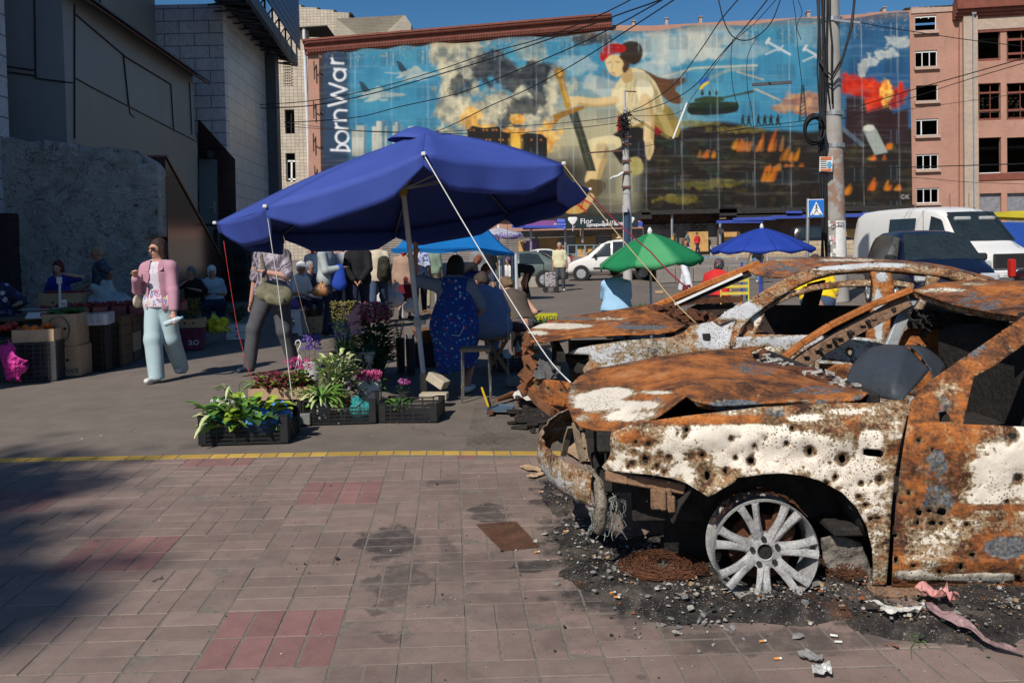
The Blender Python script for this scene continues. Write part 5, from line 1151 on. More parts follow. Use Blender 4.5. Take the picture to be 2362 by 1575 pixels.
hood=AT([(1409, 999, 3.60), (1450, 988, 3.53), (1495, 975, 3.48), (1540, 945, 3.46), (1583, 912, 3.46), (1600, 925, 3.45), (1655, 936, 3.44), (1700, 933, 3.44), (1800, 926, 3.44), (1880, 922, 3.45), (1953, 915, 3.47), (2004, 905, 3.53), (1940, 892, 3.78), (1869, 878, 4.0), (1804, 859, 4.28), (1762, 845, 4.5), (1739, 826, 4.75), (1733, 808, 4.95), (1765, 797, 5.05), (1682, 804, 5.05), (1600, 812, 5.05), (1521, 822, 5.05), (1414, 843, 5.03), (1361, 851, 5.0), (1334, 869, 4.75), (1313, 891, 4.45), (1303, 910, 4.2), (1308, 935, 4.0), (1320, 963, 3.82), (1336, 981, 3.72)])
plp('hood', hood, w1, step=.022, crown=.045, bumps=[(.75, 3.75, .22, .03), (1.3, 4.2, .3, .02), (1.0, 3.62, .08, .03)], pw=(.10, [(1375, 925, 62, 26, .98), (1420, 905, 50, 14, .9), (1470, 935, 60, 13, .85), (1440, 960, 55, 16, .75), (1520, 905, 45, 6, .7), (1345, 965, 25, 12, .45), (1320, 900, 12, 40, .42), (1490, 955, 30, 20, .45), (1860, 925, 80, 6, .4), (1650, 925, 40, 6, .35)]), pg=(.10, [(1740, 850, 80, 25, .5), (1880, 900, 90, 16, .52), (1700, 930, 90, 10, .75), (1520, 930, 40, 20, .45), (1440, 835, 50, 8, .5), (1660, 880, 60, 12, .35)]), po=(.45, [(1560, 860, 200, 30, 1.0), (1900, 910, 80, 10, .8)]), wob=.014, seed=14)
pxp('hood_lip', [(1600, 927), (1655, 938), (1800, 928), (1953, 917), (2004, 906), (1985, 922), (1900, 933), (1780, 944), (1690, 950), (1640, 946), (1610, 940)], lambda u, v:3.455+(.02 if v>935 else 0), w1, step=7, pg=(.5, ()), po=(.5, [(1900, 925, 120, 12, 1)]), seed=3, wob=.003)
mb=MB()
mb.box((1.25, 4.35, .24), (1.1, 1.2, .04));mb.box((2.6, 4.25, .26), (2.6, 1.6, .04));mb.box((4.0, 4.25, .32), (1.4, 1.5, .04))
mb.box((1.50, 4.25, .55), (.04, 1.5, .55));mb.box((1.0, 4.3, .45), (.55, .6, .42));mb.ball((.75, 4.1, .5), (.2, .3, .18), 8, 5);mb.ball((1.2, 4.5, .55), (.3, .25, .15), 8, 5)
mb.box((.42, 4.25, .62), (.06, 1.2, .06));mb.box((.42, 4.25, .35), (.06, 1.3, .07))
for y in(3.75, 4.25, 4.75):mb.box((.42, y, .48), (.05, .05, .3))
mb.box((.8, 3.62, .62), (.9, .06, .09));mb.box((1.0, 3.66, .40), (1.0, .05, .28));mb.box((.55, 3.6, .44), (.35, .03, .07))
mb.build('engine_bay', M_CHAR, w1, bevel=.01)
mb=MB();cx, cz=1.017, .22
pts=[(math.cos(R(a)), math.sin(R(a)))for a in range(8, 176, 12)]
V=[]
for(c_, s_)in pts:V+=[(cx+c_*.40, 3.42, cz+s_*.375), (cx+c_*.38, 3.78, cz+s_*.36)]
mb.add(V, [(2*k, 2*k+2, 2*k+3, 2*k+1)for k in range(len(pts)-1)])
mb.add([(cx-.36, 3.78, .02), (cx+.36, 3.78, .02), (cx+.36, 3.78, .56), (cx-.36, 3.78, .56)], [(0, 1, 2, 3)]);mb.build('wheel_arch', M_CHAR, w1, smooth='auto', solid=.01)
pxp('arch_liner', [(1893, 1240), (1930, 1232), (1985, 1250), (2005, 1300), (2012, 1345), (2005, 1362), (1990, 1350), (1970, 1320), (1955, 1345), (1930, 1330), (1900, 1300)], lambda u, v:3.52, w1, m=mat('flaky_liner', (.17, .15, .13), .95, var=.5, scale=20, bump=1, bscale=40, bd=.02), step=10, wob=.03)
mb=MB();a=at(1997, 1366, 3.43);b=at(2362, 1381, 3.43);c=b+(b-a)*1.4
for p, q in((a, b), (b, c)):mb.tube([p, q], .032, 8)
mb.build('sill', mat('sill_rust', (.20, .12, .075), .95, var=.5, scale=9, bump=.8, bscale=50, bd=.01), w1, smooth='auto')
mb=MB();rbar(mb, AT([(1396, 1096, 3.52), (1450, 1105, 3.47), (1580, 1128, 3.45)]), .02, .045);p=at(1525, 1150, 3.44);mb.box(p, (.085, .03, .085));mb.box(p+Vc((.005, -.02, .0)), (.025, .02, .085));mb.box(p+Vc((.04, -.01, -.02)), (.03, .02, .07));mb.build('lower_rail', mat('rail_rust', (.21, .12, .07), .9, var=.5, scale=14, bump=.5, bscale=60), w1, bevel=.006)
def bumper():
 pth=[(.335, 3.59), (.27, 3.68), (.20, 3.85), (.155, 4.05), (.14, 4.25), (.16, 4.5), (.22, 4.75), (.31, 4.95), (.42, 5.05)]
 V=[];n=9
 P_=[]
 for i in range(len(pth)-1):
  for j in range(6):t_=j/6;P_.append((pth[i][0]*(1-t_)+pth[i+1][0]*t_, pth[i][1]*(1-t_)+pth[i+1][1]*t_))
 P_.append(pth[-1])
 for k, (x, y)in enumerate(P_):
  a=P_[max(k-1, 0)];b=P_[min(k+1, len(P_)-1)];d=Vc((b[0]-a[0], b[1]-a[1], 0)).normalized();nn=Vc((-d.y, d.x, 0))
  if nn.x>0:nn=-nn
  for j in range(n):
   s_=(j/(n-1)-.5);zz=.42+s_*.15+.02*k/len(P_);off=.035*math.cos(s_*2.6)+.006*math.sin(k*1.3+j)
   V.append(Vc((x, y, zz))+nn*off)
 F=[(k*n+j, k*n+j+1, (k+1)*n+j+1, (k+1)*n+j)for k in range(len(P_)-1)for j in range(n-1)]
 px=np.array([proj(q)for q in V]);u, v=px[:, 0], px[:, 1]
 return mo('bumper', V, F, M_BURNG, w1, attrs={'ring':np.zeros(len(V)), 'pw':field(u, v, [(1270, 1020, 40, 20, .3), (1260, 1100, 40, 30, .55), (1330, 1170, 40, 30, .5)], .42), 'pg':np.full(len(V), .3), 'po':field(u, v, [(1290, 1000, 30, 30, 1)], .5)}, solid=.008)
bumper()
mb=MB();rbar(mb, AT([(1326, 975, 3.85), (1332, 1010, 3.85), (1345, 1065, 3.8)]), .022, .03);rbar(mb, AT([(1316, 985, 4.1), (1308, 1010, 4.15), (1300, 1050, 4.2)]), .03, .012);rbar(mb, AT([(1345, 1000, 4.3), (1352, 1060, 4.2)]), .02);rbar(mb, AT([(1345, 1085, 3.8), (1352, 1110, 3.7)]), .03, .05)
mb.build('lamp_bracket', mat('bracket_metal', (.20, .15, .10), .9, var=.5, scale=20), w1)
rs=random.Random(3)
mb=MB()
for k in range(46):
 p=at(rs.uniform(1372, 1432), rs.uniform(1120, 1200), 3.6);pts=[p]
 for j in range(5):pts.append(pts[-1]+Vc((rs.gauss(-.004, .012), rs.gauss(0, .008), -rs.uniform(.008, .03))))
 mb.tube(pts, .0018, 3)
mb.build('burnt_fibre', mat('fibre', (.2, .22, .2), .9, var=.5), w1)
mb=MB();rbar(mb, AT([(1806, 826, 4.86), (1850, 792, 4.85), (1915, 751, 4.85), (2010, 704, 4.83), (2103, 668, 4.80)]), .05, .035);mb.build('a_pillar', M_RUSTO, w1, bevel=.006)
mb=MB();rbar(mb, AT([(1838, 842, 4.88), (1870, 818, 4.88), (1950, 770, 4.88), (2030, 728, 4.86), (2093, 692, 4.84)]), .045, .075)
for k in range(9):mb.box(at(1860+k*26, 819-k*14.2, 4.84), (.03, .02, .02))
o_=mb.build('pillar_inner', mat('pillar_inner_metal', (.20, .12, .075), .9, var=.6, scale=16, bump=.5, bscale=60), w1, bevel=.004)
mb=MB()
for u, v in((1893, 806), (1926, 783), (1960, 766), (2003, 742), (2060, 713)):mb.box(at(u, v, 4.83), (.022, .03, .016), mtx=Matrix.Rotation(R(-28), 4, 'Y'))
mb.build('pillar_hole', M_CHAR, w1)
mb=MB();mb.prism(AT([(2043, 796, 4.86), (2070, 797, 4.86), (2117, 694, 4.9), (2092, 697, 4.9), (2066, 744, 4.88)]), (0, .03, 0));mb.build('b_pillar', mat('galvanised_strap', (.36, .38, .40), .55, .4, var=.3, scale=12), w1, bevel=.005)
pxp('far_front_door', [(1894, 830), (1900, 808), (1918, 783), (1960, 782), (2005, 787), (2034, 792), (2050, 805), (2050, 860), (1990, 850), (1960, 836)], lambda u, v:5.02, w1, step=9, holes=[(1960, 812, 5)], pw=(.5, [(1950, 805, 60, 20, .75)]), pg=(.3, ()), seed=4)
pxp('far_rear_door', [(2070, 800), (2085, 765), (2095, 757), (2180, 758), (2262, 765), (2300, 780), (2420, 790), (2420, 900), (2180, 880), (2075, 860)], lambda u, v:5.0-.03*math.exp(-((v-800)/18)**2), w1, step=9, holes=[(2130, 771, 4)], pw=(.05, ()), pg=(.15, [(2190, 790, 30, 14, .5)]), po=(1.0, ()), seed=6)
pxp('far_sill', [(1890, 838), (1960, 840), (2060, 855), (2300, 890), (2300, 960), (2050, 900), (1890, 862)], lambda u, v:4.95, w1, step=12, po=(.3, ()), pg=(.4, ()), seed=7)
pxp('far_fender', [(1361, 852), (1521, 823), (1765, 798), (1880, 815), (1880, 900), (1361, 960)], lambda u, v:5.09, w1, step=16, pw=(.4, ()), pg=(.4, ()))
roof=AT([(2103, 668, 4.80), (2193, 700, 4.4), (2291, 720, 4.0), (2366, 731, 3.74), (2440, 694, 3.72), (2560, 671, 3.72), (2700, 665, 3.72), (2850, 672, 3.72), (3000, 700, 3.75), (2880, 690, 4.3), (2760, 684, 4.85), (2560, 662, 4.95), (2362, 650, 4.95), (2235, 647, 4.93), (2160, 652, 4.9)])
plp('roof', roof, w1, step=.03, crown=.03, pw=(.1, [(2180, 668, 60, 6, .6), (2150, 672, 40, 5, .5), (2240, 655, 50, 4, .5)]), pg=(.3, [(2260, 700, 60, 22, .52), (2210, 675, 50, 8, .5)]), po=(.4, [(2180, 660, 60, 8, .9), (2330, 680, 70, 30, .7)]), wob=.02, seed=20)
pxp('roof_header', [(2100, 671), (2193, 702), (2291, 722), (2366, 733), (2366, 745), (2291, 737), (2193, 716), (2108, 684)], lambda u, v:4.82-(u-2100)/266*1.06, w1, step=7, pw=(.35, ()), po=(.5, ()), wob=.003)
mb=MB();rbar(mb, [at(2362, 735, 3.76), at(2420, 720, 4.2), at(2400, 700, 4.8)], .05);mb.prism(AT([(2226, 862, 4.5), (2250, 845, 4.6), (2352, 712, 4.6), (2290, 722, 4.6), (2265, 780, 4.55)]), (0, .06, 0));mb.build('inner_post', M_CHAR, w1)
mb=MB();mb.box((2.85, 4.2, .62), (.9, 1.25, .72));mb.box((2.45, 4.0, .4), (.5, .9, .3));mb.box((3.4, 4.2, .6), (.3, 1.4, .7));mb.build('dark_seat_fill', M_CHAR, w1, bevel=.05)  # black seat boxes added to darken the view through the door window
mb=MB();rs=random.Random(12)
for k in range(170):
 t_=rs.random();u=1745+230*t_+rs.gauss(0, 12);v=832+70*t_+rs.gauss(0, 9);p=at(u, v, 4.75-1.1*t_+rs.gauss(0, .04));p.z=min(p.z, .86)
 mb.box(p, (rs.uniform(.01, .06), rs.uniform(.01, .06), rs.uniform(.004, .02)), mtx=Matrix.Rotation(rs.uniform(-1, 1), 4, Vc((rs.random(), rs.random(), rs.random()))))
mb.build('cowl_ash', M_ASHG, w1)
mb=MB();rbar(mb, AT([(1745, 850, 4.5), (1850, 860, 4.2), (1920, 890, 3.9), (1985, 915, 3.6)]), .09, .06);mb.tube(AT([(1850, 852, 4.4), (1900, 880, 4.1), (1960, 900, 3.8)]), .03, 8);mb.ball(at(1762, 822, 4.85), (.03, .03, .05));mb.build('cowl', M_RUSTD, w1, bevel=.01)
mb=MB();rbar(mb, AT([(1993, 900, 3.7), (2012, 928, 3.55)]), .02, .006);rbar(mb, AT([(1965, 895, 3.9), (1982, 893, 3.9)]), .012);mb.build('wiper_stub', M_ALU, w1)
mb=MB()
for k in range(26):
 u=2100+k*7.4;v=722+rs.uniform(-10, 22)+k*.9;p=at(u, v, 4.75);q=[p]
 for j in range(4):q.append(q[-1]+Vc((rs.gauss(.015, .02), rs.gauss(0, .02), rs.gauss(-.008, .016))))
 mb.tube(q, rs.uniform(.004, .011), 4)
mb.prism(AT([(2098, 712, 4.95), (2150, 715, 4.95), (2300, 735, 4.9), (2300, 765, 4.9), (2100, 757, 4.95)]), (0, .04, 0));mb.build('seat_springs', M_CHAR, w1)
def liner():
 lo=AT([(1950, 888, 4.05), (1975, 905, 3.95), (2010, 915, 3.85), (2050, 921, 3.75), (2080, 922, 3.68)]);hi=AT([(1985, 820, 4.45), (2010, 800, 4.5), (2045, 794, 4.5), (2090, 797, 4.45), (2145, 852, 4.1)])
 mid=AT([(1962, 850, 4.22), (1990, 838, 4.12), (2030, 836, 4.0), (2075, 845, 3.9), (2118, 885, 3.85)]);V=[];F=[];n=25
 def cat(a, s_):
  x=s_*(len(a)-1);i=min(int(x), len(a)-2);return a[i].lerp(a[i+1], x-i)
 for i in range(n):
  for j in range(n):
   s_=i/(n-1);t_=j/(n-1);a, b, c=cat(lo, s_), cat(mid, s_), cat(hi, s_);V.append(a*(1-t_)**2+(b*2-(a+c)*.5)*2*t_*(1-t_)+c*t_*t_)
 F=[(i*n+j, (i+1)*n+j, (i+1)*n+j+1, i*n+j+1)for i in range(n-1)for j in range(n-1)]
 b2=AT([(2090, 797, 4.45), (2130, 800, 4.5), (2165, 822, 4.5), (2185, 850, 4.4)]);b3=AT([(2145, 852, 4.1), (2150, 870, 4.1), (2155, 880, 4.1), (2160, 890, 4.1)]);o=len(V)
 for i in range(8):
  for j in range(8):
   a, b=cat(b2, i/7), cat(b3, i/7);V.append(a.lerp(b, j/7)+Vc((0, 0, .02*math.sin(j/7*3.14))))
 F+=[(o+i*8+j, o+(i+1)*8+j, o+(i+1)*8+j+1, o+i*8+j+1)for i in range(7)for j in range(7)]
 return mo('plastic_liner', V, F, mat('dull_black_plastic', (.045, .052, .062), .5, var=.15, scale=4, bump=.25, bscale=15, bd=.01), None, solid=.006)
tag(liner(), 'bowed dull black plastic arch liner lying on the dashboard of the nearest wreck', 'car liner')
def wheel(parent, cx, cz, Y, R_, rot=.1, steer=0.0):
 wp=bpy.data.objects.new('wheel', None);C.objects.link(wp);wp.parent=parent;wp.location=(cx, Y, cz);wp.rotation_euler=(R(-4), 0, steer)
 RX=Matrix.Rotation(R(90), 4, 'X')
 mb=MB();prof=[(R_*.97, -.01), (R_, .0), (R_*1.0, .012), (R_*.965, .02), (R_*.94, .035), (R_*.90, .09), (R_*.93, .16), (R_*.99, .175)]
 prof2=[(R_*.955, .0), (R_*.93, .018), (R_*.885, .09), (R_*.9, .17)]
 mb.lathe([(r, -z)for r, z in prof], n=60, mtx=RX, cap=False);mb.lathe([(r, -z)for r, z in prof2], n=60, mtx=RX, cap=False)
 mb.lathe([(R_*.955, 0), (R_*.97, .01), (R_*1.0, 0)], n=60, mtx=RX, cap=False);mb.build('rim', M_ALU, wp, smooth='auto')
 for k in range(7):
  mb=MB()
  for sgn in(-1, 1):
   a0=rot+2*math.pi*k/7+sgn*.075;a1=rot+2*math.pi*k/7+sgn*.15
   pts=[];rs_=[]
   for j in range(7):
    t_=j/6;r=R_*(.27+.69*t_);a=a0*(1-t_)+a1*t_;yy=.035-.045*math.sin(t_*1.45)
    pts.append((r*math.cos(a), yy, r*math.sin(a)));rs_.append(.0115+.008*(1-t_)**2+.004*t_**3)
   mb.tube(pts, rs_, 8, flat=1.25)
  a=rot+2*math.pi*k/7;mb.ball((R_*.36*math.cos(a), .025, R_*.36*math.sin(a)), (.022, .014, .022), 8, 5)
  mb.build('spoke', M_ALU, wp, smooth='auto')
 mb=MB();mb.lathe([(.03, -.0), (.034, .004), (.036, .0), (.055, -.004), (.072, -.012), (.075, -.04), (.06, -.06)], n=30, mtx=RX@Matrix.Translation((0, 0, -.012)), cap=False);mb.build('hub', M_ALU, wp, smooth='auto')
 mb=MB();mb.lathe([(.0, 0), (.033, 0), (.033, -.05)], c=(0, .028, 0), n=20, mtx=RX);
 for k in range(5):
  a=rot+.3+2*math.pi*k/5;mb.lathe([(0, .003), (.0105, .003), (.0105, -.02)], c=(.053*math.cos(a), .004, .053*math.sin(a)), n=10, mtx=RX)
 mb.build('lug_hole', M_CHAR, wp)
 mb=MB();mb.lathe([(.0, 0), (R_*.62, 0), (R_*.62, -.02), (0, -.02)], c=(0, .10, 0), n=30, mtx=RX);mb.ball((.09, .07, .09), (.05, .04, .09), 8, 5);mb.build('brake_disc', M_RUSTD, wp, smooth='auto')
 return wp
wheel(w1, (at(1766, 1281, 3.40)).x, .205, 3.395, .2135, .12, R(-3))
wp=wheel(w1, (at(3375, 1290, 3.40)).x, .205, 3.40, .2135, .4, 0)
mb=MB()
c0=at(1766, 1281, 3.4)
for k in range(60):
 a0=R(rs.uniform(60, 150));r_=.22+rs.uniform(0, .012);a1=a0+rs.uniform(-.5, .2);pts=[(c0.x+r_*math.cos(a0+(a1-a0)*j/5), 3.42+rs.uniform(0, .1), .205+(r_+j*.001)*math.sin(a0+(a1-a0)*j/5))for j in range(6)];mb.tube(pts, .0015, 3)
mb.build('tyre_wire', M_RUSTD, w1)
w2=thing('burnt_car', 'second burnt out car behind, pale grey roof rail and rust orange hood', 'car wreck')
def Y2(u, v):return 5.75+max(0, (800-v))/190*.32+(.25*((1420-u)/110)**2 if u<1420 else 0)
hood2=AT([(1226, 789, 6.0), (1260, 787, 5.88), (1315, 778, 5.83), (1414, 772, 5.8), (1480, 771, 5.8), (1521, 769, 5.82), (1559, 762, 5.86), (1582, 749, 5.98), (1560, 738, 6.3), (1530, 722, 6.7), (1497, 702, 7.2), (1452, 709, 7.25), (1393, 719, 7.25), (1307, 731, 7.22), (1250, 746, 7.15), (1213, 762, 6.95), (1212, 774, 6.5)])
plp('hood', hood2, w2, step=.035, crown=.02, pw=(.08, [(1290, 752, 90, 8, .85), (1240, 768, 30, 7, .7), (1400, 735, 50, 5, .5)]), pg=(.15, [(1480, 755, 80, 7, .75), (1420, 745, 60, 5, .5), (1330, 735, 60, 4, .75)]), po=(.5, [(1330, 765, 100, 8, 1), (1450, 730, 60, 6, .9)]), wob=.02, seed=31)
fen2=[(1304, 817), (1330, 804), (1361, 797), (1441, 786), (1500, 781), (1548, 778), (1575, 768), (1592, 752), (1620, 746), (1645, 741), (1682, 717), (1709, 695), (1716, 700), (1700, 735), (1693, 751), (1686, 780), (1682, 810), (1675, 940), (1400, 960), (1352, 870), (1344, 852), (1350, 843), (1360, 830), (1358, 818), (1330, 818)]
pxp('front_fender', fen2, Y2, w2, m=M_BURNG, step=9, holes=[(1567, 764, 4)], dots=[(1640, 752, 3), (1682, 760, 4)], pw=(.40, [(1650, 765, 40, 35, 1.0), (1690, 725, 20, 20, .9), (1400, 815, 60, 20, .55), (1440, 840, 60, 30, .5), (1600, 745, 16, 8, .5), (1340, 810, 30, 8, .8), (1560, 790, 50, 20, .42)]), pg=(.42, [(1480, 800, 80, 22, .7), (1600, 760, 20, 14, .4), (1420, 790, 60, 8, .75)]), po=(.3, [(1590, 758, 30, 10, .9)]), seed=33)
rail2=[(1645, 742), (1682, 716), (1700, 711), (1756, 676), (1813, 643), (1850, 630), (1897, 619), (1996, 610), (2094, 611), (2178, 622), (2263, 645), (2330, 668), (2420, 705), (2410, 715), (2325, 684), (2250, 660), (2178, 640), (2094, 630), (2010, 625), (1925, 632), (1882, 643), (1850, 656), (1790, 690), (1735, 730), (1708, 760), (1693, 800), (1684, 800), (1690, 762), (1700, 742), (1690, 738), (1660, 752)]
pxp('roof_rail', rail2, Y2, w2, m=M_BURNG, step=7, pw=(.35, [(1700, 720, 60, 22, .75), (1900, 620, 60, 7, .95), (2030, 614, 60, 6, 1.0), (1960, 618, 40, 5, .9)]), pg=(.25, [(1720, 735, 30, 20, .5)]), po=(.4, [(1800, 660, 60, 20, .8), (2130, 630, 70, 12, .9)]), thick=.05, seed=35)
dframe=[(1700, 795), (1722, 745), (1742, 718), (1784, 692), (1826, 674), (1869, 660), (1910, 652), (1953, 648), (2010, 646), (2060, 648), (2108, 655), (2106, 668), (2098, 672), (2088, 662), (2050, 660), (1953, 661), (1880, 670), (1826, 686), (1790, 702), (1766, 716), (1756, 740), (1740, 772), (1900, 776), (1900, 786), (1700, 800)]
pxp('door_frame', dframe, lambda u, v:5.82+max(0, (800-v))/190*.26, w2, step=7, holes=[[(1722, 762), (1720, 752), (1728, 745), (1738, 744), (1740, 754), (1734, 764)]], pw=(.35, [(1745, 735, 14, 20, .6)]), pg=(.35, ()), po=(.4, ()), thick=.025, seed=37)
pxp('b_pillar', [(2008, 628), (2052, 632), (2058, 660), (2046, 790), (1996, 786), (2012, 700), (2014, 660)], lambda u, v:5.95-(v-630)/160*.12, w2, m=M_BURNG, step=8, pw=(.2, [(2022, 730, 12, 70, .95), (2030, 640, 14, 14, .8)]), po=(.6, ()), thick=.05, seed=39)
pxp('c_pillar', [(2140, 636), (2165, 640), (2150, 670), (2080, 800), (2060, 800), (2128, 680)], lambda u, v:5.97, w2, m=M_BURNG, step=8, pw=(.4, ()), po=(.5, ()), thick=.04)
pxp('door', [(1690, 800), (1700, 778), (1850, 772), (1985, 778), (2060, 786), (2300, 800), (2300, 960), (1680, 960)], lambda u, v:5.74, w2, m=M_BURNG, step=14, pw=(.48, [(1850, 785, 150, 8, .7)]), pg=(.3, ()), po=(.3, ()), seed=41)
pxp('rear_wing', [(2304, 800), (2304, 700), (2420, 706), (2560, 760), (2640, 800), (2650, 960), (2304, 960)], lambda u, v:5.76, w2, step=25, pw=(.4, ()), po=(.4, ()))
roof2=AT([(1760, 604, 7.2), (1742, 612, 7.12), (1723, 621, 7.02), (1740, 632, 6.85), (1757, 637, 6.7), (1807, 639, 6.45), (1868, 628, 6.15), (1900, 619, 6.08), (1996, 610, 6.08), (2094, 611, 6.08), (2178, 622, 6.08), (2263, 645, 6.1), (2300, 648, 6.6), (2290, 640, 7.0), (2200, 616, 7.15), (2120, 604, 7.2), (2021, 598, 7.22), (1924, 592, 7.22), (1827, 595, 7.22)])
plp('roof', roof2, w2, step=.04, crown=.015, pw=(.12, [(1960, 600, 90, 4, .55), (1800, 600, 50, 3, .4)]), pg=(.42, [(1820, 618, 60, 10, .55)]), po=(.4, [(1740, 625, 20, 8, 1)]), wob=.025, seed=43)
mb=MB();rbar(mb, AT([(1500, 712, 7.15), (1535, 696, 7.15), (1640, 651, 7.15), (1700, 628, 7.15), (1752, 606, 7.15)]), .05, .05);mb.build('a_pillar', M_RUSTO, w2, bevel=.008)
mb=MB();rbar(mb, AT([(1548, 708, 7.16), (1640, 668, 7.16), (1730, 629, 7.16)]), .04, .06);mb.build('pillar_inner', M_CHAR, w2)
mb=MB();rbar(mb, AT([(1556, 702, 7.12), (1640, 664, 7.12), (1712, 632, 7.12)]), .012, .02);mb.build('pillar_trim', M_WHITEF, w2)
mb=MB();mb.prism(AT([(1905, 646, 7.1), (1868, 655, 7.1), (1822, 800, 7.1), (1862, 800, 7.1)]), (0, .06, 0));mb.build('far_b_pillar', M_CHAR, w2)
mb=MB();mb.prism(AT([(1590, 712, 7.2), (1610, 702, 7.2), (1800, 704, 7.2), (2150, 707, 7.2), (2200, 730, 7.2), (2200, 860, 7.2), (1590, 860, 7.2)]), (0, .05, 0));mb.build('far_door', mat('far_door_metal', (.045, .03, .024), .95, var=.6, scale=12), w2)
mb=MB();rbar(mb, AT([(1712, 690, 7.16), (1600, 694, 7.16), (1540, 706, 7.14)]), .03, .05);mb.box((1.6, 6.5, .75), (.5, 1.2, .12));mb.build('dashboard', M_RUSTD, w2)
rs=random.Random(17);mb=MB()
for k in range(120):
 t_=rs.random();p=at(1500+140*t_, 712+28*t_+rs.gauss(0, 5), 7.0-.9*t_+rs.gauss(0, .06));mb.box(p, (rs.uniform(.02, .12), rs.uniform(.02, .1), rs.uniform(.005, .03)), mtx=Matrix.Rotation(rs.uniform(-.8, .8), 4, Vc((rs.random(), rs.random(), .3))))
mb.tube(AT([(1470, 722, 7), (1530, 725, 6.7), (1600, 738, 6.3), (1650, 745, 6)]), .012, 5);mb.build('cowl_scrap', M_RUSTD, w2)
mb=MB();mb.box((1.9, 6.6, .3), (2.4, 1.2, .04));mb.box((1.32, 6.5, .6), (.05, 1.45, .5));mb.box((.75, 6.55, .5), (.6, .8, .4));mb.box((2.9, 6.5, .5), (1.1, 1.3, .4));mb.ball((.62, 6.2, .62), (.25, .3, .15), 8, 5, jit=.1);mb.box((.33, 6.5, .7), (.05, 1.3, .06));mb.box((.3, 6.2, .5), (.04, .04, .45));mb.build('engine_bay', M_CHAR, w2)
pxp('bumper_beam', [(1215, 868), (1232, 872), (1290, 878), (1312, 882), (1320, 910), (1305, 938), (1260, 930), (1222, 905), (1214, 885)], lambda u, v:6.3-(u-1214)/110*.6, w2, step=6, holes=[(1235, 884, 3.5), (1247, 887, 3), (1300, 900, 3), (1270, 896, 3)], po=(.55, ()), pg=(.2, ()), thick=.05, wob=.008, seed=50)
mb=MB();rbar(mb, AT([(1214, 790, 6.3), (1217, 830, 6.3), (1221, 868, 6.3)]), .05, .07);rbar(mb, AT([(1221, 900, 6.2), (1240, 925, 6.1), (1274, 950, 5.9)]), .035, .06);mb.tube(AT([(1270, 938, 6), (1310, 945, 5.9)]), .035, 8);mb.tube(AT([(1290, 880, 6.1), (1292, 925, 6)]), .014, 6);mb.tube(AT([(1296, 880, 6.1), (1298, 925, 6)]), .012, 6)
for k in range(26):p=at(rs.uniform(1208, 1240), rs.uniform(775, 900), 6.25+rs.gauss(0, .08));mb.box(p, (rs.uniform(.02, .09), .03, rs.uniform(.02, .1)), mtx=Matrix.Rotation(rs.uniform(-1, 1), 4, 'Y'))
mb.build('front_frame', mat('frame_rust', (.17, .07, .032), .92, var=.6, scale=11, bump=.6, bscale=50, bd=.01), w2)
mb=MB();
for k in range(40):p=at(rs.gauss(1262, 12), rs.gauss(855, 8), 6.1+rs.gauss(0, .05));mb.box(p, (.05, .02, rs.uniform(.03, .09)), mtx=Matrix.Rotation(rs.uniform(-.9, .9), 4, 'Y'))
mb.build('radiator_scrap', mat('radiator_fins', (.13, .13, .13), .7, .3, var=.5, scale=30), w2)
#  ash, debris and litter round the wrecks
def ash_mat():
 t=NT('ash_bed');P=t.tc.outputs['Object']
 n=t.noise(6, 7, .7, None, .5);m=t.noise(45, 5, .7);f=t.noise(220, 2, .6)
 col=t.ramp(n, [(.34, (.018, .017, .017)), (.48, (.045, .040, .037)), (.6, (.105, .090, .078)), (.75, (.16, .135, .115))])
 col=t.mix(t.ss(m, .62, .7), col, (.3, .28, .25));col=t.mix(t.math('MULTIPLY', t.ss(t.noise(2.2, 4), .6, .68), .5), col, (.16, .06, .025))
 col=t.mix(t.ss(t.vor(95, 'F1', P), .16, .1), col, (.5, .48, .44))
 t.fin(col, .97, 0, None, .1);t.bump(t.math('ADD', m, t.math('MULTIPLY', f, .6)), .9, .012);return t.m
M_ASH=ash_mat()
ZONES=[]
def zone(u, v, ru, rv, h):
 p=atz(u, v);q=atz(u+ru, v);r_=atz(u, v+rv);ZONES.append((p.x, p.y, abs(q.x-p.x), abs(r_.y-p.y)*1.1, h))
for z_ in[(1360, 1250, 90, 70, .03), (1440, 1330, 130, 60, .045), (1600, 1380, 170, 50, .05), (1766, 1405, 150, 26, .05), (1880, 1390, 140, 45, .06), (1960, 1360, 60, 60, .07), (2130, 1440, 220, 55, .04), (2330, 1420, 170, 50, .04), (1290, 1150, 40, 60, .015), (1500, 1290, 150, 50, .05), (1700, 1300, 300, 60, .03), (2000, 1300, 300, 80, .04), (2300, 1380, 220, 40, .04), (1235, 965, 50, 14, .03), (1290, 985, 60, 20, .04), (1330, 1010, 90, 24, .04)]:zone(*z_)
def ashH(x, y):
 k=0
 for(a, b, rx, ry, h)in ZONES:
  d=math.hypot((x-a)/rx, (y-b)/ry);
  if d<1.4:k=max(k, h*(1-sst(np.array(d), .35, 1.4)))
 return float(k)
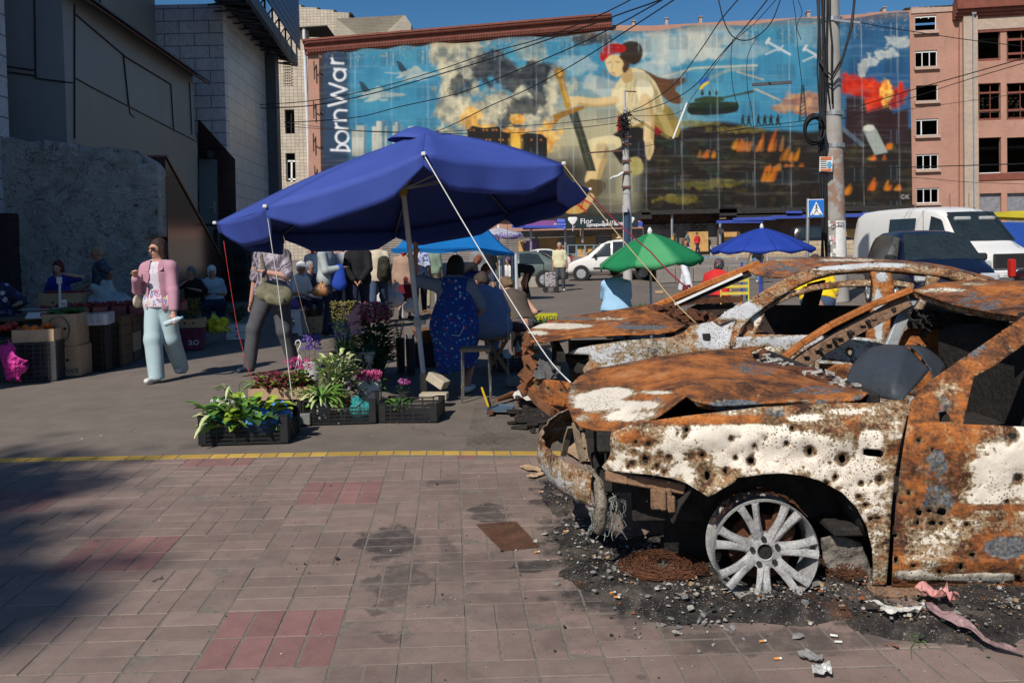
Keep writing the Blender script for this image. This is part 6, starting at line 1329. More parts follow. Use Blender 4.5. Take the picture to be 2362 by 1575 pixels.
def ash_bed():
 S=.022;xs=np.arange(-.1, 3.3, S);ys=np.arange(2.75, 5.3, S);X, Y=np.meshgrid(xs, ys)
 H=np.zeros(X.shape)
 for(a, b, rx, ry, h)in ZONES:
  d=np.hypot((X-a)/rx, (Y-b)/ry)+(vn(X*4+9, Y*4, 5, 4)-.5)*1.1;H=np.maximum(H, h*(1-sst(d, .3, 1.25)))
 H=H*(.5+1.0*vn(X*9+3, Y*9, 12, 4))+(vn(X*3.2+7, Y*3.2, 19, 5)-.60)*.018-.004
 idx=-np.ones(X.shape, int);V=[];F=[]
 cell=(H[:-1, :-1]>.001)|(H[1:, :-1]>.001)|(H[:-1, 1:]>.001)|(H[1:, 1:]>.001)
 for j, i in zip(*np.nonzero(cell)):
  q=[]
  for(b, a)in((j, i), (j, i+1), (j+1, i+1), (j+1, i)):
   if idx[b, a]<0:idx[b, a]=len(V);V.append((X[b, a], Y[b, a], .004+max(H[b, a], -.006)))
   q.append(idx[b, a])
  F.append(q)
 tag(mo('ash', V, F, M_ASH, smooth=True), 'bed of dark ash and soot under the nearest wreck', 'ash', kind='stuff')
ash_bed()
def ash_far():
 mb=MB();rs=random.Random(6)
 for k in range(240):
  p=atz(rs.gauss(1270, 40), rs.gauss(968, 12));mb.box(p+Vc((0, 0, rs.uniform(0, .04))), (rs.uniform(.02, .16), rs.uniform(.02, .1), rs.uniform(.004, .03)), mtx=Matrix.Rotation(rs.uniform(-.6, .6), 4, Vc((rs.random(), rs.random(), rs.random()*4))))
 tag(mb.build('char_flakes', M_CHAR), 'charred flakes heaped under the nose of the second wreck', 'char', kind='stuff')
ash_far()
def chips(name, label, n, mats, size, dens, seed, flat=.25, zones=None, cat='debris'):
 rs=random.Random(seed);mb=MB();c=0;Z=zones or ZONES
 while c<n:
  a=rs.choice(Z);ang=rs.uniform(0, 6.28);r_=abs(rs.gauss(0, .62));x=a[0]+math.cos(ang)*r_*a[2];y=a[1]+math.sin(ang)*r_*a[3]
  if y<2.7:continue
  s_=size*math.exp(rs.gauss(0, .55));z=.006+ashH(x, y)*1.0
  k=rs.choice([3, 4, 5, 6]);pts=[(math.cos(6.28*j/k+rs.uniform(-.3, .3))*s_*rs.uniform(.5, 1.2), math.sin(6.28*j/k)*s_*rs.uniform(.5, 1.2))for j in range(k)]
  M_=Matrix.Translation((x, y, z+s_*.2))@Matrix.Rotation(rs.uniform(-.6, .6), 4, Vc((rs.uniform(-1, 1), rs.uniform(-1, 1), rs.uniform(-1, 1))))
  h=s_*flat*rs.uniform(.4, 1.6);o=[M_@Vc((p[0], p[1], 0))for p in pts]+[M_@Vc((p[0]*.8, p[1]*.8, h))for p in pts]
  mb.add(o, [tuple(range(k-1, -1, -1)), tuple(range(k, 2*k))]+[(j, (j+1)%k, k+(j+1)%k, k+j)for j in range(k)], rs.randrange(len(mats)));c+=1
 return tag(mb.build(name, mats, recalc=False), label, cat, kind='stuff')
M_C1=mat('chip_white', (.42, .40, .36), .8, var=.4, scale=60);M_C2=mat('chip_grey', (.20, .195, .19), .9, var=.4, scale=30);M_C3=mat('chip_black', (.03, .028, .027), .9);M_C4=mat('chip_tan', (.32, .22, .12), .9, var=.3);M_C5=mat('chip_rust', (.25, .08, .03), .9)
chips('debris', 'scattered white and grey crumbs of debris in the ash', 3200, [M_C1, M_C2, M_C2, M_C3, M_C3, M_C4, M_C5], .0038, 1, 3)
chips('rubble', 'larger broken lumps and flakes beside the bare wheel', 420, [M_C1, M_C2, M_C2, M_C3, M_C3, M_C3, M_C4], .0065, 1, 4, .5, ZONES[:8])
near=[(*atz(u, v)[:2], .35, .3)for u, v in[(1330, 1130), (1350, 1230), (1400, 1300), (1450, 1350), (1560, 1400), (1620, 1440)]]
chips('pale_flakes', 'pale melted flakes at the nose of the nearest wreck', 260, [M_C1, M_ASHG, M_C2, M_C2, M_C3], .0085, 1, 5, .3, near)
pav=[(*atz(u, v)[:2], 1.5, .8)for u, v in[(1100, 1250), (1000, 1400), (700, 1300), (1400, 1480), (600, 1150), (1200, 1080), (900, 980), (300, 1000)]]
chips('grit', 'fine grit and crumbs strewn over the pavers', 1100, [M_C3, M_C2, M_C4, M_C1, M_C3], .0022, 1, 8, .5, pav)
def wiremat(label, u, v, ru, rv, n, seed, h=.05):
 rs=random.Random(seed);mb=MB();c=atz(u, v)
 q=atz(u+ru, v);rx=abs(q.x-c.x);ry=abs(atz(u, v+rv).y-c.y)
 for k in range(n):
  a0=rs.uniform(0, 6.28);rr=rs.uniform(.3, 1.0);span=rs.uniform(.8, 2.8);pts=[]
  for j in range(9):
   a=a0+span*j/8;x=c.x+math.cos(a)*rx*rr+rs.gauss(0, .008);y=c.y+math.sin(a)*ry*rr;pts.append((x, y, .01+ashH(x, y)*.8+h*(1-rr*.6)*rs.uniform(.2, 1)))
  mb.tube(pts, .0014, 3, cap=False)
 return tag(mb.build('wire_tangle', M_RUSTD), label, 'wire')
wiremat('heap of rusty tyre wire lying left of the bare alloy wheel', 1530, 1335, 105, 38, 230, 2, .07)
wiremat('rusty wire crumbled behind the bare alloy wheel by the door sill', 1940, 1345, 45, 40, 120, 5, .06)
mb=MB();c=[atz(1098, 1212), atz(1190, 1206), atz(1246, 1265), atz(1158, 1274)];rs=random.Random(2)
for k in range(34):
 t_=k/33;mb.bar(c[0].lerp(c[3], t_)+Vc((0, 0, .008)), c[1].lerp(c[2], t_)+Vc((0, 0, .008)), .0014)
for k in range(44):
 t_=k/43;mb.bar(c[0].lerp(c[1], t_)+Vc((0, 0, .009)), c[3].lerp(c[2], t_)+Vc((0, 0, .009)), .0014)
tag(mb.build('rusty_mesh', M_RUSTD), 'flat square of rusty wire mesh lying on the pavers', 'mesh')
M_CARD=mat('cardboard', (.40, .27, .165), .85, var=.12, scale=3, bump=.1);M_CIG=mat('cigarette_filter', (.62, .26, .07), .8);M_CIGW=mat('cigarette_paper', (.7, .68, .62), .8)
for k, (u, v, a, l)in enumerate([(1243, 1140, .2, 'left of the bumper tip'), (1300, 1242, .3, 'just left of the pale flakes'), (1408, 1386, .5, 'on the pavers below the wire heap'), (1416, 1392, -.2, 'close below its twin under the wire heap'), (1752, 1487, .2, 'at the bottom edge below the wheel'), (1786, 1527, .05, 'lowest of all at the bottom edge'), (1915, 1474, -.4, 'white, below the torn white sheet'), (1925, 1488, -.1, 'white, next to the one below the torn sheet'), (1233, 1280, .4, 'by the rusty mesh corner')]):
 p=atz(u, v);z=ashH(p.x, p.y)+.014;d=Vc((math.cos(a), math.sin(a), 0));r_=thing('cigarette_butt', 'cigarette butt '+l, 'cigarette butt', (0, 0, 0), 0, 'cigarette butts on the pavers')
 mb=MB();p.z=z;mb.tube([p, p+d*.018], .0042, 6);mb.build('filter', M_CIG if k not in(6, 7)else M_CIGW, r_);mb=MB();mb.tube([p+d*.018, p+d*.026], .004, 6);mb.build('burnt_tip', M_CIGW, r_)
def shp(name, label, cat, pts, m, crump=.01, z0=.01, seed=1, group=None, step=None):
 P3=[atz(u, v)for u, v in pts];ol=[(p.x, p.y)for p in P3];B=np.array(ol);ext=max(np.ptp(B[:, 0]), np.ptp(B[:, 1]));P, T=trp(ol, [], step or ext/14)
 z=[z0+ashH(x, y)+crump*vn(np.array([x*3/ext]), np.array([y*6/ext]), seed, 3)[0]*2 for x, y in P]
 return tag(mo(name, [(x, y, c)for(x, y), c in zip(P, z)], T, m, smooth=False, solid=.002), label, cat, group)
shp('cardboard_scrap', 'longer torn cardboard scrap lying left of the bumper', 'cardboard', [(1197, 1081), (1222, 1079), (1250, 1086), (1248, 1092), (1215, 1090)], M_CARD)
shp('cardboard_scrap', 'smaller torn cardboard scrap beside the bumper tip', 'cardboard', [(1214, 1104), (1246, 1095), (1259, 1098), (1230, 1108)], M_CARD, seed=3)
shp('cardboard_sheet', 'large cardboard sheet lying under the open nose of the wreck', 'cardboard', [(1300, 1050), (1330, 1035), (1375, 1030), (1400, 1030), (1420, 1050), (1410, 1080), (1340, 1076)], M_CARD, z0=.03, seed=5)
shp('torn_sheet', 'torn white plastic sheet on the ash below the front door', 'sheet', [(1992, 1424), (2030, 1425), (2045, 1436), (2090, 1440), (2130, 1443), (2110, 1456), (2085, 1450), (2066, 1460), (2030, 1452), (2040, 1442), (2008, 1438)], mat('dirty_white_plastic', (.55, .53, .49), .6, var=.2, scale=8), .03, seed=7)
shp('plastic_tape', 'long pink and white barrier tape trailing to the bottom right corner', 'tape', [(2134, 1438), (2150, 1440), (2200, 1460), (2235, 1476), (2300, 1508), (2362, 1522), (2362, 1528), (2295, 1515), (2240, 1492), (2180, 1472), (2140, 1448)], mat('pink_tape', (.30, .19, .19), .7, var=.5, scale=7), .03, seed=9)
shp('plastic_tape', 'crumpled end of red and white tape under the door sill', 'tape', [(2110, 1408), (2140, 1404), (2165, 1412), (2180, 1404), (2200, 1430), (2215, 1440), (2205, 1442), (2180, 1425), (2160, 1422), (2130, 1418)], mat('red_tape', (.5, .22, .2), .5, var=.35, scale=12), .05, seed=11)
shp('white_rag', 'dirty white rag heaped under the nose of the second wreck', 'rag', [(1183, 930), (1205, 918), (1240, 915), (1262, 925), (1268, 945), (1250, 955), (1215, 957), (1190, 948)], mat('dirty_rag', (.6, .57, .52), .9, var=.25, scale=6), .09, seed=13)
shp('grey_plastic_flake', 'grey plastic flake at the bottom edge below the wheel', 'flake', [(1838, 1520), (1870, 1520), (1900, 1530), (1895, 1540), (1850, 1532)], M_C2, .02, seed=15)
shp('bottle_piece', 'clear crushed plastic piece at the bottom edge', 'plastic', [(1872, 1552), (1915, 1545), (1920, 1572), (1875, 1575)], mat('cloudy_plastic', (.4, .4, .38), .25, var=.2), .02, seed=16)
r_=thing('sprig', 'small green leafy sprig lying on the dark pavers below the front door', 'sprig');mb=MB();rs=random.Random(4)
pp=[atz(u, v)+Vc((0, 0, .012))for u, v in[(2103, 1524), (2101, 1500), (2112, 1486), (2130, 1478), (2142, 1474)]];mb.tube(pp, .0012, 4);mb.build('stem', mat('stem_green', (.07, .14, .03), .7), r_)
mb=MB()
for k in range(26):
 c=atz(rs.uniform(2104, 2140), rs.uniform(1472, 1500))+Vc((0, 0, .012+rs.random()*.01));a=rs.uniform(0, 6.28);d=Vc((math.cos(a), math.sin(a), .3))*.009;n=Vc((-d.y, d.x, 0));mb.add([c, c+d*.5+n*.4, c+d, c+d*.5-n*.4], [(0, 1, 2, 3)])
mb.build('leaves', mat('sprig_leaf', (.08, .2, .03), .6), r_)
#  people: bodies and clothes grown as smooth surfaces
class SDF:
 def __init__(s, res):s.h=res;s.p=[];s.cut=[]
 def cone(s, a, b, ra, rb=None, k=.03, sq=None):s.p.append((Vc(a), Vc(b), ra, rb if rb is not None else ra, k, sq));return s
 def build(s, fold=0.0, fsc=9.0, seed=0):
  lo=np.min([[min(a[i], b[i])-max(ra, rb)*1.3 for i in range(3)]for a, b, ra, rb, k, q in s.p], 0)-.05
  hi=np.max([[max(a[i], b[i])+max(ra, rb)*1.3 for i in range(3)]for a, b, ra, rb, k, q in s.p], 0)+.05
  n=np.ceil((hi-lo)/s.h).astype(int)+1;F=np.full(n, 1.0)
  ax=[lo[i]+np.arange(n[i])*s.h for i in range(3)]
  for a, b, ra, rb, k, sq in s.p:
   m=max(ra, rb)*(1.25 if sq else 1.05)+k+s.h*2;sl=[]
   for i in range(3):
    i0=max(0, int((min(a[i], b[i])-m-lo[i])/s.h));i1=min(n[i], int((max(a[i], b[i])+m-lo[i])/s.h)+2);sl.append(slice(i0, i1))
   X, Y, Z=np.meshgrid(ax[0][sl[0]], ax[1][sl[1]], ax[2][sl[2]], indexing='ij');dx, dy, dz=X-a.x, Y-a.y, Z-a.z;ab=b-a
   if sq:
    nn, f=Vc(sq[0]).normalized(), sq[1];c=(dx*nn.x+dy*nn.y+dz*nn.z)*(1/f-1);dx, dy, dz=dx+c*nn.x, dy+c*nn.y, dz+c*nn.z;ab=ab+nn*ab.dot(nn)*(1/f-1)
   L=ab.length_squared+1e-9;t=np.clip((dx*ab.x+dy*ab.y+dz*ab.z)/L, 0, 1)
   d=np.sqrt((dx-t*ab.x)**2+(dy-t*ab.y)**2+(dz-t*ab.z)**2)-(ra+(rb-ra)*t)
   if sq:d=d*(.5+.5*sq[1])
   G=F[tuple(sl)];h=np.maximum(k-np.abs(G-d), 0)/k;F[tuple(sl)]=np.minimum(G, d)-h*h*k*.25
  X, Y, Z=np.meshgrid(*ax, indexing='ij')
  if fold:F+=fold*(np.sin(X*fsc*3+3*np.sin(Z*3.1+seed)+Y*fsc)*.5+np.sin(Y*fsc*2.3+Z*fsc*.8+2*np.sin(X*5+seed))*.5)
  for(p, nn)in s.cut:F=np.maximum(F, (X-p[0])*nn[0]+(Y-p[1])*nn[1]+(Z-p[2])*nn[2])
  S=F<0;c=[S[i:S.shape[0]-1+i, j:S.shape[1]-1+j, k:S.shape[2]-1+k]for i in(0, 1)for j in(0, 1)for k in(0, 1)]
  cnt=sum(x.astype(int)for x in c);act=(cnt>0)&(cnt<8);pos=np.zeros(act.shape+(3, ));num=np.zeros(act.shape)
  sh=act.shape
  def g(i, j, k):return F[i:sh[0]+i, j:sh[1]+j, k:sh[2]+k]
  for axd in range(3):
   o=[d for d in range(3)if d!=axd]
   for p in(0, 1):
    for q in(0, 1):
     a=[0, 0, 0];a[o[0]], a[o[1]]=p, q;b=list(a);b[axd]=1;A, B=g(*a), g(*b);m=(A<0)!=(B<0);t=np.where(m, A/np.where(m, A-B, 1), 0)
     for d in range(3):pos[..., d]+=np.where(m, a[d]+(t if d==axd else 0), 0)
     num+=m
  idx=-np.ones(sh, int);idx[act]=np.arange(act.sum());V=(pos[act]/num[act][:, None]+np.stack(np.nonzero(act), 1))*s.h+lo;Fs=[]
  for axd in range(3):
   o=[(axd+1)%3, (axd+2)%3];sl0=[slice(1, -1)]*3;sl0[axd]=slice(0, S.shape[axd]-1);sl1=[slice(1, -1)]*3;sl1[axd]=slice(1, S.shape[axd])
   A, B=S[tuple(sl0)], S[tuple(sl1)];e=np.nonzero(A!=B);I=np.stack(e, 1);st=A[e];off=np.array([1, 1, 1]);off[axd]=0;I=I+off
   def cell(p, q):J=I.copy();J[:, o[0]]-=p;J[:, o[1]]-=q;return idx[J[:, 0], J[:, 1], J[:, 2]]
   Q=np.stack([cell(1, 1), cell(0, 1), cell(0, 0), cell(1, 0)], 1);Q[~st]=Q[~st][:, ::-1];Fs.append(Q)
  Fc=np.concatenate(Fs);return V, Fc[(Fc>=0).all(1)]
def sdf_obj(name, S, m, parent, **kw):
 V, F=S.build(**kw);return mo(name, V, F, m, parent)
def ik(a, t, l1, l2, hint):
 a, t=Vc(a), Vc(t);d=t-a;L=min(d.length, (l1+l2)*.999);d=d.normalized();x=(l1*l1-l2*l2+L*L)/(2*L);h=math.sqrt(max(l1*l1-x*x, 0));hn=Vc(hint);hn=(hn-d*hn.dot(d)).normalized()
 return a+d*x+hn*h, a+d*L
SKIN=mat('skin', (.50, .27, .19), .6, var=.08, scale=12, bump=.05);SKIN2=mat('skin_tan', (.38, .19, .12), .6, var=.08, scale=12, bump=.05)
CL={}
def cloth(name, col, var=.12, **kw):
 if name not in CL:CL[name]=mat('cloth_'+name, col, .88, var=var, scale=9, bump=.25, bscale=220, bd=.002, spec=.15, **kw)
 return CL[name]
def floral(name, base, cols, sc=22, r0=.30, r1=.22):
 t=NT('cloth_'+name);P=t.tc.outputs['Object'];v=t.n('ShaderNodeTexVoronoi');v.inputs['Scale'].default_value=sc;t.l(P, v.inputs['Vector'])
 n=t.noise(sc*3.5, 2, .5);f=t.ss(t.math('ADD', v.outputs['Distance'], t.math('MULTIPLY', t.math('SUBTRACT', n, .5), .35)), r0, r1)
 s=t.n('ShaderNodeSeparateColor');t.l(v.outputs['Color'], s.inputs[0]);c=t.ramp(s.outputs[0], [(i/len(cols), k)for i, k in enumerate(cols)]);c.node.color_ramp.interpolation='CONSTANT'
 t.fin(t.mix(f, base, c), .85, 0, None, .2);CL[name]=t.m;return t.m
def person(label, u, D, H=1.66, head=0, pose='stand', fat=1.0, skin=SKIN, top=None, sleeve=.45, toplen=.06, bot=None, bottype='trousers', wide=0.0, hem=.12, shoe=None, hair=('short', (.05, .03, .02)), hat=None, hands=None, feet=None, lean=0, side=0, hy=0, hp=0, z0=0.0, res=.02, group=None, seat=.45, x=None, extra=None, fem=False, fold=.004, elb=None, legs=True, name='person'):
 s=H/1.68;px=at(u, 600, D).x if x is None else x
 root=thing(name, label, 'person', (px, D, z0), R(head), group)
 sit=pose=='sit';pel=Vc((0, 0, (seat+.08)if sit else(.93*s)))
 if pose=='bend':lean=lean or 65
 if sit:lean=lean or 8
 f=Vc((0, -1, 0));sp=(Vc((0, 0, 1))*math.cos(R(lean))+f*math.sin(R(lean)));sp=(sp+Vc((1, 0, 0))*math.sin(R(side))).normalized()
 if pose=='bend':pel+=Vc((0, .12, -.03))
 fn=(f-sp*f.dot(sp)).normalized();nb=pel+sp*.49*s;hd=(sp*(1-.6*math.sin(R(lean)))+Vc((0, 0, .6))*math.sin(R(lean))).normalized();hd=(hd+fn*math.sin(R(hp))).normalized()
 hc=nb+hd*.15*s+fn*.02;w=.158*s*(.5+.5*fat)*(.93 if fem else 1)
 sh=[nb-sp*.075*s+Vc((i*w, 0, 0))for i in(-1, 1)];hp_=[pel+Vc((i*.09*s, 0, -.02))for i in(-1, 1)]
 if feet is None:
  feet={'stand':[(-.11, 0, .07), (.11, 0, .07)], 'walk':[(-.09, -.32, .09), (.09, .30, .10)], 'sit':[(-.15, -.46, .07), (.14, -.44, .07)], 'bend':[(-.12, 0, .07), (.12, .05, .07)]}[pose]
 if hands is None:hands={'stand':[(-.25, -.04, .80), (.25, -.04, .80)], 'walk':[(-.27, .1, .82), (.27, -.2, .86)], 'sit':[(-.14, -.34, .62), (.14, -.34, .62)], 'bend':[(-.18, -.55, .55), (.18, -.5, .5)]}[pose]
 kn=[];an=[]
 for i in(0, 1):
  k_, a_=ik(hp_[i], Vc(feet[i])*(1 if sit else s)if not sit else Vc(feet[i]), .43*s, .43*s, Vc(((i*2-1)*.15, -1, .3)));kn.append(k_);an.append(a_)
 el=[];wr=[]
 for i in(0, 1):
  hint=(elb[i]if elb else((i*2-1)*.5, .8, -.2));e_, w_=ik(sh[i], Vc(hands[i])*s, .29*s, .26*s, hint);el.append(e_);wr.append(w_)
 B=SDF(res);mid=pel+sp*.2*s;ch=pel+sp*.36*s;q=(fn, .72)
 B.cone(hp_[0], hp_[1], .105*fat*s, None, .05, (fn, .9)).cone(pel, mid, .135*fat*s, .125*fat*s, .06, q).cone(mid, ch, .125*fat*s, .14*(.6+.4*fat)*s, .06, q).cone(ch, nb-sp*.08, .14*s, .10*s, .06, q)
 for i in(0, 1):B.cone(sh[i], nb-sp*.03, .05*s, .05*s, .04)
 B.cone(nb-sp*.05, hc-hd*.04, .056*s, .052*s, .03)
 hr=Matrix.Rotation(R(hy), 3, hd);hf=hr@(fn-hd*fn.dot(hd)).normalized();hx=hf.cross(hd)
 B.cone(hc+hd*.035*s-hf*.012, hc+hd*.01, .083*s, .08*s, .02, (hx, .88)).cone(hc+hf*.018, hc-hd*.065*s+hf*.035, .07*s, .042*s, .03, (hx, .85))
 if res<.015:
  B.cone(hc+hf*.085*s+hd*.012, hc+hf*.106*s-hd*.022, .008, .013, .012)
  for i in(-1, 1):B.cone(hc+hx*i*.074*s+hd*.012, hc+hx*i*.072*s-hd*.022, .012, .01, .008)
  B.cone(hc+hf*.078*s+hx*.02-hd*.052, hc+hf*.078*s-hx*.02-hd*.052, .008, None, .012)
  B.cone(hc+hf*.082*s+hx*.03+hd*.03, hc+hf*.082*s-hx*.03+hd*.03, .008, None, .014)
 for i in(0, 1):
  B.cone(sh[i], el[i], .047*s*(.6+.4*fat), .037*s, .025).cone(el[i], wr[i], .038*s*(.7+.3*fat), .026*s, .02)
  d=(wr[i]-el[i]).normalized();cr=d.cross(Vc((0, 0, 1)));cr=cr.normalized()if cr.length>.1 else Vc((0, 1, 0));n2_=d.cross(cr)
  pc=wr[i]+d*.055;B.cone(wr[i]+d*.01, pc, .026, .03, .012, (n2_, .6))
  if res<.015:
   for j in range(4):
    o=wr[i]+d*.085+cr*(j-1.5)*.019;l=(.034, .042, .04, .03)[j];cu=n2_*(-.010 if i else.010);B.cone(o, o+d*l+cu, .0095, .009, .004).cone(o+d*l+cu, o+d*l*1.35+cu*3.2, .009, .008, .004)
   B.cone(wr[i]+d*.03+cr*.028, wr[i]+d*.07+cr*.048, .011, .009, .008)
  else:B.cone(pc, pc+d*.075, .026, .016, .01, (n2_, .55))
  if legs:
   B.cone(hp_[i], kn[i], .082*s*fat, .055*s, .03).cone(kn[i], an[i], .053*s, .036*s, .02);fx=Vc(((i*2-1)*.25, -1, 0)).normalized();B.cone(an[i]+Vc((0, .03, -.03)), an[i]+fx*.14-Vc((0, 0, .04)), .034, .028, .02)
 sdf_obj('body', B, skin, root)
 if top:
  T=SDF(res);g=.022;T.cone(hp_[0]+sp*.03, hp_[1]+sp*.03, .118*fat*s+g*.6, None, .06, (fn, .88));T.cone(pel, mid, .14*fat*s+g, .13*fat*s+g, .07, q).cone(mid, ch, .13*fat*s+g, .142*(.6+.4*fat)*s+g, .07, q).cone(ch, nb-sp*.08, .142*s+g, .10*s+g*.8, .06, q)
  for i in(0, 1):T.cone(sh[i], nb-sp*.035, .052*s+g*.7, .05*s+g*.5, .05)
  if fem:T.cone(ch+fn*.07*s-Vc((.07, 0, 0)), ch+fn*.07*s+Vc((.07, 0, 0)), .065*s*fat, None, .05)
  if toplen>0:T.cone(pel, pel-(sp if not sit else Vc((0, 0, 0)))*toplen*1.2, .15*fat*s+g, .165*fat*s+g, .05, q)
  T.cut.append((nb+sp*.02+fn*.03, (sp*.9+fn*.45).normalized()));T.cut.append((pel-sp*(toplen if not sit else.02), -sp))
  if sleeve>0:
   for i in(0, 1):
    if sleeve<=.5:e_=sh[i].lerp(el[i], sleeve*2);T.cone(sh[i], e_, .052*s+g, .056*s+g*.6, .03)
    else:T.cone(sh[i], el[i], .052*s+g, .046*s+g, .03).cone(el[i], el[i].lerp(wr[i], (sleeve-.5)*2), .046*s+g, .036*s+g*.8, .02)
  sdf_obj('top', T, top, root, fold=fold, seed=hash(label)%7)
 if bot and legs:
  K=SDF(res);g=.014
  K.cone(hp_[0], hp_[1], .112*fat*s+g, None, .05, (fn, .9))
  if bottype=='skirt':
   if sit:
    for i in(0, 1):K.cone(hp_[i], kn[i]+Vc((0, 0, -.02)), .10*fat*s+g, .09*s, .14).cone(kn[i], kn[i].lerp(an[i], .6), .085*s, .09*s, .14)
   else:
    e=Vc((0, 0, hem));m=(an[0]+an[1])*.5;m.z=hem;K.cone(pel, m, .14*fat*s+g, .17*s+wide, .05, (fn, .85));K.cut.append(((0, 0, hem), (0, 0, -1)))
  else:
   for i in(0, 1):
    kk_=1.0
    e=kn[i].lerp(an[i], 1.0)if bottype=='trousers' else kn[i].lerp(an[i], .12)
    K.cone(hp_[i], kn[i], .088*s*fat+g, .062*s+g+wide*.8, .03)
    if bottype=='trousers':K.cone(kn[i], e-Vc((0, 0, .02)), .062*s+g+wide*.8, .044*s+g+wide*1.1, .03)
  K.cut.append((pel+sp*.07, sp));
  if bottype=='trousers' and not sit:K.cut.append(((0, 0, .035), (0, 0, -1)))
  sdf_obj('skirt' if bottype=='skirt' else 'trousers', K, bot, root, fold=.004, seed=3)
 if shoe and legs:
  for i in(0, 1):
   Q=SDF(max(res*.7, .01));fx=Vc(((i*2-1)*.25, -1, 0)).normalized();up_=Vc((0, 0, 1));a=an[i]
   Q.cone(a+Vc((0, .035, -.035)), a+fx*.15-up_*.042, .042, .036, .02, (up_, .9));Q.cut.append((a-up_*.072, (0, 0, -1)));Q.cut.append((a+up_*.0, (0, 0, 1)));sdf_obj('shoe', Q, shoe, root)
 if hair:
  st, hcx=hair;Hh=SDF(min(res, .014));top_=hc+hd*.045*s-hf*.022
  Hh.cone(top_, hc-hf*.03, .096*s, .09*s, .02, (hx, .9))
  if st in('bob', 'long'):
   L=.12 if st=='bob' else.30
   for i in(-1, 1):Hh.cone(hc+hx*i*.055-hf*.02, hc+hx*i*.065-hf*.03-hd*L*.8, .04, .03, .04)
   Hh.cone(hc-hf*.05, hc-hf*.06-hd*L, .07, .05, .04)
  if st=='bun':Hh.cone(hc-hf*.07+hd*.06, hc-hf*.08+hd*.07, .05, None, .02)
  if st=='tail':Hh.cone(hc-hf*.07, hc-hf*.11-hd*.36, .05, .035, .03)
  if st in('short', 'curly', 'bun', 'tail'):Hh.cut.append((hc-hd*.045+hf*.0, (-hd*.75+hf*.35)))
  fc=hc+hf*.052-hd*.02;Hh.cut.append((fc, (hf*.95-hd*.32)))if st!='bald' else None
  m=mat('hair_%d_%d'%(int(hcx[0]*100), int(hcx[1]*100)), hcx, .75, var=.35, scale=20, bump=.8, bscale=90, bd=.01, stretch=(1, 1, .25));sdf_obj('hair', Hh, m, root, fold=.005 if st=='curly' else.002, fsc=30)
 if hat:
  ty, hm=hat;Q=SDF(min(res, .014))
  if ty=='scarf':Q.cone(hc+hd*.045-hf*.02, hc-hf*.03-hd*.02, .102*s, .098*s, .02, (hx, .9));Q.cone(hc-hf*.09-hd*.05, hc-hf*.11-hd*.12, .03, .015, .02);Q.cut.append((hc+hf*.05, (hf*.9-hd*.45)))
  elif ty=='cap':Q.cone(hc+hd*.055-hf*.01, hc+hd*.05-hf*.02, .1*s, None, .02);Q.cone(hc+hf*.09+hd*.05, hc+hf*.15+hd*.04, .06, .04, .02, (hd, .3));Q.cut.append((hc+hd*.03, -hd))
  else:Q.cone(hc+hd*.09, hc+hd*.06, .1*s, None, .02);Q.cone(hc+hd*.055, hc+hd*.06, .19, .19, .02, (hd, .12));Q.cut.append((hc+hd*.03, -hd))
  sdf_obj('headscarf' if ty=='scarf' else 'hat', Q, hm, root)
 if res<.015:
  mb=MB()
  for i in(-1, 1):mb.ball(hc+hf*.084*s+hx*i*.031+hd*.008, (.010, .008, .006), 8, 5)
  mb.build('eye', mat('eye_dark', (.02, .015, .012), .3), root, smooth=True);mb=MB();mb.ball(hc+hf*.087*s-hd*.052, (.022, .010, .006), 8, 5);mb.build('mouth', mat('lips', (.32, .09, .08), .5), root, smooth=True)
 J=dict(root=root, hc=hc, hf=hf, hx=hx, hd=hd, sh=sh, el=el, wr=wr, kn=kn, an=an, pel=pel, nb=nb, sp=sp, fn=fn, s=s, ch=ch)
 if extra:extra(J)
 return J
def lw(J, p):
 r_=J['root'];return Matrix.Translation(r_.location)@Matrix.Rotation(r_.rotation_euler.z, 4, 'Z')@Vc(p)
navy=cloth('navy', (.02, .025, .05));black=cloth('black', (.015, .015, .017));white_c=cloth('white', (.62, .62, .62));jeans=cloth('jeans', (.05, .075, .13));SH_B=mat('shoe_black', (.02, .02, .02), .5);SH_W=mat('shoe_white', (.6, .58, .55), .6);khaki=cloth('khaki', (.30, .27, .17))
F_SCARF=floral('scarf_print', (.10, .05, .10), [(.45, .25, .3), (.1, .08, .2), (.4, .1, .12), (.3, .3, .28)], 26, .5, .4)
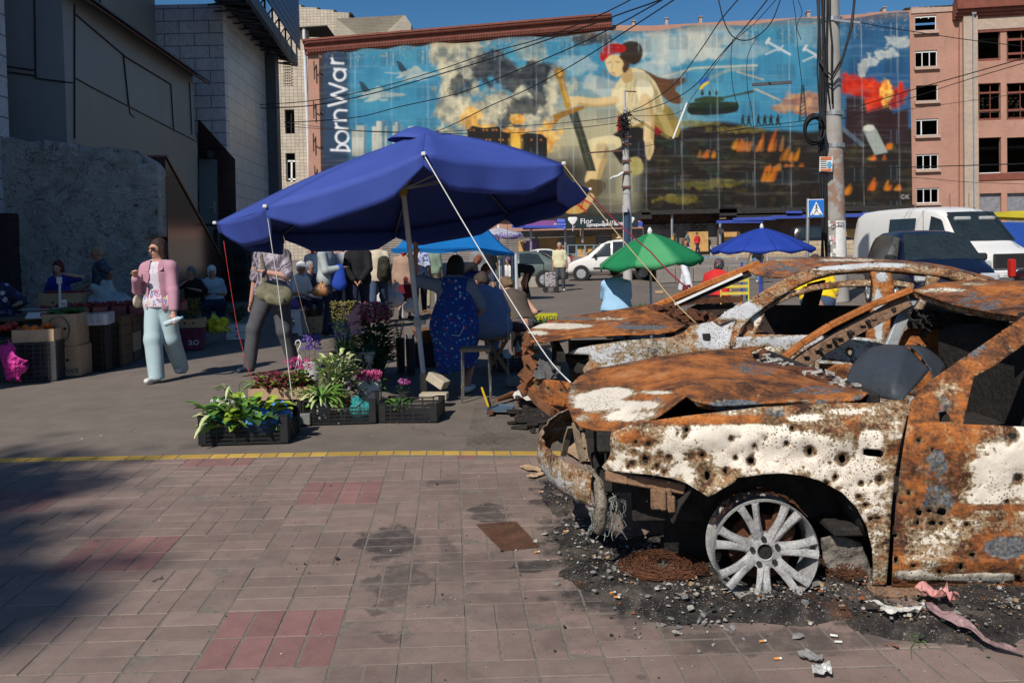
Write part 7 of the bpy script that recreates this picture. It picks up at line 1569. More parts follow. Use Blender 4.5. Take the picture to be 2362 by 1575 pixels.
def pinkextra(J):
 r_, hc, hf, hx, hd, s=J['root'], J['hc'], J['hf'], J['hx'], J['hd'], J['s']
 mb=MB()
 for i in(-1, 1):mb.ball(hc+hf*.092*s+hx*i*.032+hd*.01, (.027, .012, .02), 10, 6, mtx=Matrix.Rotation(0, 4, 'Z'))
 mb.bar(hc+hf*.1*s-hx*.02+hd*.018, hc+hf*.1*s+hx*.02+hd*.018, .004)
 for i in(-1, 1):mb.bar(hc+hf*.085+hx*i*.06+hd*.015, hc+hx*i*.078+hd*.01, .004)
 mb.build('sunglasses', mat('brown_lens', (.035, .018, .012), .15), r_, smooth='auto')
 T=SDF(.0105);g=.034;sh, el, wr, nb, sp, pel, ch, fn=J['sh'], J['el'], J['wr'], J['nb'], J['sp'], J['pel'], J['ch'], J['fn']
 mid=pel+sp*.2;q=(fn, .78)
 T.cone(pel-sp*.04, mid, .178, .158, .06, q).cone(mid, ch, .158, .168, .06, q).cone(ch, nb-sp*.07, .168, .125, .06, q).cone(sh[0], nb-sp*.03, .077, .065, .05).cone(sh[1], nb-sp*.03, .077, .065, .05)
 for i in(0, 1):T.cone(sh[i], el[i], .077, .06, .03).cone(el[i], wr[i].lerp(el[i], .15), .064, .052, .02)
 T.cut.append((nb+sp*.02, sp));T.cut.append((pel-sp*.09, -sp));V, F=T.build(fold=.008, seed=2)
 V=np.array(V);c=V[F].mean(1);front=(c[:, 1]<-.06)&(np.abs(c[:, 0]-.0)<.05+.08*(1.4-c[:, 2]))&(c[:, 2]<1.47);el_=np.array(el[0]);near=np.hypot(np.hypot(c[:, 0]-el_[0], c[:, 1]-el_[1]), c[:, 2]-el_[2])<.12
 wr_=np.array(wr[0]);near|=np.hypot(np.hypot(c[:, 0]-wr_[0], c[:, 1]-wr_[1]), c[:, 2]-wr_[2])<.14
 mo('jacket', V, F[~front|near], cloth('pink', (.44, .235, .30), .08), r_, solid=.006)
 mb=MB()
 for i in(-1, 1):mb.prism([nb+Vc((i*.045, -.06, .02)), nb+Vc((i*.10, -.05, -.01)), nb+Vc((i*.115, -.13, -.09)), nb+Vc((i*.06, -.13, -.12))], (0, .012, 0))
 mb.build('collar', cloth('pink', (.50, .29, .36)), r_, bevel=.003)
 mb=MB();
 for k in range(7):mb.ball(ch+fn*(.128-.004*k)+Vc((-.012, 0, .07-k*.05)), .006, 6, 4)
 mb.build('button', mat('pink_button', (.5, .2, .25), .5), r_)
def blousemat():
 t=NT('cloth_blouse');P=t.tc.outputs['Object'];v=t.n('ShaderNodeTexVoronoi');v.inputs['Scale'].default_value=19;t.l(P, v.inputs['Vector']);s=t.n('ShaderNodeSeparateColor');t.l(v.outputs['Color'], s.inputs[0]);z=t.n('ShaderNodeSeparateXYZ');t.l(P, z.inputs[0])
 c=t.ramp(s.outputs[0], [(0, (.45, .04, .12)), (.25, (.04, .05, .25)), (.5, (.55, .40, .12)), (.7, (.45, .1, .2)), (.85, (.25, .3, .5))]);c.node.color_ramp.interpolation='CONSTANT'
 rg=t.math('MULTIPLY', t.ss(v.outputs['Distance'], .5, .42), t.ss(t.math('ABSOLUTE', t.math('SUBTRACT', v.outputs['Distance'], .22)), .03, .1));f=t.math('MULTIPLY', rg, t.math('MULTIPLY', t.ss(z.outputs[2], 1.10, 1.05), t.ss(z.outputs[2], .86, .9)))
 t.fin(t.mix(f, (.56, .52, .58), c), .85);return t.m
JP=person('woman in a pink jacket and pale blue trousers walking with sunglasses', 366, 10.05, 1.66, -8, 'walk', .9, SKIN, blousemat(), 0, .05, cloth('pale_blue', (.36, .47, .50), .05), wide=.03, shoe=SH_W, hair=('bob', (.035, .018, .014)), hands=[(-.17, -.21, 1.25), (.25, -.14, .80)], feet=[(.02, -.16, .075), (.07, .30, .13)], hy=-22, res=.0095, extra=pinkextra, elb=[(-.45, .35, -.9), (.7, .7, 0)])
hb=thing('handbag', 'cream shoulder bag hanging at the side of the pink jacket woman', 'bag');p=lw(JP, (-.27, .02, .98));S_=SDF(.01);S_.cone(p+Vc((0, -.09, -.04)), p+Vc((0, .1, -.04)), .075, .075, .03, ((1, 0, 0), .4)).cone(p+Vc((0, 0, .02)), p+Vc((0, .02, .08)), .06, .03, .03, ((1, 0, 0), .4));sdf_obj('bag_body', S_, mat('cream_leather', (.5, .43, .33), .5), hb);mb=MB();mb.tube([p+Vc((.03, -.06, .05)), lw(JP, (-.17, -.1, 1.2)), lw(JP, (-.15, -.03, 1.44))], .006, 5);mb.build('strap', M_SEAM, hb)
bt=thing('water_bottle', 'small clear water bottle held in the hand of the pink jacket woman', 'bottle');p=lw(JP, JP['wr'][1])+Vc((.0, -.03, -.10));mx=Matrix.Rotation(R(70), 4, 'Y');mb=MB();mb.lathe([(.0, -.1), (.032, -.1), (.034, -.02), (.032, .07), (.014, .1), (.014, .11)], p, 12, mtx=mx);mb.build('bottle_body', mat('clear_plastic', (.45, .55, .6), .1, var=.1), bt, smooth='auto');mb=MB();mb.lathe([(.0, .11), (.017, .11), (.017, .13), (0, .13)], p, 10, mtx=mx);mb.build('cap', mat('blue_cap', (.1, .3, .6), .4), bt)
def silkmat():
 t=NT('cloth_marbled');n=t.noise(3.2, 3, .5, t.mapping((1, 1, .7)), 3.2);c=t.ramp(n, [(.36, (.045, .04, .055)), (.46, (.17, .14, .18)), (.52, (.42, .37, .42)), (.56, (.16, .13, .17)), (.66, (.07, .06, .08))]);t.fin(c, .5, 0, None, .4);return t.m
def manextra(J):
 r_=J['root'];wr, el, fn=J['wr'], J['el'], J['fn'];mb=MB();d=(wr[1]-el[1]).normalized();c=wr[1]-d*.02;q=d.to_track_quat('Z', 'Y').to_matrix().to_4x4();mb.lathe([(.032, -.012), (.035, -.012), (.035, .012), (.032, .012)], c, 16, mtx=q);mb.lathe([(0, .03), (.02, .03), (.02, .038), (0, .038)], c, 12, mtx=Matrix.Rotation(R(90), 4, 'X'));mb.build('watch', mat('watch_blue', (.02, .03, .08), .3, .4), r_)
 mb=MB();
 for k in range(3):a=J['kn'][1].lerp(J['pel']+Vc((.1, 0, 0)), .55)+fn*.105+Vc((.03+k*.012, -.0, .0));mb.bar(a, a+Vc((-.012, -.006, .012+k*.008)), .005)
 mb.build('stripe_logo', SH_W, r_)
M_SHOEN=mat('shoe_navy', (.02, .03, .055), .6)
JM=person('man in a marbled grey t-shirt and dark tracksuit trousers, head hidden by the umbrella', 628, 10.5, 1.80, -18, 'walk', 1.12, SKIN, silkmat(), .45, .10, cloth('slate', (.075, .075, .085), .2), wide=.012, shoe=M_SHOEN, hair=('short', (.06, .04, .03)), hands=[(-.34, .05, .80), (.06, -.26, 1.17)], feet=[(-.20, -.22, .10), (.16, .14, .09)], res=.0105, extra=manextra, elb=[(-.6, .6, 0), (1, .3, -.5)])
p=lw(JM, (.16, -.26, .98));mb_=thing('messenger_bag', 'olive camouflage messenger bag slung across the man in marbled grey', 'bag');S_=SDF(.012);S_.cone(p+Vc((-.09, 0, .03)), p+Vc((.13, .03, -.02)), .11, .11, .03, ((0, 1, 0), .55)).cone(p+Vc((-.02, -.05, -.06)), p+Vc((.1, -.04, -.08)), .06, .06, .02, ((0, 1, 0), .6));sdf_obj('bag_body', S_, cloth('camouflage', (.16, .15, .10), .5), mb_, fold=.004);mb=MB();mb.tube([p+Vc((-.1, -.03, .08)), lw(JM, (.0, -.19, 1.28)), lw(JM, (-.06, -.15, 1.45)), lw(JM, (-.08, 0, 1.53))], .018, 6, flat=.3);mb.build('strap', cloth('olive', (.12, .12, .07)), mb_)
A_MAT=floral('apron_flowers', (.012, .045, .24), [(.08, .3, .6), (.35, .4, .5), (.3, .03, .05), (.05, .2, .5), (.02, .09, .05), (.05, .25, .55)], 24, .36, .24)
def apronextra(J):
 r_, s=J['root'], J['s'];T=SDF(.013);pel, sp, nb, fn, sh=J['pel'], J['sp'], J['nb'], J['fn'], J['sh'];bk=-fn
 T.cone(nb-sp*.08+bk*.02, pel+sp*.15, .155, .195, .06, (fn, .78)).cone(pel+sp*.15, pel+Vc((0, .0, -.02)), .195, .245, .06, (fn, .8)).cone(pel, pel+Vc((0, -.05, -.40)), .245, .22, .06, (fn, .8)).cone(nb-sp*.04-Vc((.1, 0, 0)), nb-sp*.04+Vc((.1, 0, 0)), .075, None, .03)
 T.cut.append((nb-sp*.0, sp));T.cut.append((pel+Vc((-.05, 0, -.47)), (-.25, 0, -1)));V, F=T.build(fold=.006, seed=5);mo('apron', V, F, A_MAT, r_)
 mb=MB();M_TRIM=cloth('pale_trim', (.35, .38, .55));
 def bk_pt(x, z):w_=.20+(.05 if z<.75 else 0)*(1);y_=math.sqrt(max(.0, 1-(x/w_)**2))*w_*.8;return Vc((x, y_*1+(.93*s*0)+J['pel'].y-(z-J['pel'].z)*math.tan(R(12))*1.0+.012, z))
 mb.tube([bk_pt(-.02, .80), bk_pt(-.10, .76), bk_pt(-.12, .68), bk_pt(-.08, .60), bk_pt(0, .61)], .006, 5);mb.build('pocket_trim', M_TRIM, r_)
JA=person('flower seller in a blue flowered apron holding the umbrella pole, seen from behind', 1045, 8.75, 1.62, 176, 'sit', 1.22, SKIN2, cloth('grey_tee', (.16, .19, .27)), .42, .1, cloth('charcoal', (.06, .065, .07)), 'shorts', shoe=SH_W, hair=('bob', (.012, .01, .01)), hands=[(-.14, -.30, .70), (.43, -.14, 1.47)], seat=.62, feet=[(-.12, .05, .07), (.17, -.18, .07)], lean=12, hp=25, res=.012, extra=apronextra, fem=True, elb=[(-.9, .2, -.3), (.9, .1, -1.2)])
R_=dict(res=.02)
person('woman in a plain blue grey dress sitting hunched behind the apron seller', 1130, 10.0, 1.62, 200, 'sit', 1.2, SKIN2, cloth('dusty_blue', (.16, .20, .32)), .4, .1, cloth('dusty_blue', (.16, .20, .32)), 'skirt', shoe=SH_B, hair=('bun', (.05, .035, .03)), lean=32, hp=35, seat=.5, hy=30, res=.014, fem=True)
person('girl in a brown crop top with long fair hair, bent forward', 1200, 10.9, 1.62, 205, 'sit', .95, SKIN, cloth('brown_top', (.09, .07, .055)), 0, -.12, cloth('mauve', (.10, .075, .08)), shoe=SH_B, hair=('tail', (.16, .10, .055)), lean=40, hp=25, seat=.45, res=.014, fem=True)
person('woman in a light blue blouse sitting under the green umbrella, back turned', 1420, 13.2, 1.62, 172, 'sit', 1.3, SKIN2, cloth('light_blue', (.30, .50, .70)), .42, .12, black, 'trousers', shoe=SH_B, hair=('short', (.03, .02, .015)), lean=8, seat=.40, res=.016, hy=-30, fem=True, hands=[(-.1, -.45, .6), (.12, -.45, .6)])
person('woman in red with a dark patterned headscarf on the yellow chair', 1648, 15.2, 1.62, 150, 'sit', 1.35, SKIN2, cloth('red', (.52, .03, .03)), .35, .12, black, shoe=SH_B, hair=None, hat=('scarf', floral('dark_scarf', (.03, .035, .03), [(.3, .05, .05), (.1, .1, .2), (.2, .2, .15)], 30, .5, .4)), lean=22, hp=20, seat=.45, res=.018, fem=True)
person('person in a yellow t-shirt seen through the windows of the second wreck', 1885, 12.3, 1.66, 165, 'sit', 1.3, SKIN2, cloth('yellow', (.75, .52, .02)), .4, .12, jeans, shoe=SH_B, lean=35, seat=.55, res=.018)
person('red haired seller in a bright blue top raising a hand behind the berries', 138, 14.6, 1.64, -20, 'sit', 1.25, SKIN, cloth('royal_blue', (.02, .04, .30)), .42, .1, navy, hair=('long', (.10, .02, .018)), shoe=SH_B, hands=[(-.2, -.3, .8), (.36, -.22, 1.24)], seat=.62, hy=20, res=.014, fem=True, side=6)
person('grey haired woman in a speckled top standing by the concrete wall', 232, 15.2, 1.67, -62, 'stand', 1.25, SKIN2, cloth('speckled', (.06, .075, .10), .9), .42, .12, black, hair=('curly', (.30, .23, .15)), shoe=SH_B, hp=15, res=.014, fem=True, hands=[(-.1, -.28, .95), (.22, .1, 1.02)], elb=[(-.5, .5, 0), (1, .6, -.2)])
person('woman in black holding a white fan against her face, seated by the granite cheek', 446, 17.3, 1.6, -15, 'sit', 1.25, SKIN2, black, .45, .1, black, hair=('short', (.14, .14, .15)), shoe=SH_B, hands=[(-.05, -.2, 1.02), (.14, -.25, .85)], res=.016, fem=True, elb=[(-.8, -.2, -.6), (.6, .5, 0)])
person('woman in a white headscarf and pale blue blouse seated beside the fan holder', 487, 17.5, 1.62, 22, 'sit', 1.25, SKIN2, cloth('ice_blue', (.32, .42, .48)), .4, .1, navy, 'skirt', hair=None, hat=('scarf', cloth('kerchief', (.55, .60, .64))), shoe=SH_B, res=.016, fem=True, hands=[(-.08, -.25, .72), (.12, -.2, .72)])
FU=[('seated man in a white cap behind the marbled shirt man', 686, 17.6, 1.7, 60, 'sit', 1.1, white_c, .4, navy, ('short', (.3, .3, .3)), ('cap', white_c), {}), ('grey haired man in navy sitting behind the walking man', 706, 19.2, 1.7, 70, 'sit', 1.2, navy, .4, jeans, ('short', (.25, .25, .25)), None, {}), ('man in a white shirt and pale cap further back', 722, 25, 1.72, 20, 'stand', 1.1, white_c, .8, navy, ('short', (.2, .2, .2)), ('cap', white_c), {}), ('tall man in a pale grey jacket carrying plastic bags and a blue rucksack', 752, 15.4, 1.80, 80, 'stand', 1.12, cloth('pale_grey', (.34, .37, .38)), .9, navy, ('short', (.2, .2, .2)), None, dict(toplen=.22, hands=[(-.1, -.3, 1.12), (.2, -.1, .85)])), ('person in a black and white top with dark trousers seen from behind', 789, 21, 1.72, 178, 'stand', 1.0, cloth('half_white', (.38, .38, .42)), .4, black, ('short', (.05, .04, .04)), None, {}), ('man in a black jacket holding his hands behind his back', 826, 16.0, 1.78, 186, 'walk', 1.12, black, .95, navy, ('short', (.1, .1, .1)), None, dict(hands=[(-.06, .24, .90), (.06, .24, .90)], elb=[(-1, .3, 0), (1, .3, 0)], toplen=.12)), ('man in a beige shirt with a dark backpack seen from behind', 870, 17.5, 1.76, 182, 'walk', 1.08, cloth('beige', (.50, .44, .34)), .45, jeans, ('short', (.1, .08, .06)), None, dict(toplen=.10)), ('old woman in a brown coat, dark red skirt and red scarf from behind', 931, 18.6, 1.6, 176, 'stand', 1.2, cloth('brown_coat', (.36, .24, .18)), .9, cloth('maroon', (.13, .015, .025)), None, ('scarf', cloth('red_scarf', (.5, .03, .04))), dict(bottype='skirt', hem=.38, toplen=.14, skin=SKIN)), ('person in a striped blue and white top walking away', 966, 19.5, 1.7, 185, 'walk', 1.0, floral('stripe', (.45, .48, .6), [(.08, .1, .3), (.3, .35, .5)], 14, .5, .4), .4, navy, ('short', (.06, .04, .03)), None, {}), ('person in a green shirt and khaki trousers under the blue tarpaulin', 996, 22.0, 1.7, 180, 'stand', 1.05, cloth('sage', (.2, .27, .2)), .5, khaki, ('short', (.08, .06, .05)), None, {}), ('person with reddish hair bending over the stall under the tarpaulin', 1068, 21.5, 1.66, 105, 'bend', 1.05, black, .45, navy, ('bob', (.16, .05, .025)), None, {}), ('dark haired woman bending lower under the tarpaulin with an arm out', 1072, 16.5, 1.62, 100, 'bend', 1.1, cloth('deep_blue', (.03, .04, .16)), .4, navy, ('short', (.09, .03, .02)), None, dict(lean=78)), ('person in grey standing behind the tarpaulin legs', 1104, 24.5, 1.68, 178, 'stand', 1.2, cloth('mid_grey', (.2, .2, .21)), .45, navy, ('short', (.03, .02, .02)), None, {}), ('person in black with a small backpack and denim shorts', 1128, 27, 1.7, 182, 'stand', 1.05, black, .4, jeans, ('short', (.04, .03, .02)), None, dict(bottype='shorts')), ('seated woman in a white top with a purple flowered headscarf', 1176, 26, 1.55, -40, 'sit', 1.15, white_c, .2, navy, None, ('scarf', F_SCARF), {}), ('bent over person all in black with a patterned kerchief by the grey car', 1212, 25, 1.62, -70, 'bend', 1.1, black, .9, black, None, ('scarf', F_SCARF), dict(lean=80)), ('older woman in a pale yellow t-shirt with a wheeled shopping bag', 1291, 29.5, 1.66, -5, 'stand', 1.15, cloth('pale_yellow', (.58, .55, .36)), .42, cloth('grey_leggings', (.07, .075, .085)), ('short', (.3, .28, .27)), None, dict(toplen=.12, shoe=SH_W)), ('person in black with a hand to the face behind the pale yellow t-shirt woman', 1297, 43, 1.7, 60, 'stand', 1.0, black, .9, black, ('short', (.03, .02, .02)), None, dict(hands=[(-.05, -.15, 1.5), (.25, 0, .8)])), ('person in a straw hat behind the white minivan', 1429, 44, 1.75, 180, 'stand', 1.0, cloth('tan_shirt', (.4, .3, .2)), .4, navy, None, ('brim', mat('straw', (.6, .47, .28), .8)), dict(z0=.25)), ('person in wide white trousers walking behind the green umbrella', 1580, 27.0, 1.68, 30, 'walk', 1.0, white_c, .5, cloth('white_trousers', (.6, .62, .68)), ('long', (.1, .06, .04)), None, dict(wide=.05, shoe=SH_B)), ('man with a grey backpack on the terrace above the green umbrella', 1586, 62, 1.78, 60, 'walk', 1.0, cloth('teal_grey', (.15, .2, .2)), .4, navy, ('short', (.05, .03, .02)), None, dict(z0=TZ)), ('person in a red football shirt on the terrace above the green umbrella', 1609, 60, 1.66, 40, 'walk', 1.05, cloth('bright_red', (.55, .03, .03)), .4, navy, ('short', (.08, .04, .02)), None, dict(z0=TZ)), ('man in jeans and a dark shirt under the right blue umbrella', 1748, 32, 1.75, 190, 'walk', 1.05, black, .4, cloth('blue_jeans', (.12, .2, .32)), ('short', (.05, .03, .02)), None, dict(shoe=SH_W)), ('seller sitting at the far left edge in a navy and white top', -14, 12.6, 1.66, 25, 'sit', 1.2, floral('navy_white', (.03, .03, .08), [(.5, .5, .55), (.1, .1, .2)], 9, .4, .3), .5, navy, ('short', (.1, .06, .04)), None, dict(hands=[(-.1, -.35, .8), (.30, -.40, .82)], seat=.55)), ]
PJ={}
for(lab, u, D, H, hd_, po, fat, top, slv, bot, hair, hat, kw)in FU:
 k=dict(skin=SKIN2, sleeve=slv, bot=bot, shoe=SH_B, hair=hair, hat=hat, res=.018 if D<20 else.026, toplen=.07, fold=.006);k.update(kw)
 PJ[u]=person(lab, u, D, H, hd_, po, fat, top=top, **k)
 #  parked vehicles
def paint(name, col, rough=.25, metal=0.0):
 return mat(name, col, rough, metal, var=.05, scale=1.5, bump=0, spec=.5)
M_GLASSD=mat('car_glass', (.02, .028, .03), .08, var=.3, scale=1.5, bump=0, spec=.8);M_TYRE=mat('tyre', (.02, .02, .02), .85);M_HUBC=mat('hubcap', (.42, .43, .45), .4, .4);M_PLAST=mat('black_trim', (.02, .02, .022), .6)
M_LAMP=mat('headlamp', (.55, .58, .6), .12, .3);M_RED=mat('tail_lamp', (.45, .02, .015), .2)
def vehicle(name, label, cat, x, y, rz, st, wheels, body, wr=.31, side=(), shield=None, rear=None, trims=(), lamps=(), extra=None, z0=0.0):
 """st: stations (x, zbottom, zbelt, zroof, half width belt, half width roof) from nose to tail; nose points to -X"""
 r_=thing(name, label, cat, (x, y, z0), rz);V=[];n=14;m=len(st)
 def ring(s):
  X, zb, zt, zr, wb, wr_=s;h=[(0, zr), (wr_*.7, zr-.01), (wr_*.95, zr-.05), (wr_+(wb-wr_)*.45, zt+(zr-zt)*.5), (wb*.99, zt), (wb, zb+(zt-zb)*.5), (wb*.97, zb)]
  return[(X, -a, b)for a, b in h]+[(X, a, b)for a, b in reversed(h)]
 for s in st:V+=ring(s)
 F=[(i*n+j, i*n+(j+1)%n, (i+1)*n+(j+1)%n, (i+1)*n+j)for i in range(m-1)for j in range(n)]+[tuple(range(n)), tuple(range((m-1)*n, m*n))[::-1]]
 mb=MB();mb.add(V, F);mb.build('body', body, r_, smooth='auto', sub=1)
 xs=[s[0]for s in st]
 def S(X, t, sd, off=.012):
  k=max(i for i in range(m-1)if xs[i]<=X+1e-6 or i==0);f=(X-xs[k])/(xs[k+1]-xs[k]);a=[st[k][i]+(st[k+1][i]-st[k][i])*f for i in range(6)]
  return Vc((X, sd*(a[4]*(1-t)+a[5]*t+off), a[2]+(a[3]-.06-a[2])*t))
 for(x0, x1, x2, x3, t0, t1)in side:
  for sd in(-1, 1):
   mb=MB();N=6
   q=[S(x0+(x1-x0)*i/N, t0, sd)for i in range(N+1)]+[S(x2+(x3-x2)*i/N, t1, sd)for i in range(N+1)]
   mb.add(q, [(i, i+1, N+2+i, N+1+i)for i in range(N)]);mb.build('side_window', M_GLASSD, r_, solid=.01)
 for nm, g in(('windscreen', shield), ('rear_window', rear)):
  if g:
   (xa, za, wa, xb, zb_, wb_)=g;mb=MB();mb.add([(xa, -wa, za), (xa-.05, 0, za+.01), (xa, wa, za), (xb, -wb_, zb_), (xb-.03, 0, zb_+.01), (xb, wb_, zb_)], [(0, 1, 4, 3), (1, 2, 5, 4)]);mb.build(nm, M_GLASSD, r_, solid=.012)
 RX=Matrix.Rotation(R(90), 4, 'X');W=max(s[4]for s in st)
 for wx in wheels:
  for sd in(-1, 1):
   mb=MB();mb.lathe([(wr*1.2, 0), (wr*1.2, .02)], (wx, sd*(W+.004)-(.02 if sd>0 else 0)*0, wr*1.02), 24, mtx=RX);mb.build('wheel_arch', M_PLAST, r_)
   w_=bpy.data.objects.new('wheel', None);C.objects.link(w_);w_.parent=r_;w_.location=(wx, sd*(W-.03), wr)
   mb=MB();mb.lathe([(wr*.6, -.09), (wr*.95, -.1), (wr, -.07), (wr, .07), (wr*.95, .1), (wr*.6, .09)], n=24, mtx=RX);mb.build('tyre', M_TYRE, w_, smooth='auto')
   mb=MB();mb.lathe([(0, .085), (wr*.2, .09), (wr*.62, .075), (wr*.65, .1)], n=24, mtx=RX if sd<0 else Matrix.Rotation(R(-90), 4, 'X'))
   for k in range(6):a=k*1.047;mb.bar((wr*.15*math.cos(a), sd*.1, wr*.15*math.sin(a)), (wr*.58*math.cos(a), sd*.098, wr*.58*math.sin(a)), .05, .02)
   mb.build('hubcap', M_HUBC, w_)
 for(nm, m_, c, d)in trims:
  for sd in((-1, 1)if c[1]else(1, )):mb=MB();mb.box((c[0], c[1]*sd, c[2]), d);mb.build(nm, m_, r_, bevel=min(d)*.3)
 return r_
TR=lambda fx, rx, w, zb, m=M_PLAST:[('bumper', m, (fx, 0, zb), (.14, w*1.9, .22)), ('bumper', m, (rx, 0, zb), (.12, w*1.9, .24)), ('headlight', M_LAMP, (fx+.07, w*.72, zb+.3), (.14, .36, .17)), ('tail_light', M_RED, (rx-.02, w*.86, zb+.42), (.1, .16, .34)), ('mirror', M_PLAST, (fx+1.35, w*1.1, zb+.68), (.12, .2, .16)), ('number_plate', mat('plate_white', (.6, .6, .6), .5), (fx-.075, 0, zb+.02), (.02, .5, .11)), ('door_handle', M_PLAST, (fx+2.1, w*1.0, zb+.48), (.14, .05, .03))]
M_VW=paint('white_paint', (.68, .67, .65))
p=at(1419, 640, 38.6)
vehicle('minivan', 'white boxy minivan with a black side strip parked behind the green umbrella', 'minivan', p.x, 38.9, R(-9), [(-2.15, .3, .55, .62, .62, .55), (-2.1, .22, .7, .8, .80, .7), (-1.6, .2, .92, 1.0, .89, .8), (-1.15, .2, 1.0, 1.12, .9, .8), (-.55, .2, 1.05, 1.72, .9, .70), (.0, .2, 1.06, 1.84, .9, .72), (1.2, .2, 1.06, 1.86, .9, .74), (2.0, .2, 1.06, 1.84, .9, .74), (2.2, .25, 1.0, 1.7, .88, .72), (2.25, .35, .7, .8, .84, .74)], (-1.45, 1.32), M_VW, .32, side=[(-1.0, -.12, -.5, -.12, .06, .9), (-.02, 1.05, -.02, 1.05, .08, .92)], shield=(-1.2, 1.14, .74, -.6, 1.68, .62), rear=(2.24, 1.1, .7, 2.16, 1.6, .6), trims=TR(-2.16, 2.27, .86, .42, M_VW)+[('side_strip', M_PLAST, (-.1, .91, .56), (1.6, .02, .06)), ('side_strip', M_PLAST, (1.1, .91, .56), (.5, .02, .06))])
sed=[(-2.1, .3, .5, .58, .7, .6), (-2.0, .22, .66, .72, .8, .7), (-1.2, .2, .82, .86, .85, .76), (-.75, .2, .86, .94, .86, .72), (-.15, .2, .88, 1.36, .86, .60), (.7, .2, .9, 1.42, .86, .6), (1.25, .2, .9, 1.34, .86, .6), (1.7, .2, .92, 1.02, .85, .7), (2.1, .25, .88, .96, .8, .7), (2.16, .35, .6, .68, .76, .66)]
vehicle('hatchback', 'old grey green hatchback parked behind the bent over people', 'car', at(1185, 600, 33).x-.1, 33.5, R(-5), sed, (-1.3, 1.35), paint('grey_green_paint', (.10, .13, .12)), .3, side=[(-.7, .3, -.15, .3, .06, .92), (.38, 1.35, .38, 1.1, .06, .92)], shield=(-.82, .95, .7, -.2, 1.34, .55), rear=(1.78, 1.0, .68, 1.25, 1.34, .52), trims=TR(-2.1, 2.18, .82, .4))
vehicle('hatchback', 'white hatchback half hidden behind the old grey green car', 'car', at(1228, 600, 46).x, 46.5, R(-4), sed, (-1.3, 1.35), M_VW, .3, side=[(-.7, .3, -.15, .3, .06, .92), (.38, 1.35, .38, 1.1, .06, .92)], rear=(1.76, 1.0, .68, 1.25, 1.34, .52), trims=TR(-2.1, 2.18, .82, .4), z0=.1)
small=[(-1.95, .3, .5, .56, .6, .5), (-1.9, .2, .68, .78, .78, .66), (-1.5, .2, .88, .98, .85, .74), (-1.1, .2, .95, 1.06, .86, .72), (-.45, .2, 1.0, 1.62, .86, .62), (.1, .2, 1.02, 1.70, .86, .64), (1.6, .2, 1.02, 1.70, .86, .68), (1.9, .25, 1.0, 1.6, .84, .66), (1.95, .35, .7, .8, .8, .66)]
sv=vehicle('van', 'small dark blue delivery van with a hanging air freshener, parked facing the second wreck', 'van', 9.0, 18.4, R(80), small, (-1.25, 1.25), paint('dark_blue_paint', (.006, .009, .026)), .31, side=[(-1.0, -.1, -.45, -.1, .06, .92)], shield=(-1.14, 1.06, .74, -.5, 1.6, .60), rear=(1.96, 1.1, .6, 1.9, 1.5, .5), trims=TR(-1.97, 1.97, .82, .42, MATS['dark_blue_paint'])+[('air_freshener', M_WHITEF, (-.78, 0, 1.3), (.03, .06, .14)), ('aerial', M_PLAST, (.2, 0, 1.9), (.01, .01, .45)), ('headrest', M_DKRED, (-.75, .3, 1.12), (.03, .16, .2))])
big_=[(-2.9, .35, .7, .8, .75, .6), (-2.85, .25, .95, 1.08, .92, .8), (-2.4, .22, 1.15, 1.28, .98, .85), (-2.05, .22, 1.25, 1.42, .99, .82), (-1.35, .22, 1.35, 2.28, .99, .78), (-.8, .22, 1.4, 2.46, .99, .82), (1.5, .22, 1.4, 2.48, .99, .86), (2.8, .22, 1.4, 2.46, .99, .88), (2.95, .3, 1.3, 2.3, .97, .86), (2.97, .4, .8, 1.0, .95, .86)]
vehicle('van', 'large white delivery van with a black chrome grille behind the dark blue van', 'van', 12.7, 25.3, R(99), big_, (-1.95, 1.75), M_VW, .36, side=[(-1.9, -.95, -1.4, -.95, .04, .8), (-.3, .95, -.3, .95, .05, .72)], shield=(-2.12, 1.42, .86, -1.42, 2.24, .72), trims=TR(-2.93, 2.98, .93, .52, M_VW)+[('grille', M_PLAST, (-2.97, 0, .88), (.08, 1.0, .38)), ('side_groove', M_PLAST, (-.62, .99, 1.0), (.012, .01, 1.3)), ('side_groove', M_PLAST, (1.1, .99, 1.0), (.012, .01, 1.3)), ('sun_visor', mat('visor', (.35, .36, .36), .7), (-1.62, .38, 2.05), (.12, .5, .12)), ('aerial', M_PLAST, (-1.0, .3, 2.6), (.012, .012, .4))])
vehicle('car', 'black car cut off by the right edge of the picture, red tail lamp showing', 'car', 11.25, 14.7, R(180), sed, (-1.3, 1.35), paint('black_paint', (.012, .010, .012)), .33, side=[(-.7, .3, -.15, .3, .06, .92), (.38, 1.35, .38, 1.1, .06, .92)], rear=(1.78, 1.0, .68, 1.25, 1.34, .52), trims=TR(-2.1, 2.18, .82, .5))
vehicle('minivan', 'black people carrier parked on the terrace behind the right blue umbrella', 'minivan', at(1893, 560, 57).x, 57, R(174), [(a-(.2 if i<4 else 0), b, c, d*1.12, e, f)for i, (a, b, c, d, e, f)in enumerate(small)], (-1.4, 1.3), paint('black_paint', (.012, .010, .012)), .33, side=[(-1.0, -.1, -.45, -.1, .06, .92), (.1, 1.5, .1, 1.45, .06, .9)], trims=TR(-2.1, 2.0, .82, .45), z0=TZ)
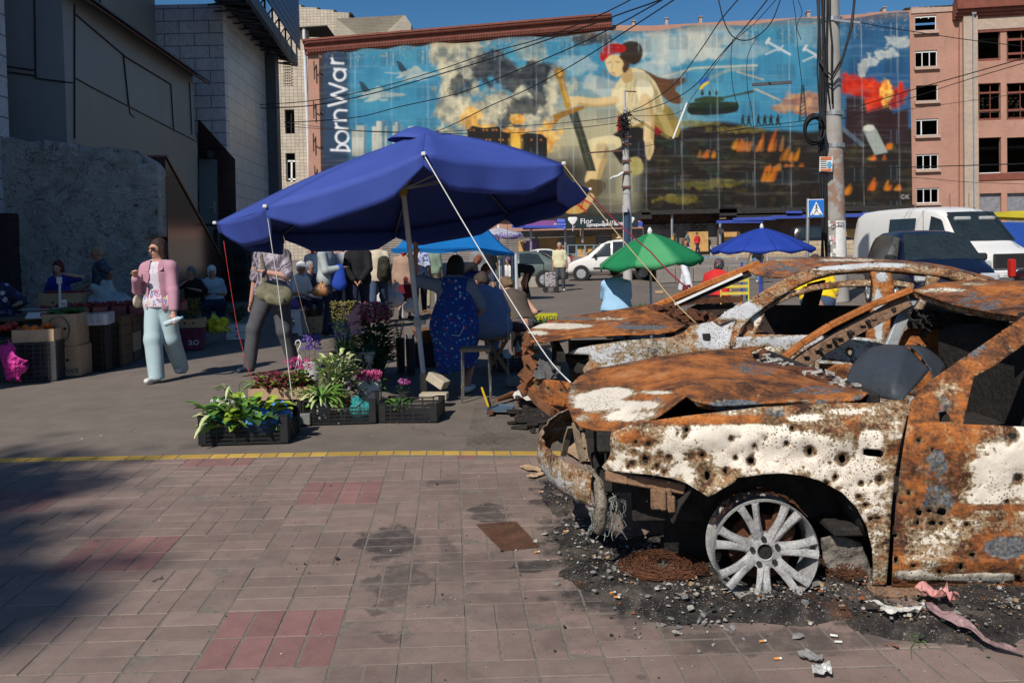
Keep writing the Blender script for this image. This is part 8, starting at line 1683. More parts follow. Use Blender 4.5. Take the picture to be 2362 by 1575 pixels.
#  umbrellas and awnings
def umbmat(name, col, trans=.25):
 t=NT(name);n=t.noise(2.5, 4, .6);t.b.inputs['Base Color'].default_value=(*col, 1);c=t.mix(1, col, t.ramp(n, [(.3, (.9, .9, .92)), (.7, (1.06, 1.06, 1.05))]), 'MULTIPLY');t.fin(c, .75, 0, None, .25);t.bump(t.noise(260, 2), .15, .002)
 tr=t.n('ShaderNodeBsdfTranslucent');t.l(c, tr.inputs[0]);mx=t.n('ShaderNodeMixShader');mx.inputs[0].default_value=trans;o=t.t.nodes['Material Output'];t.l(t.b.outputs[0], mx.inputs[1]);t.l(tr.outputs[0], mx.inputs[2]);t.l(mx.outputs[0], o.inputs['Surface']);return t.m
M_TIP=mat('rib_tip', (.6, .6, .6), .5);M_STEELP=mat('white_pole', (.46, .49, .54), .4, var=.06);M_ROPE=mat('white_rope', (.62, .62, .6), .9)
M_UB=umbmat('navy_umbrella_cloth', (.04, .07, .30), 0)
ub=thing('umbrella', 'big dark blue market umbrella with hanging flaps over the flower stall', 'umbrella')
tipsP=[(498, 514, 8.0), (614, 476, 6.9), (977, 356, 6.55), (1298, 378, 7.2), (1359, 437, 8.5), (1171, 490, 9.5), (913, 533, 9.8), (652, 538, 9.2)]
tips=[at(*t_)for t_ in tipsP];cen=sum(tips, Vc())/8;apex=at(985, 305, 8.05);vent_r=.17
def canopy():
 N=12;M_=10;V=[];F=[]
 for k in range(8):
  a, b=tips[k], tips[(k+1)%8];o=len(V)
  for i in range(N+1):
   r=.16+.84*i/N
   for j in range(M_+1):
    e=a.lerp(b, j/M_);sagp=math.sin(math.pi*j/M_);e=e+(cen-e)*.045*sagp;q=apex.lerp(e, r);q.z+=.05*math.sin(math.pi*r)-.05*sagp*r*(1.1-r)*2;V.append(q)
  F+=[(o+i*(M_+1)+j, o+i*(M_+1)+j+1, o+(i+1)*(M_+1)+j+1, o+(i+1)*(M_+1)+j)for i in range(N)for j in range(M_)]
 return V, F
V, F=canopy();mo('canopy', V, F, M_UB, ub, solid=.003)
for k in range(8):
 a, b=tips[k], tips[(k+1)%8];M_=16;V=[];H_=.26 if k in(0, 1, 2, 7)else.22
 for i in range(6):
  for j in range(M_+1):
   f=j/M_;sagp=math.sin(math.pi*f);e=a.lerp(b, f);e=e+(cen-e)*.045*sagp;out=(e-cen);out.z=0;out.normalize()
   hgt=H_*min(1, .35+3.2*min(f, 1-f))*i/5;inn=.12*hgt if k in(1, 2)else.4*hgt;V.append(e-Vc((0, 0, hgt))-out*(inn-.012*math.sin(f*19+k)*i/5))
 mo('flap', V, [(i*(M_+1)+j, i*(M_+1)+j+1, (i+1)*(M_+1)+j+1, (i+1)*(M_+1)+j)for i in range(5)for j in range(M_)], M_UB, ub, solid=.003)
mb=MB();apex_=apex-Vc((0, -.1, .11));V=[apex_+Vc((0, 0, .16))];
for i in range(1, 5):
 for j in range(24):
  a=2*math.pi*j/24;r=.36*i/4;V.append(apex_+Vc((r*math.cos(a)-.03, r*math.sin(a)*1.0, .16-.14*(i/4)**2+(.01*abs(math.sin(a*2))if i==4 else 0)-.03*math.cos(a))))
mo('vent_cap', V, [(0, 1+j, 1+(j+1)%24)for j in range(24)]+[(1+i*24+j, 1+(i+1)*24+j, 1+(i+1)*24+(j+1)%24, 1+i*24+(j+1)%24)for i in range(3)for j in range(24)], M_UB, ub, solid=.003)
hub=at(930, 437, 8.2);foot=at(978, 912, 8.55);hubtop=apex-Vc((0, 0, .05))
for t_ in tips:
 mb=MB();mb.tube([hubtop, apex.lerp(t_, .5)-Vc((0, 0, -.04)), t_-Vc((0, 0, .015))], .009, 6);mb.tube([hub, apex.lerp(t_, .52)-Vc((0, 0, .0))], .008, 6);mb.build('rib', mat('rib_steel', (.3, .3, .32), .4, .5), ub)
 mb=MB();mb.box(t_+(t_-cen).normalized()*.01, (.035, .035, .03));mb.build('rib_tip', M_TIP, ub, bevel=.006)
mb=MB();mb.tube([foot+Vc((0, 0, .02)), at(976, 855, 8.53), hub], .026, 14);mb.tube([hub, hubtop], .02, 10);mb.build('pole', M_STEELP, ub, smooth='auto')
mb=MB();mb.tube([hub+Vc((0, 0, -.07)), hub+Vc((0, 0, .09))], .038, 10);mb.build('runner', mat('yellowed_plastic', (.42, .31, .08), .5), ub);mb=MB();q=at(963, 743, 8.4);mb.tube([q-Vc((0, 0, .04)), q+Vc((0, 0, .04))], .04, 10);mb.bar(q, q+Vc((.08, -.02, 0)), .04);mb.build('clamp', mat('grey_plastic', (.35, .36, .33), .5), ub)
mb=MB();mb.tube([(foot.x, foot.y, .04), at(976, 860, 8.53)], .036, 12);mb.build('base_tube', mat('flaking_tube', (.30, .24, .18), .8, .1, var=.9, scale=16), ub)
def rope(label, pts, r, m=M_ROPE, grp=None):
 mb=MB();P_=[];
 for i in range(len(pts)-1):
  for k in range(6):P_.append(pts[i].lerp(pts[i+1], k/6)-Vc((0, 0, .02*math.sin(math.pi*k/6))))
 P_.append(pts[-1]);mb.tube(P_, r, 5);return tag(mb.build('guy_rope', m, smooth=True), label, 'rope', grp)
rope('thick white guy rope from the front corner of the big umbrella to the wreck', [tips[2], at(1238, 788, 5.95), at(1316, 882, 5.0)], .0045)
rope('tan guy rope from the right corner of the big umbrella to the second wreck', [tips[3], at(1500, 628, 6.4), at(1605, 745, 6.0)], .004, mat('tan_rope', (.45, .34, .18), .9))
rope('dark red strap running from the far right corner down to the windscreen pillar', [tips[4]-Vc((0, 0, .05)), at(1500, 580, 7.9), at(1590, 668, 7.2)], .007, mat('red_strap', (.22, .01, .03), .8))
rope('thin red cord hanging from the left corner of the big umbrella', [at(516, 556, 8.0), at(548, 760, 8.0), at(584, 885, 7.9)], .003, mat('red_cord', (.4, .03, .04), .8))
rope('pale cord hanging from the near left corner down to the coleus tray', [tips[1], at(640, 650, 7.0), at(660, 800, 7.05), at(676, 930, 7.1)], .004)
rope('thin tan cord from the rear left corner of the big umbrella to the ground', [tips[7], at(680, 640, 9.3), at(718, 785, 9.6)], .003, mat('tan_rope', (.45, .34, .18), .9))
rope('thin cord hanging in front of the brown top girl', [at(1171, 520, 9.5), at(1172, 700, 9.4), at(1172, 905, 9.2)], .0025)
for k, (u, v)in enumerate([(1590, 672), (1600, 664), (1580, 668)]):
 pass
mb=MB();c=at(1585, 665, 7.18)
for k in range(5):mb.tube([c+Vc((.04*math.cos(a+k), .02, .05*math.sin(a+k*2)-.02))for a in(0, 1.2, 2.4, 3.6, 4.8)], .006, 5)
tag(mb.build('strap_knot', mat('red_strap', (.22, .01, .03), .8)), 'dark red strap knotted round the far windscreen pillar', 'strap')
def psl(label, u, D, vtop, vrim, ru, cols, H0=None, tilt=0, trans=.3, rim=0.14, sq=False, n=8, pole=True, cap=True, ph=.2, matname='parasol', ucap=None):
 top=at(u, vtop, D);z1=at(u, vrim, D).z;Rr=abs(at(u+ru, vrim, D).x-top.x);r_=thing('umbrella', label, 'umbrella', (top.x, D, 0));tz=Vc((tilt*(top.z-z1), 0, 0))
 ms=[umbmat(matname+str(i), c, trans)for i, c in enumerate(cols)];seg=6
 for k in range(n):
  a0=ph+2*math.pi*k/n;a1=ph+2*math.pi*(k+1)/n;V=[];N=8;P_=lambda a, r, z:Vc((math.cos(a)*r, math.sin(a)*r, z))+Vc((tilt*(z-z1)*0, 0, 0))
  for i in range(N+2):
   r=i/N
   for j in range(seg+1):
    f=j/seg;e0=Vc((math.cos(a0), math.sin(a0), 0));e1=Vc((math.cos(a1), math.sin(a1), 0));e=e0.lerp(e1, f)*Rr
    if i<=N:z=top.z-(top.z-z1)*(r**1.35)-.02*math.sin(math.pi*f)*r;V.append(e*r+Vc((0, 0, z)))
    else:V.append(e*.995+Vc((0, 0, z1-rim*(1-.35*math.cos(2*math.pi*f))*.75)))
    V[-1].z+=V[-1].x*tilt
  mo('canopy_panel', V, [(i*(seg+1)+j, i*(seg+1)+j+1, (i+1)*(seg+1)+j+1, (i+1)*(seg+1)+j)for i in range(N+1)for j in range(seg)], ms[k%len(ms)], r_, solid=.004)
  mb=MB();mb.tube([(0, 0, top.z-.03), (math.cos(a0)*Rr*.98, math.sin(a0)*Rr*.98, z1-.01+math.cos(a0)*Rr*tilt)], .008, 4);mb.build('rib', M_TIP, r_)
 mb=MB();mb.lathe([(.03, -.02), (.04, .03), (.015, .09)], (0, 0, top.z), 8);mb.build('finial', M_TIP, r_)
 if pole:mb=MB();mb.tube([(0, 0, 0), (0, 0, top.z)], .02, 8);mb.build('pole', M_STEELP, r_)
 return r_
psl('green beach umbrella with light and dark panels over the light blue blouse seller', 1499, 13.0, 538, 602, 124, [(.02, .26, .10), (.10, .42, .18)], tilt=.06, n=8, ph=.35, rim=.12, matname='green_cloth')
psl('royal blue umbrella in front of the thick pole on the right', 1757, 17.0, 526, 574, 118, [(.025, .07, .42)], n=10, ph=.3, rim=.10, matname='royal_blue_cloth')
pu=psl('pale lilac umbrella with a purple lettered rim behind the blue tarpaulin', 1150, 24, 526, 540, 62, [(.45, .45, .55), (.5, .5, .58)], n=6, ph=.4, rim=.16, trans=.2, matname='lilac_cloth')
txt('космобильо', .22, 'rim_lettering', mat('purple_print', (.14, .08, .35), .7), pu, fmx((0, -.76, at(1150, 545, 24).z), (1, 0, 0), (0, 0, 1)), .004)
M_TARP=umbmat('blue_tarpaulin', (.01, .22, .62), .3);tp=thing('awning', 'bright blue tarpaulin awning on posts over the middle stalls', 'awning')
T0=[at(902, 573, 15.5), at(973, 573, 14.3), at(1105, 571, 14.0), at(1190, 585, 14.6)];T1=[at(928, 555, 16.5), at(1000, 548, 16.5), at(1100, 530, 16.5), at(1128, 531, 17)];T2=[at(925, 571, 19), at(1010, 571, 19), at(1110, 572, 19), at(1180, 580, 19)]
V=[];NN=10
for A, B in((T0, T1), (T1, T2)):
 for i in range(NN+1):
  for j in range(19):
   x=j/18*3;k=min(int(x), 2);a=A[k].lerp(A[k+1], x-k);b=B[k].lerp(B[k+1], x-k);q=a.lerp(b, i/NN);q.z-=.05*math.sin(math.pi*i/NN)+.03*math.sin(math.pi*(x-k))*(1-i/NN);V.append(q)
mo('tarpaulin', V, [(o+i*19+j, o+i*19+j+1, o+(i+1)*19+j+1, o+(i+1)*19+j)for o in(0, 11*19)for i in range(NN)for j in range(18)], M_TARP, tp, solid=.004)
mb=MB();V=[]
for j in range(19):
 x=j/18*3;k=min(int(x), 2);a=T0[k].lerp(T0[k+1], x-k);V+=[a, a-Vc((0, -.03, .07+.02*math.sin(j)))]
mb.add(V, [(2*j, 2*j+2, 2*j+3, 2*j+1)for j in range(18)]);mb.build('hem', M_TARP, tp, solid=.004)
for q in(T0[3], at(1050, 575, 14.2), T2[0], T2[3], at(1160, 582, 17)):
 mb=MB();mb.tube([(q.x, q.y, 0), q], .028, 8);mb.build('post', M_STEELP, tp)
yt=thing('market_tent', 'yellow topped blue market tent at the far right edge', 'tent');a, b=at(2296, 512, 34), at(2420, 515, 34);mb=MB();mb.prism([at(2300, 500, 34), at(2330, 487, 35), at(2420, 485, 35), at(2420, 505, 34)], (0, 2, 0));mb.build('roof', umbmat('yellow_tent', (.6, .5, .03)), yt);mb=MB();mb.prism([a, b, b-Vc((0, 0, 2.2)), a-Vc((0, 0, 2.2))], (0, .05, 0));mb.build('side_sheet', umbmat('blue_tent', (.03, .10, .45)), yt)
mb=MB();p=at(1182, 498, 12.4);mb.box(p, (.11, .05, .2));tag(mb.build('blue_sign', M_SBLUE), 'small bright blue sign peeking out under the right flap of the big umbrella', 'sign')
#  crates, boxes and plants
M_CRATE=mat('black_crate', (.016, .016, .017), .5, var=.3);M_WCR=mat('white_crate', (.5, .5, .5), .5);M_DCR=mat('grey_crate', (.05, .05, .055), .6)
def crate(label, x, y, w, d, h, rz=0, m=M_CRATE, grp=None, z=0.0, nv=5, nh=4, fine=True, dip=.35, cat='crate'):
 r_=thing('crate', label, cat, (x, y, z), rz, grp)
 def side(a, b):
  mb=MB();a, b=Vc(a), Vc(b);L=(b-a).length;ex=(b-a)/L;H=lambda t:h if(t<.12 or t>.88)else(h*(1-dip)if.24<t<.76 else h*(1-dip*min(1, (min(t, 1-t)-.12)/.12)))
  N=16
  for i in range(N):
   t0, t1=i/N, (i+1)/N;mb.bar(a+ex*L*t0+Vc((0, 0, H(t0))), a+ex*L*t1+Vc((0, 0, H(t1))), .012, .012)
  for i in range(nv+1):
   t=i/nv;mb.bar(a+ex*L*t, a+ex*L*t+Vc((0, 0, H(min(max(t, .01), .99)))), .009)
  for j in range(nh):mb.bar(a+Vc((0, 0, h*(1-dip)*j/nh)), b+Vc((0, 0, h*(1-dip)*j/nh)), .008)
  if fine:
   for i in range(nv*5):t=(i+.5)/(nv*5);mb.bar(a+ex*L*t, a+ex*L*t+Vc((0, 0, h*(1-dip))), .0025)
   for j in range(nh*3):mb.bar(a+Vc((0, 0, h*(1-dip)*(j+.5)/(nh*3))), b+Vc((0, 0, h*(1-dip)*(j+.5)/(nh*3))), .0025)
  for t in(0, 1):q=a+ex*(L*t+(.028 if t==0 else-.028));mb.box(q+Vc((0, 0, h/2)), (.055 if abs(ex.x)>.5 else.012, .055 if abs(ex.y)>.5 else.012, h))
  mb.build('side', m, r_)
 p=[(-w/2, -d/2, .004), (w/2, -d/2, .004), (w/2, d/2, .004), (-w/2, d/2, .004)]
 for k in range(4):side(p[k], p[(k+1)%4])
 mb=MB();mb.box((0, 0, .01), (w, d, .01));mb.build('base', m, r_);return r_
def ctn(label, x, y, w, d, h, rz=0, m=M_CARD, z=0.0, grp=None, open_=True, hand=True, text=None, col=None, cat='box'):
 r_=thing('box', label, cat, (x, y, z), rz, grp);mb=MB();t=.006
 for(cx, cy, sx, sy)in((0, -d/2, w, t), (0, d/2, w, t), (-w/2, 0, t, d), (w/2, 0, t, d)):mb.box((cx, cy, h/2), (sx, sy, h))
 mb.box((0, 0, .006), (w, d, .008));
 if not open_:mb.box((0, 0, h), (w, d, .006))
 mb.build('carton', m, r_, bevel=.001)
 if hand:
  mb=MB()
  for s in(-.12, .12):mb.lathe([(0, 0), (.018, 0), (.018, .003), (0, .003)], (w*s*1.3, -d/2-.005, h*.55), 10, mtx=Matrix.Rotation(R(90), 4, 'X'))
  mb.build('hand_hole', M_SEAM, r_)
 if text:txt(text[0], text[1], 'print', text[2], r_, fmx((text[3]*w, -d/2-.006, h*text[4]), (text[5], 0, 0), (0, 0, text[5])), .002)
 return r_
M_LEAF=mat('leaf_green', (.10, .22, .035), .5, var=.35, scale=14);M_LEAFD=mat('leaf_dark', (.035, .085, .025), .55, var=.4, scale=14);M_LEAFY=mat('leaf_cream', (.50, .52, .26), .5, var=.25, scale=14);M_COL=mat('leaf_maroon', (.14, .018, .028), .55, var=.5, scale=20);M_LIME=mat('leaf_lime', (.26, .36, .04), .5, var=.2)
def leaf(mb, b, d, L, w, droop=.4, m=0, m2=None, n=5):
 d=Vc(d).normalized();s=d.cross(Vc((0, 0, 1)));s=s.normalized()if s.length>.05 else Vc((1, 0, 0));p=Vc(b);V=[]
 for i in range(n+1):
  t=i/n;ww=w*math.sin(math.pi*min(1, t*.9+.06))**.8;V+=[p+s*ww*.5+Vc((0, 0, ww*.25)), p.copy(), p-s*ww*.5+Vc((0, 0, ww*.25))]
  p=p+d*L/n;d=(d-Vc((0, 0, droop/n*1.6))).normalized()
 o=len(mb.v);mb.v.extend([tuple(v)for v in V])
 for i in range(n):
  for k in(0, 1):mb.f.append((o+i*3+k, o+i*3+k+1, o+(i+1)*3+k+1, o+(i+1)*3+k));mb.mi.append(m2 if(m2 is not None and i%5 and k==0)else m)
def plant(label, c, n, L, w, spread, h, mats, droop=.5, seed=1, cat='plant', stems=True, flowers=None, fm=None, two=False, name='plant', fr=.014, tilt=1.0, pot=None):
 rs=random.Random(seed);r_=thing(name, label, cat, tuple(c));mb=MB();st=MB();fl=MB()
 for k in range(n):
  a=rs.uniform(0, 6.28);r=spread*math.sqrt(rs.random());b=Vc((math.cos(a)*r, math.sin(a)*r, h*rs.uniform(.25, 1)));d=Vc((math.cos(a)*tilt, math.sin(a)*tilt, rs.uniform(.1, 1.2)))
  leaf(mb, b, d, L*rs.uniform(.6, 1.15), w*rs.uniform(.7, 1.15), droop*rs.uniform(.5, 1.4), rs.randrange(len(mats))if not two else 0, 1 if two and rs.random()<.7 else None)
  if stems and k%2==0:st.bar((b.x*.4, b.y*.4, 0), b, .004)
 mb.build('leaves', mats, r_, smooth=True, recalc=False)
 if stems:st.build('stem', M_LEAFD, r_)
 if flowers:
  for k in range(flowers):
   a=rs.uniform(0, 6.28);r=spread*1.15*math.sqrt(rs.random());q=Vc((math.cos(a)*r, math.sin(a)*r, h*rs.uniform(.95, 1.3)+L*.3));
   for j in range(5):
    an=j*1.257+k;d=Vc((math.cos(an), math.sin(an)*.7-.4, .5+.5*math.sin(an))).normalized();leaf(fl, q, d, fr*1.5, fr*1.1, .3, rs.randrange(len(fm)), None, 2)
  fl.build('blossom', fm, r_, recalc=False)
 if pot:mb=MB();mb.lathe(pot[0], (0, 0, 0), 24, wob=pot[2]if len(pot)>2 else 0);mb.build('pot', pot[1], r_, smooth='auto')
 return r_
g3='black plastic crates on the asphalt in front'
c1=atz(551, 1024);crate('front left black crate full of hosta leaves and blue bags', c1.x+.03, c1.y+.21, .68, .42, .21, R(2), grp=g3)
c2=atz(775, 978);crate('middle black crate holding the variegated hosta and a teal bag', c2.x, c2.y+.22, .66, .42, .20, R(2), grp=g3)
c3=atz(946, 973);crate('right black crate, lower and nearly empty, with a basil bunch', c3.x, c3.y+.2, .50, .40, .15, R(-5), grp=g3, dip=.1)
A=Vc((c1.x, c1.y+.22, .02))
plant('broad leaved green hosta bunch in the front left crate', A+Vc((.02, -.02, .05)), 130, .17, .085, .24, .17, [M_LEAF, M_LEAF, M_LEAFD, M_LIME, M_LIME], .5, 3)
plant('tall variegated lily stalk rising from the front left crate', A+Vc((-.10, .0, .05)), 20, .16, .035, .06, .36, [M_LEAF, M_LEAFY], .9, 8, two=True)
plant('drooping cream edged leaves hanging over the front left crate rim', A+Vc((-.14, -.08, .10)), 26, .20, .05, .15, .12, [M_LEAF, M_LEAFY], 1.0, 5, two=True, flowers=9, fm=[white_c], fr=.012)
plant('arching calla leaves leaning left out of the front left crate', A+Vc((-.30, .05, .04)), 13, .16, .08, .06, .20, [M_LEAFD, M_LEAF], .7, 6)
plant('cream striped narrow hosta in the middle crate', Vc((c2.x-.16, c2.y+.2, .10)), 110, .24, .036, .07, .12, [M_LEAF, M_LEAFY], 1.0, 9, two=True, pot=([(.06, -.08), (.075, .06)], mat('clear_wrap', (.4, .4, .36), .3)))
plant('cream and green variegated bush behind the striped hosta', Vc((c2.x-.12, c2.y+.62, .15)), 190, .085, .045, .17, .36, [M_LEAFY, M_LEAF, M_LIME], .4, 10, two=True)
plant('limp basil bunch in the right crate', Vc((c3.x-.1, c3.y+.12, .06)), 60, .065, .045, .08, .10, [M_LEAFD, M_LEAF], .8, 11)
def bag(label, c, r, m, seed=1, name='plastic_bag', cat='bag', top=.5):
 rs=random.Random(seed);S_=SDF(.012 if r<.2 else.02);c=Vc(c);S_.cone(c+Vc((-r*.4, 0, r*.7)), c+Vc((r*.4, 0, r*.7)), r*.7, None, .04)
 for k in range(3):S_.cone(c+Vc((0, 0, r)), c+Vc((rs.uniform(-.7, .7)*r, rs.uniform(-.4, .4)*r, r*(1.5+top*rs.random()))), r*.5, r*.16, .03)
 return tag(sdf_obj(name, S_, m, None, fold=.009, fsc=16, seed=seed), label, cat)
M_BAGB=mat('blue_bag', (.06, .25, .68), .3, var=.3, scale=12, bump=.9, bscale=45, bd=.02);M_BAGT=mat('teal_bag', (.02, .22, .22), .3, var=.3, scale=12, bump=.9, bscale=45, bd=.02);M_BAGP=mat('pink_bag', (.62, .04, .30), .25, var=.2, bump=.9, bscale=30, bd=.03);M_BAGW=mat('white_bag', (.6, .6, .61), .3, var=.1, bump=.9, bscale=20, bd=.03)
bag('crumpled blue plastic bag at the right of the front left crate', A+Vc((.14, -.10, .03)), .125, M_BAGB, 3);bag('smaller blue bag corner sticking up beside the crumpled blue bag', A+Vc((.27, -.02, .09)), .09, M_BAGB, 5)
bag('teal plastic bag in the left end of the front left crate', A+Vc((-.24, -.05, .0)), .10, M_BAGT, 6);bag('teal plastic bag at the right end of the middle crate', (c2.x+.18, c2.y+.2, .0), .105, M_BAGT, 7)
q=atz(634, 930);ctn('shallow cardboard tray of dark red coleus seedlings', q.x+.02, q.y+.28, .62, .42, .12, R(6), z=.02, hand=False)
plant('dark red and lime coleus seedlings filling the cardboard tray', Vc((q.x+.02, q.y+.28, .04)), 260, .075, .05, .27, .20, [M_COL, M_COL, M_COL, M_LIME], .5, 12)
FL={k:mat('petal_'+k, v, .7, var=.2, scale=30)for k, v in dict(pink=(.62, .08, .28), magenta=(.42, .02, .16), violet=(.10, .05, .40), lilac=(.42, .24, .50), blue=(.04, .07, .45), rose=(.36, .10, .15), red=(.4, .03, .03), straw=(.24, .21, .06), white=(.6, .6, .55)).items()}
M_POTW=mat('white_pot', (.62, .63, .62), .4, var=.06)
def P3(u, v, z=.0):p=atz(u, v);return Vc((p.x, p.y, z))
plant('magenta flowers over lime leaves in the hanging pot', P3(690, 920), 90, .05, .035, .13, .30, [M_LIME, M_LEAF], .3, 13, flowers=110, fm=[FL['magenta'], FL['pink']], fr=.011)
plant('purple and lilac flowers in a fluted white vase at left', P3(722, 902), 30, .07, .02, .09, .44, [M_LEAFD], .2, 14, flowers=120, fm=[FL['violet'], FL['lilac'], FL['blue']], fr=.013, pot=([(.06, 0), (.07, .15), (.10, .30), (.105, .31)], M_POTW, .03))
plant('blue cornflowers in the tall fluted white bucket', P3(793, 898), 260, .12, .014, .11, .52, [M_LEAFD], .2, 15, flowers=70, fm=[FL['blue'], FL['violet']], fr=.012, pot=([(.075, 0), (.085, .2), (.115, .37), (.12, .38)], M_POTW, .035))
plant('green fern fronds in the second white bucket behind', P3(842, 888), 240, .20, .022, .07, .42, [M_LEAFD, mat('fern', (.05, .12, .03), .6)], .9, 16, pot=([(.08, 0), (.09, .2), (.12, .36), (.125, .37)], M_POTW, .03))
plant('pink geranium heads in the ribbed white bucket', P3(853, 932), 30, .09, .065, .11, .22, [M_LEAF, M_LEAFD], .7, 17, flowers=170, fm=[FL['pink'], FL['rose'], FL['pink']], fr=.012, pot=([(.10, 0), (.105, .12), (.115, .125), (.118, .2), (.11, .205), (.112, .23)], M_POTW))
plant('small potted pink carnation with a red tag', P3(793, 938), 26, .07, .02, .06, .15, [M_LEAFD, M_LEAF], .5, 18, flowers=60, fm=[FL['pink']], fr=.011, pot=([(.05, 0), (.07, .10)], mat('red_pot', (.5, .04, .03), .5)))
plant('small magenta bloom standing beside the pole foot', P3(934, 922), 14, .07, .02, .05, .14, [M_LEAFD], .5, 19, flowers=60, fm=[FL['magenta'], FL['lilac']], fr=.011, pot=([(.05, 0), (.06, .08)], M_SEAM))
plant('big bouquet of pink alstroemeria wrapped in dusty pink paper', P3(866, 868), 420, .17, .035, .2, .62, [M_LEAFD], .6, 20, flowers=330, fm=[FL['rose'], FL['rose'], FL['magenta'], FL['red'], FL['white']], fr=.024, name='bouquet', cat='bouquet', pot=([(.10, 0), (.12, .3), (.13, .34)], M_SEAM))
bq=P3(838, 868);mb=MB();mb.prism([bq+Vc((-.10, -.12, .50)), bq+Vc((-.16, -.1, .72)), bq+Vc((.0, -.16, .86)), bq+Vc((.0, -.16, .5))], (.02, -.01, 0));tag(mb.build('wrapping_paper', mat('dusty_pink_paper', (.34, .20, .26), .8)), 'dusty pink wrapping paper folded round the big bouquet', 'paper')
plant('yellow green wax flowers in a dark vase behind the pink bouquet', P3(798, 850), 520, .06, .02, .15, .64, [M_LEAFD, mat('wax_green', (.13, .15, .04), .7)], .2, 21, flowers=240, fm=[FL['straw']], fr=.012, pot=([(.08, 0), (.1, .5)], M_SEAM))
for k, (u, v, lab)in enumerate([(925, 858, 'left one of two dark tall vases with wrapped stems'), (948, 862, 'right one of two dark tall vases behind the pole')]):
 r_=thing('vase', lab, 'vase', tuple(P3(u, v)));mb=MB();mb.lathe([(.05, 0), (.055, .42)], n=14);mb.build('vase_body', mat('dark_vase', (.03, .035, .05), .25), r_, smooth='auto');mb=MB()
 for j in range(9):mb.bar((random.uniform(-.03, .03), 0, .3), (random.uniform(-.06, .06), random.uniform(-.04, .04), .62-.15*k), .018, .004)
 mb.build('cellophane', mat('cellophane', (.3, .28, .3), .15, var=.3), r_)
bk=thing('basket', 'brown wicker basket with a tall handle beside the apron seller', 'basket', tuple(P3(985, 842)));mb=MB()
for j in range(9):mb.lathe([(.11+.008*j, .30+j*.018), (.12+.008*j, .31+j*.018), (.11+.008*j, .32+j*.018)], n=18, wob=.02)
mb.build('weave', mat('wicker', (.2, .09, .04), .8, var=.4, scale=40), bk);mb=MB();mb.tube([(.14*math.cos(R(a)), 0, .44+.26*math.sin(R(a)))for a in range(0, 181, 15)], .012, 6);mb.build('handle', mat('wicker', (.2, .09, .04), .8), bk)
mb=MB();mb.box((0, 0, .15), (.3, .3, .3));mb.build('stand', M_SEAM, bk)
hk=thing('plant_hanger', 'white plastic plant hanger hook above the magenta flowers', 'hook');Yh=P3(690, 920).y;mb=MB();mb.tube([at(u, v, Yh)for u, v in[(681, 796), (683, 787), (689, 784), (694, 790), (692, 799), (687, 806), (691, 818)]], .0065, 6)
for e in[(672, 872), (682, 888), (710, 866)]:mb.tube([at(690, 815, Yh), at((690+e[0])/2+1, (815+e[1])/2+5, Yh-.02), at(*e, Yh)], .0035, 5)
mb.tube([at(u, v, Yh-.05)for u, v in[(666, 885), (675, 882), (690, 882), (702, 890)]], .005, 5);mb.build('hook', M_POTW, hk, smooth=True)
def block(label, u, v, w, d, h, rz, m, z=0.0, ry=0, name='concrete_block'):
 p=atz(u, v);mb=MB();mb.box((0, 0, h/2), (w, d, h), mtx=Matrix.Rotation(ry, 4, 'Y'));o=mb.build(name, m, bevel=.006);o.location=(p.x, p.y+d/2, z);o.rotation_euler=(0, 0, rz);return tag(o, label, 'block')
M_BLK=mat('grey_block', (.17, .17, .165), .95, var=.2, scale=20, bump=.6)
block('grey concrete block tied with string between the front left and middle crates', 703, 981, .09, .12, .10, .02, M_BLK);block('beige concrete slab leaning against the umbrella foot', 1010, 928, .20, .12, .09, -.5, mat('beige_block', (.42, .36, .27), .95, bump=.5), .16, R(28));block('flat beige brick lying at the back of the right crate', 1000, 938, .26, .14, .06, -.1, mat('beige_block', (.42, .36, .27), .95), .06);block('grey block under a wire behind the wreck nose', 1190, 892, .22, .14, .10, .1, M_BLK)
def stool(label, x, y, h, w, mt, ms, cross=False, name='stool'):
 r_=thing(name, label, 'stool', (x, y, 0));mb=MB();mb.box((0, 0, h), (w, w*.85, .035));mb.build('seat', ms, r_, bevel=.012)
 for i in(-1, 1):
  for j in(-1, 1):mb=MB();mb.tube([(i*w*.42, j*w*.36, h), (i*w*(.46 if not cross else-.4), j*w*.38, 0)], .011 if not cross else.018, 6);mb.build('leg', mt, r_)
p=atz(1100, 922);stool('chrome legged stool with a beige folded cushion behind the apron seller', p.x, p.y-.0, .50, .30, mat('chrome', (.5, .5, .5), .2, .9), cloth('beige_cushion', (.27, .2, .13)))
p=atz(1152, 860);stool('wooden folding stool with crossed legs', p.x-.02, p.y, .42, .32, mat('stool_wood', (.28, .15, .06), .7), mat('stool_wood', (.28, .15, .06), .7), True)
ys=thing('chair', 'yellow painted chair back behind the woman in red', 'chair', (at(1695, 700, 14.6).x, 14.6, 0));mb=MB()
for z in(.62, .74, .84):mb.box((0, 0, z), (.46, .02, .05))
mb.build('backrest', mat('yellow_paint', (.62, .48, .07), .5), ys)
for i in(-1, 1):mb=MB();mb.tube([(i*.24, 0, 0), (i*.24, 0, .88)], .014, 6);mb.build('leg', mat('yellow_paint', (.62, .48, .07), .5), ys)
for u, nm, cc in((1710, 'blue', (.03, .05, .4)), (1722, 'green', (.03, .25, .15)), (1752, 'blue', (.03, .05, .4))):
 mb=MB();q=at(u, 700, 14.9);mb.tube([(q.x, 14.9, 0), (q.x+.02, 14.9, 1.15)], .02, 6);tag(mb.build('stand_pole', mat(nm+'_paint', cc, .5)), nm+(' stand pole left of the green one' if u==1710 else ' stand pole by the yellow chair' if nm=='green' else ' stand pole right of the green one'), 'pole')
